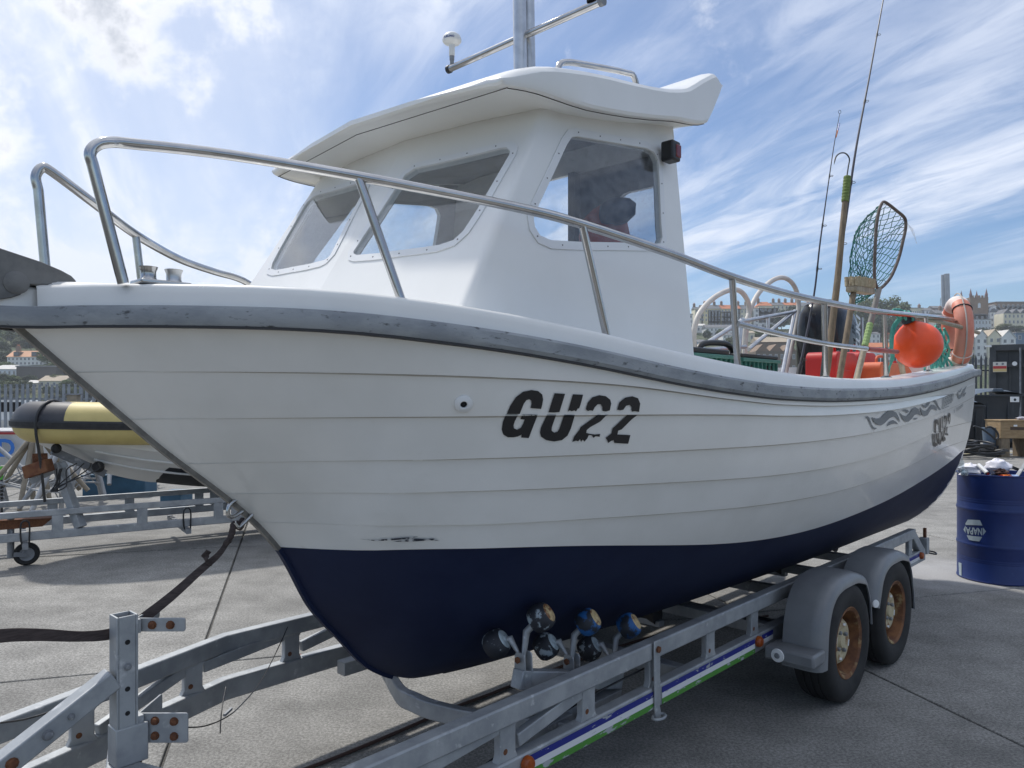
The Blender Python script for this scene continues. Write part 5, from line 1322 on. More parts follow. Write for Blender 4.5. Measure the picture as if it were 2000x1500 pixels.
# rubbish
def lump(c, rx, ry, rz, seed, nu=20, nv=12, amp=.28):
    rs = random.Random(seed); ph = [(rs.uniform(1,5), rs.uniform(1,4), rs.uniform(0,6.3)) for _ in range(6)]; rows = []
    for i in range(nv+1):
        t = math.pi*i/nv; rr = []
        for j in range(nu):
            p = 2*math.pi*j/nu; k = 1 + amp*sum(math.sin(a*p*1.0//1*0 + round(a)*p + b*t*2 + c_) for a, b, c_ in ph)/3.2
            rr.append(c + Vector((rx*math.sin(t)*math.cos(p)*k, ry*math.sin(t)*math.sin(p)*k, rz*math.cos(t)*k)))
        rows.append(rr)
    return MB().grid(rows, wrap=True)
M_bag = mat('white_plastic_bag', (.72,.71,.76), .45, bump=.5, bs=28.)
def top(u, v, Y): return at(u, v, Y)
solo('rubbish_bag', lump(top(1895,918,6.35), .085, .07, .055, 1), M_bag, 'smaller crumpled white bag at the left of the blue drum', 'bag', smooth=50)
solo('rubbish_bag', lump(top(1948,912,6.4), .10, .08, .065, 2), M_bag, 'larger crumpled white bag in the middle of the blue drum', 'bag', smooth=50)
bt0 = top(1877,924,6.2)
bo = thing('plastic_bottle', bt0, 'clear plastic bottle standing at the rim of the drum', 'bottle')
M_clear = glass_mat('clear_plastic', (.80,.85,.88), .12)
obj('body', MB().lathe([(.024,0),(.024,.085),(.018,.10),(.010,.115),(.010,.125)], bt0, UP, 20), M_clear, bo, smooth=40)
obj('cap', MB().lathe([(.012,.122),(.012,.14),(0,.142)], bt0, UP, 16), M_white, bo, smooth=40)
cp = top(1884,929,6.14)
solo('plastic_cup', MB().lathe([(.024,0),(.030,.05),(.029,.05),(.023,.004)], cp, UP, 20, caps=False), M_clear, 'clear plastic cup lying against the drum rim', 'cup', smooth=40)
sa_, sb_ = top(1911,908,6.30), top(1928,924,6.20)
sp = thing('sealant_tube', sb_, 'white sealant tube with a red end lying on the rubbish', 'tube')
obj('barrel', MB().tube([sa_, sb_], .017, 16), M_white, sp, smooth=40)
dvs = (sb_-sa_).normalized(); obj('cap', MB().tube([sb_, sb_+dvs*.01], .0175, 16), M_black, sp, smooth=40); obj('red_end', MB().tube([sb_+dvs*.008, sb_+dvs*.014], .012, 14), M_redc, sp, smooth=40)
solo('rubber_glove', lump(top(1964,930,6.22), .045, .03, .014, 5, amp=.5), mat('orange_rubber', (.75,.17,.03), .5), 'orange glove scrap lying at the front of the drum', 'glove', smooth=50)
pb = thing('paint_brush', top(1988,928,6.3), 'dirty flat paint brush stuck handle down in the rubbish', 'paint brush')
obj('handle', MB().bar(top(1986,931,6.25), top(2003,905,6.35), .028, .012), M_galvd, pb); obj('bristles', MB().bar(top(1976,912,6.35), top(1990,918,6.35), .03, .02), M_black, pb)
solo('dark_rag', lump(top(1956,923,6.26), .05, .04, .022, 8, amp=.5), mat('brown_rag', (.06,.03,.025), .9), 'dark brown rag between the bag and the orange glove', 'rag', smooth=50)
solo('blue_rag', lump(top(1979,931,6.24), .035, .03, .014, 9, amp=.4), mat('pale_blue_rag', (.30,.40,.62), .8), 'pale blue scrap at the right of the drum top', 'rag', smooth=50)
# ---- yard bins, bucket, hoses, crate, container (right background)
M_bin = mat('dark_blue_grey_bin', (.016,.022,.030), .5, c2=(.022,.028,.036), vs=3.)
M_lid = mat('bin_lid', (.06,.085,.115), .45, c2=(.085,.11,.14), vs=3.)
def bin_(label, u0, u1, vt, Y, hgt, dep, wheels=True):
    a = at(u0, vt, Y); b = at(u1, vt, Y); wd = b.x-a.x; cx = (a.x+b.x)/2; base = Vector((cx, Y+dep/2, 0)); zt = hgt
    t = thing('wheeled_bin', base, label, 'bin', 'wheeled bins by the yard fence')
    rows = []
    for z, k in ((.16,.82),(.2,.84),(zt*.55,.93),(zt*.86,1.0),(zt*.87,1.04),(zt*.89,1.04)):
        rows.append([base + Vector((x*wd/2*k, y*dep/2*k, z)) for x, y in ((-1,-1),(1,-1),(1,1),(-1,1))])
    mb = MB().grid(rows, wrap=True); mb.f.append((3,2,1,0)); bd = obj('body', mb, M_bin, t, bevel=.03, recalc=True)
    rows = []
    for i in range(9):
        x = -1 + 2*i/8; rows.append([base + Vector((x*wd*.53, y*dep*.53, zt*.89 + (zt*.11)*(1-abs(x)**3)*(.55+.45*(1-y*y)) )) for y in (-1,-.6,0,.6,1)])
    obj('lid', MB().grid(rows), M_lid, t, smooth=50)
    obj('lid_ridge', MB().prism([(-wd*.14,0),(wd*.14,0),(wd*.10,.10),(-wd*.10,.10)], base + Vector((0,-dep*.5,zt*.94)), (1,0,0), (0,0,1), (0,dep*.9,0)), M_lid, t, bevel=.02)
    for sx in (-1, 1):
        obj('wheel', MB().lathe([(.06,-.02),(.08,-.018),(.08,.018),(.06,.02)], base + Vector((sx*wd*.36,-dep*.36,.08)), (1,0,0), 16), M_rubber, t, smooth=40)
        obj('side_rib', MB().obox(base + Vector((sx*wd*.22, -dep*.475, zt*.5)), (.02,0,0), (0,.02,0), (0,0,zt*.28)), M_bin, bd)
    obj('rim_bar', MB().obox(base + Vector((0,-dep*.53,zt*.875)), (wd*.53,0,0), (0,.02,0), (0,0,.025)), M_bin, t, bevel=.01)
    return t, base, wd
b1, bb1, bw1 = bin_('large dark wheeled bin with a ridged blue-grey lid', 1904, 1995, 746, 21.6, 1.72, 1.1)
b2, bb2, bw2 = bin_('smaller dark wheeled bin partly behind the boat stern', 1868, 1922, 772, 19.8, 1.42, .8)
def placard(p, wd, h, par):
    o = obj('placard', MB().obox(p, (wd/2,0,0), (0,.008,0), (0,0,h/2)), M_white, par); obj('placard_mark', MB().lathe([(h*.25,0),(0,.002)], p + Vector((0,-.010,-.01)), (0,-1,0), 16), M_bin, o)
pA = at(1981,780,21.0); obj('placard_post', MB().bar(Vector((pA.x,21.03,0)), Vector((pA.x,21.03,pA.z+.1)), .04, .03, up=(1,0,0)), M_bin, b1); placard(Vector((pA.x,20.98,pA.z)), .24, .15, b1)
pB = at(1894,783,19.3); placard(Vector((pB.x,19.28,pB.z)), .13, .11, b2)
bk = Vector((at(1933,810,18.8).x, 18.8, 0)); bkz = .50
bu = thing('bucket', bk, 'grey-blue plastic bucket in front of the bins', 'bucket')
obj('body', MB().lathe([(.14,0),(.165,.40),(.175,.40),(.175,.44),(.16,.44)], bk + UP*.28, UP, 28), mat('grey_blue_plastic', (.10,.14,.19), .5), bu, smooth=40)
obj('stand', MB().obox(bk + UP*.14, (.22,0,0), (0,.22,0), (0,0,.14)), M_bin, bu)
hs = thing('hose_coil', Vector((at(1912,862,18.0).x, 18.0, 0)), 'heap of black hoses coiled on the ground beside the stern', 'hose')
rs = random.Random(4)
for k in range(9):
    cx = at(1895+rs.uniform(-20,25),850,18.2).x; rr = rs.uniform(.28,.55); z = .04+.035*k; pts = []
    for i in range(14):
        a = 2*math.pi*i/14; pts.append(Vector((cx + rr*1.25*math.cos(a), 18.3 + rr*.8*math.sin(a), z + .03*math.sin(a*2+k) + .16*(rs.random()*.25) + (.18*math.cos(a) if k % 3 == 0 else 0)*.5+.05)))
    obj('hose_loop', MB().tube(catmull(pts, 3, True), .026, 8, closed=True), M_black, hs, smooth=60)
obj('hose_loop', MB().tube(catmull([Vector((at(u, v, 17.6).x, 17.6, max(at(u, v, 17.6).z, .04))) for u, v in [(1902,832),(1918,838),(1935,850),(1945,858),(1950,852),(1946,842),(1935,834),(1925,836)]], 5), .024, 8), M_black, hs, smooth=60)
kx0, kx1 = at(1957,822,18.4), at(2030,822,18.4)
kr_ = thing('wooden_crate', Vector(((kx0.x+kx1.x)/2, 18.7, 0)), 'plywood crate on blocks with a white label in front of the bins', 'crate')
M_ply = mat('plywood', (.34,.235,.125), .75, c2=(.26,.175,.09), vs=6., stretch=(1,1,5))
kc = Vector(((kx0.x+kx1.x)/2, 18.75, .68)); kw = (kx1.x-kx0.x)/2
obj('box', MB().obox(kc, (kw,0,0), (0,.3,0), (0,0,.215)), M_ply, kr_, bevel=.008)
obj('lid_board', MB().obox(kc + UP*.225, (kw*1.03,0,0), (0,.32,0), (0,0,.012)), M_ply, kr_)
for sx in (-.7,.7): obj('block', MB().obox(kc + Vector((kw*sx,0,-.445)), (.10,0,0), (0,.28,0), (0,0,.23)), M_wood, kr_)
obj('stencil_mark', MB().obox(kc + Vector((-.02,-.304,.03)), (.20,0,0), (0,.002,0), (0,0,.035)), mat('dark_stencil', (.07,.045,.03), .8), kr_)
obj('label_tag', MB().obox(kc + Vector((-.1,-.309,.10)), (.045,0,0), (0,.002,0), (0,0,.022)), M_white, kr_)
solo('white_rags', lump(at(1996,817,18.7), .12, .1, .035, 3, amp=.4), M_bag, 'crumpled white sheets lying on the plywood crate', 'sheets', smooth=50)
# container
M_cont = mat('dark_grey_container', (.045,.05,.055), .6, c2=(.06,.065,.07), vs=3.)
cY = 25.0; c0_ = at(1934,675,cY); cw0 = 6.2; cz = c0_.z
ct_ = thing('storage_container', Vector((c0_.x, cY, 0)), 'dark grey steel container with a warning sign on its door', 'container')
co = Vector((c0_.x, cY, 0))
shell = obj('shell', MB().obox(co + Vector((cw0/2,1.25,cz/2)), (cw0/2-.05,0,0), (0,1.2,0), (0,0,cz/2-.03)), M_cont, ct_)
for x in (.07, 2.0, cw0-.07): obj('corner_post', MB().obox(co + Vector((x,-.02,cz/2)), (.09,0,0), (0,.10,0), (0,0,cz/2)), M_cont, ct_, bevel=.01)
for z in (.12, cz-.08): obj('end_beam', MB().obox(co + Vector((cw0/2,-.01,z)), (cw0/2,0,0), (0,.09,0), (0,0,.10)), M_cont, ct_, bevel=.01)
for x in (.55, .95, 1.45, 2.5, 3.0): 
    o = obj('door_rib', MB().obox(co + Vector((x,.03,cz/2)), (.02,0,0), (0,.03,0), (0,0,cz/2-.2)), M_cont, ct_)
for x in (.82, 1.62): obj('locking_bar', MB().tube([co + Vector((x,-.13,.15)), co + Vector((x,-.13,cz-.1))], .03, 8), M_galvd, ct_, smooth=60)
for z in (1.55, 2.5): obj('hinge_beam', MB().obox(co + Vector((1.0,-.01,z)), (.9,0,0), (0,.05,0), (0,0,.05)), M_cont, ct_)
sg = at(1957,717,cY-.2)
sgn = obj('warning_sign', MB().obox(sg, (.19,0,0), (0,.006,0), (0,0,.165)), mat('sign_white', (.62,.60,.55), .6), ct_)
obj('sign_band', MB().obox(sg + Vector((0,-.008,-.012)), (.185,0,0), (0,.003,0), (0,0,.045)), mat('sign_red', (.45,.05,.05), .6), sgn)
obj('sign_band', MB().obox(sg + Vector((0,-.008,-.105)), (.185,0,0), (0,.003,0), (0,0,.045)), mat('sign_yellow', (.62,.48,.22), .6), sgn)
for dx in (-.08,.08): obj('sign_symbol', MB().lathe([(.035,0),(0,.001)], sg + Vector((dx,-.008,.10)), (0,-1,0), 16), M_grey_decal, sgn)
tg = at(1981,711,cY-.2); obj('round_tag', MB().lathe([(.07,0),(.07,.006),(0,.007)], tg, (0,-1,0), 20), M_white, ct_)
obj('roof_lamp', MB().obox(at(1940,676,cY-.25), (.09,0,0), (0,.06,0), (0,0,.03)), M_white, ct_)
ct_.rotation_euler = (0, 0, R(-31))
# ---- palisade fences
def pale_mesh(h, wd=.065):
    mb = MB(); mb.prism([(-wd/2,0),(wd/2,0),(wd/2,h-.12),(wd*.35,h-.07),(wd*.42,h),(wd*.1,h-.06),(0,h-.01),(-wd*.1,h-.06),(-wd*.42,h),(-wd*.35,h-.07),(-wd/2,h-.12)], Vector((0,0,0)), (1,0,0), (0,0,1), (0,.02,0)); return mb
def fence(name, label, p0, p1, h, pitch, m, mr_, wd=.065, posts=2.7, point=False):
    t = thing(name, p0, label, 'fence'); dv = (p1-p0); ln = dv.length; dv.normalize(); rz = math.atan2(dv.y, dv.x)
    pm = pale_mesh(h, wd)
    if point:
        pm = MB(); pm.prism([(-wd/2,0),(wd/2,0),(wd/2,h-.18),(0,h),(-wd/2,h-.18)], Vector((0,0,0)), (1,0,0), (0,0,1), (0,.02,0))
    first = None
    for i in range(int(ln/pitch)+1):
        if first is None:
            pm.v = [v + p0 for v in pm.v]; first = obj('pale', pm, m, t); first.rotation_euler = (0,0,rz); o = first
        else: o = copy_part(first, t)
        o.location = dv*(i*pitch); o.rotation_euler = (0, R(random.uniform(-.6,.6)), rz)
    nrm = Vector((-dv.y, dv.x, 0))
    for z in (h*.16, h*.80): obj('rail', MB().bar(p0 + nrm*.035 + UP*z, p1 + nrm*.035 + UP*z, .03, .05), mr_, t)
    x = 1.35
    while x < ln: obj('post', MB().bar(p0 + dv*x + nrm*.09, p0 + dv*x + nrm*.09 + UP*(h+.05), .07, .06, up=dv), mr_, t); x += posts
    return t
M_pale_f = mat('weathered_galvanised_pale', (.30,.325,.35), .65, .2, c2=(.24,.26,.285), vs=5.)
fL = at(-120,900,18.6); fR = at(330,895,17.2)
fence('palisade_fence', 'grey galvanised palisade fence behind the yellow inflatable boat', Vector((fL.x,18.6,0)), Vector((fR.x,17.2,0)), 1.80, .165, M_pale_f, M_galvd, .075)
fa, fb = at(1660,760,29), at(1945,760,28.2)
fence('palisade_fence', 'dark pointed palisade fence left of the storage container', Vector((fa.x,29,0)), Vector((fb.x,28.2,0)), 3.05, .15, mat('dark_pale', (.09,.10,.115), .6, c2=(.13,.14,.15), vs=3.), M_cont, .075, point=True)
# ---- rigid inflatable boat on its own trailer
TH2 = R(56); D2 = Vector((math.sin(TH2), math.cos(TH2), 0)); N2_ = Vector((math.cos(TH2), -math.sin(TH2), 0))
Q0 = at(22, 815, 7.05); Q0.z = 0
def V(t, b, z): return Q0 + D2*t + N2_*b + UP*z
rib = thing('inflatable_boat', V(2.2,0,.6), 'yellow and black rigid inflatable boat with a white hull on a trailer', 'inflatable boat')
M_yel_t = mat('yellow_tube_fabric', (.60,.49,.19), .55, c2=(.53,.43,.165), vs=5., c3=(.42,.34,.14), v3=14., lo3=.64, hi3=.78)
M_blk_t = mat('black_tube_fabric', (.028,.028,.034), .5, c2=(.045,.045,.05), vs=6.)
TR_ = .195; LT = 4.4
def tube_axis(k):   # k from -1 (far stern) through 0 (bow) to 1 (near stern)
    a = abs(k); sg = 1 if k >= 0 else -1
    if a < .32:
        f = a/.32*math.pi/2; return V(.19 + 1.15*(1-math.cos(f)), sg*.62*math.sin(f), 1.255 + .035*math.cos(f))
    return V(.19+1.15 + (LT-1.34)*(a-.32)/.68, sg*.62, 1.255)
ks = [-1+2*i/120 for i in range(121)]
AX = [tube_axis(k) for k in ks]
def tube_part(i0, i1, a0, a1, rr, m, nm, n=10):
    rows = []
    for i in range(i0, i1+1):
        t = (AX[min(i+1,120)]-AX[max(i-1,0)]).normalized(); o = t.cross(UP).normalized()   # outward
        c0 = V(2.2,0,1.25); 
        if o.dot(AX[i]-c0) < 0: o = -o
        rows.append([AX[i] + (o*math.cos(a) + UP*math.sin(a))*rr for a in [a0+(a1-a0)*j/n for j in range(n+1)]])
    return obj(nm, MB().grid(rows), m, rib, smooth=60)
nose = 69  # index where the black nose ends on the near tube
tube_part(120-nose, nose, R(-4), R(200), TR_, M_blk_t, 'nose_tube'); 
tube_part(nose, 120, R(-4), R(200), TR_, M_yel_t, 'side_tube'); tube_part(0, 120-nose, R(-4), R(200), TR_, M_yel_t, 'side_tube')
tube_part(0, 120, R(-160), R(-12), TR_, M_yel_t, 'lower_tube', 12)
tube_part(0, 120, R(-14), R(8), TR_+.006, M_blk_t, 'rubbing_strake', 4); tube_part(0, 120, R(-9), R(3), TR_+.016, M_rubber, 'rubbing_strake', 3)
for k in (1, 120): pass
# tie-down strap over the nose
i = 66
t_ = (AX[i+1]-AX[i-1]).normalized(); o_ = t_.cross(UP).normalized(); o_ = -o_ if o_.dot(AX[i]-V(2.2,0,1.25)) < 0 else o_
pts = [AX[i] + (o_*math.cos(a) + UP*math.sin(a))*(TR_+.012) for a in [R(150-15*j) for j in range(11)]] + [AX[i] + o_*.20 - UP*.10, AX[i] + o_*.15 - UP*.35, AX[i] + o_*.10 - UP*.72]
obj('tie_strap', MB().tube(pts, .013, 6), M_black, rib, smooth=60)
zkr = curve([(.15,1.12),(.35,1.0),(.7,.80),(1.2,.65),(2,.545),(4.3,.52)]); bcr = curve([(.15,.02),(.4,.26),(.8,.45),(1.3,.54),(2,.56),(4.3,.56)]); zch = curve([(.15,1.2),(.4,1.15),(.8,1.06),(1.4,.96),(2.2,.87),(4.3,.83)])
ts = [.15+(4.25-.15)*i/40 for i in range(41)]
for side in (1, -1):
    fl = (lambda r: r[::-1]) if side == 1 else (lambda r: r)
    zz_ = lambda t, f: zkr(t)+(zch(t)-zkr(t))*f
    obj('hull_bottom', MB().grid([fl([V(t, side*bcr(t)*f**.9, zz_(t,f)) for t in ts]) for f in (.55,.46,.37,.28,.19,.09,0)]), mat('black_antifouling', (.012,.014,.02), .6) if side == 1 else MATS['black_antifouling'], rib, smooth=40)
    obj('hull_side', MB().grid([fl([V(t, side*(bcr(t)*f**.9+.002), zz_(t,f)) for t in ts]) for f in (1,.9,.8,.7,.6,.55)]), M_gel, rib, smooth=40)
    # bow stays white right down to the keel
    tb_ = [.15+(1.75-.15)*i/20 for i in range(21)]
    obj('hull_bow', MB().grid([fl([V(t, side*(bcr(t)*f**.9+.006), zz_(t,f)-.002 + max(0,(t-1.2))*.12*(1-f)) for t in tb_]) for f in (.6,.45,.3,.15,0)]), M_gel, rib, smooth=40)
    obj('chine_side', MB().grid([fl([V(t, side*(bcr(t)+.03), zch(t)+.25) for t in ts]), fl([V(t, side*(bcr(t)+.02), zch(t)) for t in ts])]), M_gel, rib, smooth=40)
    for f in (.40,.72): obj('spray_rail', MB().tube([V(t, side*(bcr(t)*f**.9+.012), zz_(t,f)-.004) for t in ts[5:]], .012, 6), M_gel, rib, smooth=60)
obj('deck', MB().grid([[V(t, b, 1.12) for b in (-.5,0,.5)] for t in (.6,2,4.2)]), M_gelin, rib)
obj('console', MB().obox(V(2.3,0,1.45), D2*.25, N2_*.3, UP*.35), M_gel, rib, bevel=.04)
# its trailer
t2 = thing('boat_trailer', V(2,0,0), 'galvanised trailer with a small jockey wheel under the yellow inflatable boat', 'trailer')
for side in (1, -1):
    for nm, z0, z1, h in (('upper_rail',.47,.475,.055),('lower_rail',.27,.275,.075)):
        obj(nm, MB().bar(V(-1.0, side*.40, z0), V(4.6, side*.50, z1), .05, h), M_galv, t2, bevel=.006)
    for t in (-.35,.35,1.05,1.75,2.45,3.2): obj('web_plate', MB().obox(V(t, side*(.41+.018*(t+1)), .37), D2*.045, N2_*.015, UP*.075), M_galv, t2, bevel=.003)
    obj('gusset_plate', MB().obox(V(2.2, side*.483, .37), D2*.33, N2_*.012, UP*.115), M_galv, t2, bevel=.003)
for t in (.1, 1.45): 
    obj('cross_tube', MB().bar(V(t,-.5,.20), V(t,.56,.20), .045, .045), M_galvd, t2)
    obj('u_bolt', MB().tube(catmull([V(t,.47,.18), V(t-.03,.475,.24), V(t-.03,.475,.40), V(t+.03,.475,.40), V(t+.03,.475,.2)], 3), .008, 6), M_black, t2, smooth=60)
for t in (3.0,): 
    for side in (1, -1):
        wh = obj('wheel', MB().lathe([(.15,-.07),(.25,-.085),(.28,-.06),(.28,.06),(.25,.085),(.15,.07)], V(t, side*.78, .28), N2_*side, 32), M_tyre, t2, smooth=40)
jw = gnd(52, 1104); jc = Vector((jw.x, jw.y, .105))
wl_ = obj('jockey_wheel', MB().lathe([(.05,-.03),(.085,-.034),(.102,-.02),(.105,0),(.102,.02),(.085,.034),(.05,.03)], jc, N2_, 28), M_tyre, t2, smooth=40)
obj('rim', MB().lathe([(.062,.026),(.06,.034),(.045,.030),(.02,.034),(.0,.036)], jc, N2_, 24), M_galvd, wl_, smooth=40)
obj('fork', MB().bar(jc + N2_*.045, jc + N2_*.045 - D2*.10 + UP*.01, .01, .04), M_galvd, t2)
obj('jockey_stem', MB().tube([jc - D2*.12 + UP*-.02, jc - D2*.12 + UP*.34], .028, 12), M_galvd, t2, smooth=60)
obj('mud_plate', MB().prism([(-.25,0),(.22,0),(.30,.07),(-.28,.09)], jc - D2*.1 + UP*.24 - N2_*.1, D2, UP, N2_*.14), M_rust, t2)
# winch stand of that trailer
ws = MB().bar(at(158,1030,7.0), at(112,905,7.05), .09, .07); obj('winch_post', ws, M_galv, t2, bevel=.006)
obj('winch_arm', MB().bar(at(58,940,6.95), at(130,905,7.1), .10, .06), M_galv, t2, bevel=.006)
obj('snub_beam', MB().bar(at(102,880,7.05), at(205,925,7.35), .07, .07), M_galvd, t2, bevel=.006)
obj('snub_roller', MB().sphere(at(192,912,7.2), .055, 14, 10), M_rubber, t2, smooth=60); obj('snub_roller', MB().sphere(at(110,876,7.0), .045, 14, 10), M_rubber, t2, smooth=60)
wb = obj('winch_box', MB().obox(at(75,915,6.9), Vector((.105,0,.035)), (0,.06,0), Vector((-.015,0,.055))), mat('rusty_winch', (.13,.045,.022), .85, c2=(.20,.09,.04), vs=14., bump=.4, bs=60.), t2, bevel=.006)
obj('winch_drum', MB().lathe([(.06,-.06),(.06,.06)], at(78,898,7.0), D2, 24), M_rust, wb, smooth=40)
rs = random.Random(9)
for k in range(4):
    obj('cable_loop', MB().tube(catmull([at(118+rs.uniform(-8,8),915,6.85), at(112+rs.uniform(-12,12),945,6.85), at(106+rs.uniform(-8,8),960,6.85), at(118+rs.uniform(-8,14),950,6.85), at(130+20*k,918,6.9), at(150+14*k,905,7.0)], 4), .006, 6), M_black, t2, smooth=60)
# ---- heap of boat stands, blue boxes, fender posts
M_std = mat('galvanised_stand', (.40,.41,.42), .55, .35, c2=(.28,.29,.30), vs=4., c3=(.14,.10,.07), v3=9., lo3=.66, hi3=.75)
M_stdw = mat('timber_stand', (.30,.26,.20), .8, c2=(.22,.19,.145), vs=6.)
names = ['leftmost galvanised boat stand in the heap behind the inflatable', 'second boat stand from the left in the heap, tipped over', 'tall boat stand behind the rusty winch', 'boat stand leaning right of the rusty winch', 'boat stand under the inflatable bow', 'pale boat stand with crossed braces below the white hull', 'boat stand nearest the blue boxes', 'slender boat stand at the right end of the heap']
rs = random.Random(21)
for k, (u, Y, h, tilt) in enumerate(((12,9.6,.95,.25),(48,10.2,.85,-.5),(92,9.4,.9,.12),(128,10.4,.95,-.3),(165,10.8,.9,.1),(205,11.4,.85,-.06),(238,12.2,.8,.05),(282,12.6,.8,-.04))):
    base = Vector((at(u, 990, Y).x, Y, 0)); t = thing('boat_stand', base, names[k], 'boat stand', 'boat stands heaped behind the inflatable')
    rot = Matrix.Rotation(tilt, 3, 'Y') @ Matrix.Rotation(rs.uniform(-.3,.3), 3, 'X') @ Matrix.Rotation(rs.uniform(0,6), 3, 'Z')
    tp = rot @ Vector((0,0,h)); feet = [rot @ Vector((.34*math.cos(a), .34*math.sin(a), 0)) for a in (0,1.571,3.142,4.712)]
    lo = min(f.z for f in feet + [tp]); sh = base + UP*(.03-lo)
    m = M_std if k % 3 else M_stdw
    for f in feet: obj('leg', MB().tube([sh + tp*.97, sh + f], .03, 10), m, t, smooth=60)
    for i in range(4):
        a, b = feet[i]*.72+tp*.28, feet[(i+1)%4]*.72+tp*.28; obj('brace', MB().bar(sh+a, sh+b, .035, .02), M_std, t)
        obj('tie_rod', MB().tube([sh + feet[i]*.9+tp*.1, sh + feet[(i+1)%4]*.45+tp*.55], .008, 6), M_std, t)
    obj('screw', MB().tube([sh + tp*.9, sh + tp*1.25], .02, 10), M_galvd, t, smooth=60)
    obj('pad', MB().obox(sh + tp*1.27, rot @ Vector((.12,0,0)), rot @ Vector((0,.08,0)), rot @ Vector((0,0,.02))), M_white if k in (0,3) else M_std, t, bevel=.005)
M_bb = mat('blue_box_paint', (.02,.075,.13), .6, c2=(.03,.10,.17), vs=5.)
for lab, u, v, Y, sx, sz in (('long dark blue box on the concrete behind the boat stands', 235, 985, 11.6, .95, .30), ('short bright blue box at the right end of the boat stands', 345, 998, 10.4, .28, .19), ('small teal box behind the slender boat stand', 246, 962, 13.6, .36, .5)):
    p = gnd(u, F*EYE/Y+HY); t = thing('storage_box', Vector((p.x, Y, 0)), lab, 'box', 'blue boxes behind the boat stands')
    obj('body', MB().obox(Vector((p.x, Y, sz/2)), (sx/2,0,0), (0,.2,0), (0,0,sz/2)), M_bb, t, bevel=.012); obj('lid', MB().obox(Vector((p.x, Y, sz+.012)), (sx/2+.015,0,0), (0,.215,0), (0,0,.014)), M_bb, t, bevel=.005)
gp = gnd(3, 1005); gp2 = thing('marker_post', gp, 'short sprung post with a bright green top at the left edge', 'post')
obj('spring', MB().tube(catmull([gp + Vector((.028*math.cos(a), .028*math.sin(a), .1+a*.0075)) for a in [i*.6 for i in range(80)]], 2), .007, 6), M_galvd, gp2, smooth=60)
obj('core', MB().tube([gp, gp + UP*.62], .016, 10), M_black, gp2, smooth=60); obj('green_top', MB().tube([gp + UP*.45, gp + UP*.62], .022, 12), mat('bright_green', (.12,.50,.06), .5), gp2, smooth=60)
# ---- boats laid up / moored beyond the fence
def far_boat(label, u, Y, ln, z0, hgt, stripe=None, txt=None, rz=0., cabin=True, colr=None):
    p = Vector((at(u, 800, Y).x, Y, z0)); t = thing('moored_boat', p, label, 'boat', 'boats beyond the yard fence')
    ex = Vector((math.cos(rz), math.sin(rz), 0)); ey = Vector((-ex.y, ex.x, 0)); m = colr or M_gel
    rows = []
    for f in (0,.35,.7,1):
        rows.append([p + ex*(ln*(x-.5) + (.18*ln*(f) if x < .01 else 0)*-1) + ey*sgn*ln*.17*(1-(1-min(x*2.2,1))**2)**.5*(.55+.45*f) + UP*hgt*f for sgn, xs in ((-1, [0,.05,.12,.22,.35,.5,.75,1]), (1, [1,.75,.5,.35,.22,.12,.05,0])) for x in xs])
    mb = MB().grid(rows, wrap=True); n = len(rows[0]); mb.f.append(tuple(3*n+j for j in range(n)))
    hl = obj('hull', mb, m, t, smooth=40, recalc=True)
    if cabin:
        cb = obj('cabin', MB().prism([(-.15*ln,0),(.2*ln,0),(.18*ln,hgt*.9),(-.05*ln,hgt*.9)], p + UP*hgt - ey*ln*.11, ex, UP, ey*ln*.22), m, t, bevel=.03)
        obj('cabin_window', MB().prism([(-.08*ln,hgt*.35),(.16*ln,hgt*.35),(.155*ln,hgt*.75),(-.035*ln,hgt*.75)], p + UP*hgt - ey*(ln*.11+.006), ex, UP, ey*.004), M_dark, cb)
    if stripe: obj('sheer_stripe', MB().obox(p + UP*hgt*.93 - ey*(ln*.17+.012), ex*ln*.3, ey*.01, UP*.02), stripe, t)
    if txt:
        text_mesh(txt, .42, lambda x, y: p + ex*(x) + UP*(hgt*.5+y) - ey*(ln*.17+.02), M_bluel, 'hull_lettering', hl, bold=.012)
M_bluel = mat('blue_lettering', (.03,.17,.55), .5)
far_boat('white boat with blue letters and a red stripe behind the boat stands', 52, 13.6, 3.6, .30, .62, mat('red_stripe', (.35,.03,.03), .5), 'JD', cabin=False)
far_boat('white motor boat beyond the left end of the palisade fence', 4, 22.0, 4.6, .1, .7, rz=.2)
far_boat('white motor boat beyond the fence above the inflatable', 225, 24.0, 5.0, .5, .55, rz=-.1)
far_boat('low white dinghy beyond the fence', 120, 23.0, 3.2, .2, .55, cabin=False, rz=.1)
bin3 = Vector((at(144,790,16.6).x, 16.6, 0)); nb = thing('notice_post', bin3, 'pale square post with a flat cap behind the inflatable boat', 'post')
obj('post', MB().obox(bin3 + UP*.77, (.11,0,0), (0,.08,0), (0,0,.77)), M_stdw, nb, bevel=.01); obj('cap', MB().obox(bin3 + UP*1.55, (.16,0,0), (0,.10,0), (0,0,.015)), M_galvd, nb)
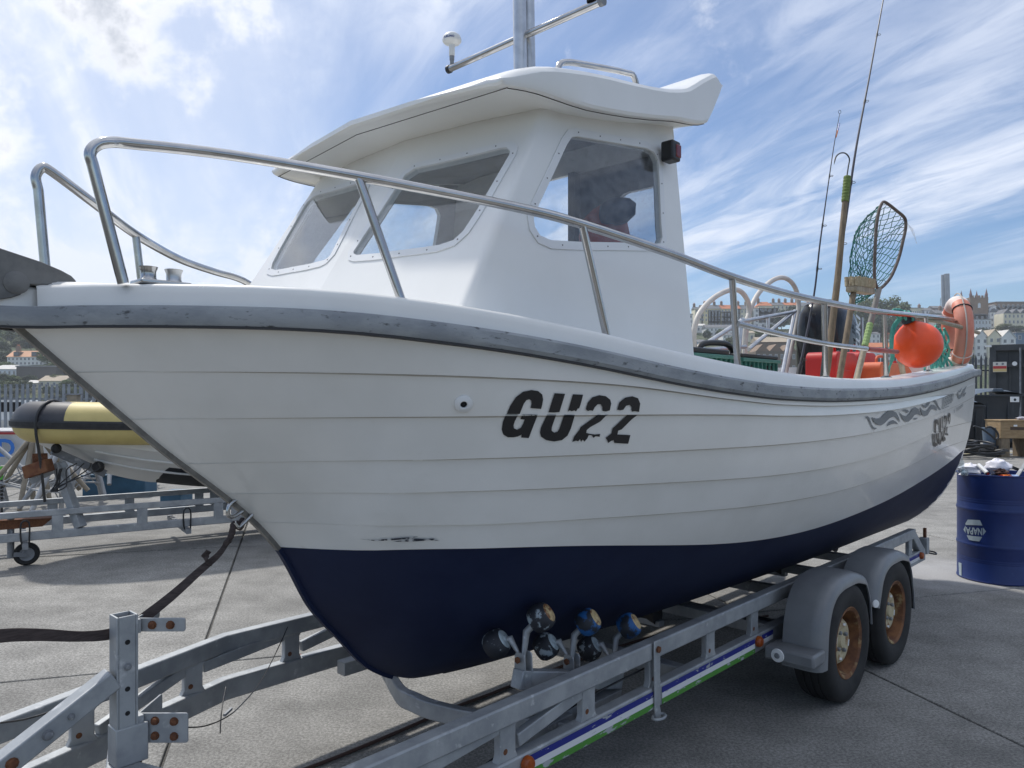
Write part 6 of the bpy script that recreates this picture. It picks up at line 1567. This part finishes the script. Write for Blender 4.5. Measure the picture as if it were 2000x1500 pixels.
# ================================================================ harbour water, hills and the town across it
random.seed(17)
struct('harbour_water', MB().grid([[Vector((x, y, -2.5)) for x in (-1500,0,1500)] for y in (129,260,1800)]), mat('harbour_water', (.03,.06,.07), .12, bump=.3, bs=.8))
def K(x, y):
    a = x/max(y, 1); return 1.16 if a < -.45 else (1.0 if a > .1 else 1.16 - .16*(a+.45)/.55)
def terr(x, y):
    t = min(max(y-250, 0), 235); n = 1.2*math.sin(x*.021+y*.013) + .8*math.sin(x*.047-y*.03)
    return K(x, y)*.188*t + (n*min(t/60, 1)) - 2.6*(1-min(t/8, 1)) - (0 if y < 520 else (y-520)*.03)
M_hill = mat('green_hillside', (.05,.075,.025), .95, c2=(.10,.095,.05), vs=.05, c3=(.03,.05,.016), v3=.3, lo3=.45, hi3=.6)
rows = [[Vector((x, y, terr(x, y))) for x in [-520+26*i for i in range(61)]] for y in [244,250,256,270,290,310,330,350,370,390,410,430,450,470,485,500,540,600,700]]
struct('hillside', MB().grid(rows), M_hill, smooth=60)
def seat(u, v):
    """distance at which the hillside shows at this point of the view"""
    k = (u-CX)/F; lo, hi = 251., 485.
    for _ in range(40):
        m = (lo+hi)/2
        if EYE+(HY-v)/F*m > terr(k*m, m): lo = m
        else: hi = m
    # the line of sight meets rising ground where the ground catches up with it
    return hi
WC = {'white': (.82,.82,.80), 'cream': (.80,.74,.56), 'yellow': (.78,.68,.42), 'grey': (.42,.42,.41), 'stone': (.20,.16,.12), 'blue': (.16,.24,.34), 'pale': (.66,.71,.75), 'brown': (.26,.19,.14), 'dark': (.13,.12,.11)}
RC = {'slate': (.16,.165,.175), 'orange': (.52,.19,.09), 'brown': (.24,.17,.12), 'tan': (.42,.35,.26), 'light': (.62,.60,.56), 'flat': (.30,.30,.30), 'peach': (.62,.34,.20)}
def hm(kind, key):
    n = kind + '_' + key
    if n not in MATS:
        c = WC[key] if kind == 'render' else RC[key]; mat(n, c, .85, c2=tuple(x*.86 for x in c), vs=.25, c3=tuple(x*.72 for x in c), v3=1.2, lo3=.62, hi3=.8)
    return MATS[n]
M_win = mat('far_window_glass', (.12,.135,.155), .2); M_winw = mat('far_window_frame', (.62,.62,.60), .6)  # pane grey lightened to stand for reflected sky
HN = [0]
def house(label, u0, u1, ve, vb, vr, wall='white', roof='slate', nx=4, ny=2, typ='ridge', chim=0, dep=9., Y=None, win=True, name='town_house', cat='house', dorm=0, chc='brown'):
    Y = Y or seat((u0+u1)/2, vb); a = at(u0, ve, Y); b = at(u1, ve, Y); wd = b.x-a.x; ze = a.z; zb = at(u0, vb, Y).z; zr = at(u0, vr, Y).z; cx = (a.x+b.x)/2
    t = thing(name, Vector((cx, Y+dep/2, zb)), label, cat, 'houses of the town across the harbour')
    gab = typ in ('gable', 'gables'); mw = hm('render', wall); mr = hm('tiles', roof)
    if typ == 'gable':
        mb = MB().prism([(-wd/2,zb-6),(wd/2,zb-6),(wd/2,ze),(0,zr),(-wd/2,ze)], Vector((cx,Y,0)), (1,0,0), (0,0,1), (0,dep,0))
    else:
        mb = MB().obox(Vector((cx, Y+dep/2, (ze+zb-6)/2)), (wd/2,0,0), (0,dep/2,0), (0,0,(ze-zb+6)/2))
    wl = obj('wall', mb, mw, t)
    if typ == 'ridge':
        e = .35; mb = MB(); p = [Vector((cx+sx*(wd/2+e), Y-e if k == 0 else Y+dep+e, ze)) for k in (0,1) for sx in (-1,1)]; r = [Vector((cx+sx*(wd/2+e), Y+dep/2, zr)) for sx in (-1,1)]
        mb.add(p + r, [(0,1,5,4), (3,2,4,5), (0,4,2), (1,3,5), (0,2,3,1)]); ro_ = obj('roof', mb, mr, t)
    elif typ == 'hip':
        e = .35; ins = min(wd*.22, 4); mb = MB(); p = [Vector((cx+sx*(wd/2+e), Y-e if k == 0 else Y+dep+e, ze)) for k in (0,1) for sx in (-1,1)]; r = [Vector((cx+sx*(wd/2-ins), Y+dep/2, zr)) for sx in (-1,1)]
        mb.add(p + r, [(0,1,5,4), (3,2,4,5), (2,0,4), (1,3,5), (0,2,3,1)]); ro_ = obj('roof', mb, mr, t)
    elif typ == 'gable':
        e = .3; mb = MB()
        for sx in (-1, 1):
            q = [Vector((cx+sx*(wd/2+e), Y-e, ze-.25)), Vector((cx, Y-e, zr+.05)), Vector((cx, Y+dep, zr+.05)), Vector((cx+sx*(wd/2+e), Y+dep, ze-.25))]; mb.add(q + [v+UP*.22 for v in q], [(0,1,2,3), (7,6,5,4), (0,4,5,1), (3,2,6,7), (0,3,7,4), (1,5,6,2)])
        ro_ = obj('roof', mb, mr, t)
    elif typ == 'gables':
        n = max(2, int(wd/5)); mb = MB()
        for i in range(n):
            g0 = cx-wd/2+wd*i/n; g1 = g0+wd/n; mb.prism([(g0,0),(g1,0),((g0+g1)/2,zr-ze)], Vector((0,Y-.2,ze)), (1,0,0), (0,0,1), (0,dep,0))
        ro_ = obj('roof', mb, mr, t)
    else:
        ro_ = obj('roof', MB().obox(Vector((cx, Y+dep/2, ze+.15)), (wd/2+.25,0,0), (0,dep/2+.25,0), (0,0,.2)), mr, t)
    if win:
        mf_ = MB(); mg = MB(); H = ze-zb; wx = min(wd/nx*.32, 1.2); wz = min(H/ny*.46, 1.7)
        for i in range(nx):
            for j in range(ny):
                c = Vector((cx-wd/2+wd*(i+.5)/nx, Y, zb+H*(j+.52)/ny))
                mf_.obox(c + Vector((0,-.03,0)), (wx/2+.14,0,0), (0,.05,0), (0,0,wz/2+.14)); mg.obox(c + Vector((0,-.09,0)), (wx/2,0,0), (0,.02,0), (0,0,wz/2)); mf_.obox(c + Vector((0,-.115,0)), (.05,0,0), (0,.01,0), (0,0,wz/2))
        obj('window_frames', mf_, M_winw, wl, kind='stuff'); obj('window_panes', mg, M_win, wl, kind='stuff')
    for i in range(dorm):
        x = cx-wd/2+wd*(i+.5)/dorm; z = ze+(zr-ze)*.15; d_ = obj('dormer', MB().obox(Vector((x, Y+dep*.2, z+.8)), (1.1,0,0), (0,dep*.2,0), (0,0,.9)), hm('render','dark'), ro_ if ro_.parent == t else t)
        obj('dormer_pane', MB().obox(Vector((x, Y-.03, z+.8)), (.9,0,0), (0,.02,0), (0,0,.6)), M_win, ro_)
    for i in range(chim):
        x = cx-wd/2+wd*((i+.5)/chim if chim > 1 else .12); zt = zr+1.5
        c = obj('chimney', MB().obox(Vector((x, Y+dep/2, zt-1.2)), (.75,0,0), (0,.6,0), (0,0,1.7)), hm('render', chc), ro_)
        mb = MB()
        for k in (-.4,0,.4): mb.lathe([(.16,0),(.13,.7)], Vector((x+k, Y+dep/2, zt+.5)), UP, 6)
        obj('chimney_pots', mb, hm('tiles','orange'), ro_, kind='stuff')
    HN[0] += 1
    return t
TOWN = [
 # label, u0,u1, eave v, base v, ridge v, wall, roof, nx, ny, typ, chimneys
 ('white block at the left end of the town just aft of the cabin', 1338,1353,614,652,612,'white','flat',2,4,'flat',0),
 ('narrow cream gable house with a tall chimney above the first hose hoop', 1357,1373,603,628,598,'cream','slate',2,3,'ridge',1),
 ('long yellow terrace with a slate roof and chimneys on the skyline', 1370,1408,603,629,594,'yellow','slate',6,3,'ridge',2),
 ('yellow terrace with an orange tiled roof behind the first stanchion', 1408,1446,603,629,594,'yellow','orange',6,3,'ridge',1),
 ('cream flat-fronted block below the yellow terrace', 1383,1408,607,640,605,'cream','flat',4,3,'flat',0),
 ('second cream block below the orange-roofed terrace', 1409,1432,609,640,607,'cream','flat',4,3,'flat',0),
 ('slate-roofed pair of houses between the two hose hoops', 1438,1468,604,632,594,'cream','slate',4,3,'ridge',2),
 ('large white hotel with rows of windows behind the aluminium frame', 1472,1520,602,641,597,'white','brown',4,4,'hip',0),
 ('orange-roofed house on the skyline above the white hotel', 1482,1509,597,612,588,'cream','orange',3,1,'hip',1),
 ('slate terrace with red chimneys on the skyline right of the hotel', 1509,1532,596,614,589,'cream','slate',3,2,'ridge',2),
 ('orange and cream terrace on the skyline inside the taller hoop', 1532,1558,596,614,589,'cream','orange',3,2,'ridge',2),
 ('tall cream house beside the short fishing rod', 1558,1584,598,630,589,'cream','slate',3,3,'ridge',1),
 ('white slate-roofed row low on the hill behind the first stanchion', 1379,1432,640,656,633,'white','slate',7,2,'ridge',0),
 ('small white cottage left of the low white row', 1360,1378,636,650,631,'white','light',2,1,'ridge',0),
 ('white cottage under the low white row', 1412,1434,654,670,650,'white','slate',3,2,'ridge',0),
 ('pale building at the foot of the town beside the cabin', 1338,1378,668,692,662,'pale','slate',5,2,'ridge',0),
 ('small cottage with a tan roof beneath the aluminium frame', 1440,1474,650,668,645,'cream','tan',3,1,'ridge',0),
 ('white house among the trees behind the net handle', 1694,1719,652,672,647,'white','slate',3,2,'ridge',0),
 ('white waterfront house with an orange roof behind the stern stanchion', 1700,1752,678,712,668,'white','orange',5,3,'ridge',0),
 ('slate-roofed house left of the gaff pole', 1580,1604,604,634,596,'grey','slate',3,3,'ridge',1),
 ('cream flat-roofed block with a dark colonnade right of the trees', 1765,1803,602,620,600,'cream','flat',9,1,'flat',0),
 ('slate house on the skyline left of the steel stack', 1800,1822,606,624,600,'white','slate',3,2,'ridge',1),
 ('brick-red house at the foot of the steel stack', 1824,1846,602,622,596,'brown','slate',3,2,'ridge',0),
 ('tan-roofed houses below the steel stack', 1782,1830,616,640,610,'pale','tan',5,2,'ridge',1),
 ('grey terrace behind the lifebuoy', 1828,1892,612,650,604,'grey','slate',8,3,'ridge',2),
 ('long red-brown and glass building at the right edge of the skyline', 1946,2030,590,606,586,'brown','flat',9,1,'flat',0),
 ('glass-fronted building under the red-brown one', 1962,2040,598,612,596,'blue','flat',8,1,'flat',0),
 ('white house with a small gable right of the church tower', 1932,1952,602,618,595,'white','slate',2,2,'gable',0),
 ('slate-gabled white terrace below the church tower', 1934,1966,610,640,602,'white','slate',4,3,'gables',0),
 ('long cream terrace with three rows of windows at the right edge', 1960,2040,612,646,603,'cream','slate',10,3,'gables',0),
 ('white modern house with wide windows right of the lifebuoy', 1903,1934,614,628,612,'white','flat',3,1,'flat',0),
 ('blue-grey glass building below the white modern house', 1904,1936,624,648,622,'pale','flat',5,2,'flat',0),
 ('narrow white gabled house at the left of the gabled row', 1885,1905,662,712,650,'cream','light',2,4,'gable',0),
 ('tall white gabled house with a small window, left of the cream gable', 1905,1930,660,712,645,'white','light',2,4,'gable',0),
 ('cream gabled house in the middle of the gabled row', 1930,1956,658,712,644,'cream','tan',2,4,'gable',0),
 ('white gabled house at the right of the gabled row', 1956,1984,660,712,645,'white','light',2,4,'gable',0),
 ('dark blue waterfront block right of the gabled row', 1984,2030,650,706,648,'blue','flat',3,3,'flat',0),
 ('white terrace between the net handle and the buoy', 1740,1782,668,700,660,'white','slate',5,3,'ridge',1),
 ('orange-roofed white house with dormers on the left hillside', 14,84,697,714,684,'white','peach',9,2,'ridge',1),
 ('pale blue-white house with a white roof at the far left', -22,32,721,738,712,'pale','light',6,1,'hip',0),
 ('white and turquoise house against the stem on the left hillside', 118,143,718,732,715,'white','flat',3,1,'flat',0),
 ('cream-roofed gabled house above the left palisade fence', 76,124,744,757,733,'cream','tan',4,1,'ridge',0),
 ('low cream shed roof left of the gabled house', 46,74,748,758,742,'cream','light',3,1,'ridge',0),
 ('pale roof on the ridge above the trees at the far left', -10,22,645,652,641,'pale','light',4,1,'ridge',0),
]
for h in TOWN:
    lab, u0, u1, ve, vb, vr, wall, roof, nx, ny, typ, ch = h
    house(lab, u0, u1, ve, vb, vr, wall, roof, nx, ny, typ, ch, dorm=2 if 'dormers' in lab else 0)
house('dark stone terraced wall stepping across the left hillside', 32, 110, 716, 742, 714, 'dark', 'flat', 4, 1, 'flat', 0, win=False, name='stone_terrace', cat='wall')
# stone market hall with pointed gables
t = house('brown stone hall with a row of pointed gables behind the outboard motor', 1476, 1556, 686, 730, 672, 'stone', 'brown', 7, 2, 'gables', 0, name='stone_hall', cat='hall')
house('cream tiled roof behind the brown stone hall', 1480, 1546, 668, 690, 657, 'stone', 'tan', 2, 1, 'ridge', 0, win=False, name='hall_roof', cat='building', Y=seat(1516,730)+12)
# lettering on the hotel front
# church tower
Y = seat(1912, 612); M_ct = hm('render', 'brown')
a, b = at(1895, 580, Y), at(1930, 580, Y); wd = b.x-a.x; cx = (a.x+b.x)/2; zt = at(1912, 581, Y).z; zb = at(1912, 616, Y).z
M_sand = mat('tower_sandstone', (.27,.185,.115), .9, c2=(.21,.14,.09), vs=.3, c3=(.16,.10,.075), v3=1.5, lo3=.6, hi3=.75); M_pin = mat('red_pinnacle', (.22,.10,.085), .9)
ch = thing('church_tower', Vector((cx, Y+wd/2, zb)), 'brown stone church tower with four red pinnacles on the skyline', 'church tower')
tw = obj('tower', MB().obox(Vector((cx, Y+wd/2, (zt+zb-6)/2)), (wd/2,0,0), (0,wd/2,0), (0,0,(zt-zb+6)/2)), M_sand, ch)
for sx in (-1, 1):
    for sy in (-1, 1):
        p = Vector((cx+sx*wd*.44, Y+wd/2+sy*wd*.44, zt-1.5))
        bt_ = obj('buttress', MB().obox(p - UP*(zt-zb)*.35, (.75,0,0), (0,.75,0), (0,0,(zt-zb)*.5)), M_sand, ch)
        obj('pinnacle', MB().lathe([(.75,1.2),(.85,3.2),(1.0,3.3),(.62,4.4),(.0,7.6)], p, UP, 8), M_pin, bt_)
for i in range(5): obj('merlon', MB().obox(Vector((cx-wd*.36+wd*.18*i, Y+.1, zt+.6)), (wd*.055,0,0), (0,.3,0), (0,0,.7)), M_sand, ch)
obj('belfry_opening', MB().prism([(-.9,0),(.9,0),(.9,2.6),(0,3.4),(-.9,2.6)], Vector((cx, Y-.08, zb+(zt-zb)*.42)), (1,0,0), (0,0,1), (0,.06,0)), hm('render','pale'), tw)
# steel stack
Y = seat(1850, 606)+4; p = Vector((at(1851,600,Y).x, Y, at(1851,606,Y).z)); zt = at(1848,535,Y).z
sk_ = thing('steel_stack', p, 'tall bare steel chimney stack rising behind the lifebuoy', 'chimney')
obj('flue', MB().tube([p - UP*3, Vector((p.x-.7, Y, zt))], 1.65, 24), mat('stack_steel', (.36,.37,.39), .45, .6, c2=(.30,.31,.33), vs=.2), sk_, smooth=60)
obj('flue', MB().tube([p - UP*3 + Vector((-1.9,1.5,0)), Vector((p.x-2.2, Y+1.5, zt-.4))], 1.2, 20), MATS['stack_steel'], sk_, smooth=60)
Y = seat(1839, 602); p = Vector((at(1839,596,Y).x, Y, at(1839,602,Y).z)); la = thing('lattice_mast', p, 'small lattice antenna mast left of the steel stack', 'mast')
for sx in (-.9,.9): obj('leg', MB().bar(p + Vector((sx,0,0)), p + Vector((sx*.8,0,6.5)), .22, .22, up=(0,1,0)), M_galvd, la)
for k in range(5): obj('rung', MB().bar(p + Vector((-.9,0,1+1.2*k)), p + Vector((.9,0,1.7+1.2*k)), .12, .12, up=(0,1,0)), M_galvd, la)
# ---- trees
def crown_mesh(seed, n_cl=80, n_lf=56, flat=.8):
    rs = random.Random(seed); mb = MB(); cl = []
    for i in range(n_cl):
        while True:
            p = Vector((rs.uniform(-1,1), rs.uniform(-1,1), rs.uniform(-.8,1)))
            if .25 < p.length < 1: break
        cl.append((Vector((p.x, p.y, p.z*flat)), rs.uniform(.16,.34)))
    for c, r in cl:
        for k in range(n_lf):
            d = Vector((rs.gauss(0,1), rs.gauss(0,1), rs.gauss(0,1))).normalized(); p = c + d*r*rs.uniform(.6,1.05); s = rs.uniform(.045,.09)
            n = (d + Vector((rs.uniform(-.6,.6), rs.uniform(-.6,.6), rs.uniform(-.2,.8)))).normalized(); u_ = n.orthogonal().normalized(); v_ = n.cross(u_); a = rs.uniform(0,6.28); u2 = u_*math.cos(a)+v_*math.sin(a); v2 = n.cross(u2)
            mb.add([p-u2*s, p-v2*s*.6, p+u2*s, p+v2*s*.6], [(0,1,2,3)])
    return mb
def leafmat(name, c):
    m = mat(name, c, .7, c2=tuple(x*.55 for x in c), vs=.35, lo=.35, hi=.65, c3=(c[0]*1.5, c[1]*1.35, c[2]*1.2), v3=1.3, lo3=.55, hi3=.75); return m
LM = [leafmat('leaf_mid_green', (.105,.155,.038)), leafmat('leaf_dark_green', (.050,.085,.030)), leafmat('leaf_olive', (.12,.145,.045)), leafmat('leaf_light_green', (.15,.20,.055))]
M_bark = mat('bark', (.06,.05,.04), .9)
CR = []
for k in range(4):
    c = crown_mesh(40+k); me = mesh_of('crown', c, Vector((0,0,0))); CR.append(me)
tm = MB(); tm.tube([Vector((0,0,-.6)), Vector((.02,0,0)), Vector((-.03,.02,.5)), Vector((.05,0,1.1))], [.085,.06,.045,.02], 8)
for d in ((.5,.1,.9),(-.45,.2,.95),(.1,-.5,.85)): tm.tube([Vector((0,0,.35)), Vector(d)*.6 + Vector((0,0,.2)), Vector(d)], [.035,.022,.01], 6)
TM_ = mesh_of('trunk', tm, Vector((0,0,0)), 60)
CM = {}
def tree(label, u, vt, vb, wpx, mi, var, group='trees on the hillsides', Y=None, dy=0):
    Y = (Y or seat(u, vb)) + dy; top = at(u, vt, Y); bs = at(u, vb, Y); h = top.z-bs.z; r = wpx/2/F*Y
    t = thing('hillside_tree', Vector((bs.x, Y, bs.z)), label, 'tree', group)
    key = (mi, var)
    if key not in CM:
        me = CR[var].copy(); me.materials.clear(); me.materials.append(LM[mi]); CM[key] = me
    cz = h*.58
    o = bpy.data.objects.new('crown', CM[key]); col.objects.link(o); o.parent = t; o.location = (0,0,cz); o.scale = (r, r, h*.50); o.rotation_euler = (0,0,random.uniform(0,6.28))
    if not TM_.materials: TM_.materials.append(M_bark)
    q = bpy.data.objects.new('trunk', TM_); col.objects.link(q); q.parent = t; q.location = (0,0,h*.12); q.scale = (r*.9, r*.9, h*.45)
    return t
TREES = [
 ('large round-headed green tree right of the net handle', 1735,580,655,76,0,0), ('large green tree left of the net handle', 1690,583,652,62,0,1), ('dark tree under the round-headed tree', 1720,618,668,50,1,2), ('dark evergreen below the left large tree', 1672,622,668,44,1,3),
 ('dark tree behind the taller hose hoop', 1548,596,640,40,1,0), ('dark tree at the right end of the white hotel', 1526,606,646,26,1,1), ('small dark conifer beside the low white row', 1381,644,664,16,1,2), ('bush below the small white cottage', 1428,658,678,26,2,3),
 ('olive tree beneath the white hotel', 1505,640,660,46,2,0), ('bright green lawn shrub beneath the hotel', 1478,646,662,36,3,1), ('shrub at the foot of the gabled row', 1962,632,650,30,2,2), ('second shrub above the gabled row', 1985,636,650,34,1,3), ('shrub left of the gabled row', 1916,640,655,26,1,0),
 ('dark tree behind the orange buoy', 1770,622,672,52,1,1), ('yellow-green bush beside the buoy rope', 1752,650,690,30,2,2), ('tree behind the lifebuoy', 1842,630,676,54,1,3), ('tree between the rods', 1640,610,665,44,1,0), ('tree left of the gaff', 1610,626,672,40,2,1),
 ('shrub beside the storage container', 1890,690,716,26,2,2)]
for h in TREES: tree(*h)
rs = random.Random(33)
# wooded left hillside, each tree on its own
LL = ['pale-crowned', 'broad', 'dark', 'tall', 'small', 'round', 'shaggy', 'low']
k = 0
for v0, us in ((650,(-30,-5,14,30,44)),(664,(-20,4,26,46,60)),(678,(-24,0,40,62,84,100)),(690,(-16,2,92,108,122)),(704,(-10,6,92,110,128,146)),(722,(8,110,128,150)),(744,(-12,8,28,60,110,130,150)),(757,(4,24,44,130,152,176)),(768,(18,96,118,140,166,190,214))):
    for u in us:
        hgt = rs.uniform(20,32) if v0 < 740 else rs.uniform(14,22)
        tree('%s green tree, number %d of the wood on the left hillside counted downhill' % (LL[k % 8], k+1) if False else 'leafy green tree in the wood on the left hillside', u+rs.uniform(-4,4), v0-hgt*.75, v0+hgt*.35, rs.uniform(24,40), rs.choice((0,0,1,1,2,3)), rs.randrange(4), 'trees of the wood on the left hillside'); k += 1
# trees between the houses on the town slope
for i in range(34):
    u = rs.uniform(1340, 2010); v = rs.uniform(636, 712); hgt = rs.uniform(10,18)
    tree('leafy tree or shrub between the houses of the town slope', u, v-hgt*.8, v+hgt*.3, rs.uniform(12,22), rs.choice((0,1,1,2)), rs.randrange(4), 'trees between the town houses')
# ---- slight harbour haze, put in to brighten the shaded town fronts
hz = bpy.data.materials.new('brightening_haze'); hz.use_nodes = True; nt = hz.node_tree; nt.nodes.clear()
pv = nt.nodes.new('ShaderNodeVolumePrincipled'); pv.inputs['Color'].default_value = (.88,.93,1.0,1); pv.inputs['Density'].default_value = .00032; pv.inputs['Anisotropy'].default_value = .3
mo = nt.nodes.new('ShaderNodeOutputMaterial'); nt.links.new(pv.outputs[0], mo.inputs['Volume'])
hb_ = obj('haze', MB().box((0, 340, 42), 1700, 860, 92), hz); hb_['kind'] = 'stuff'
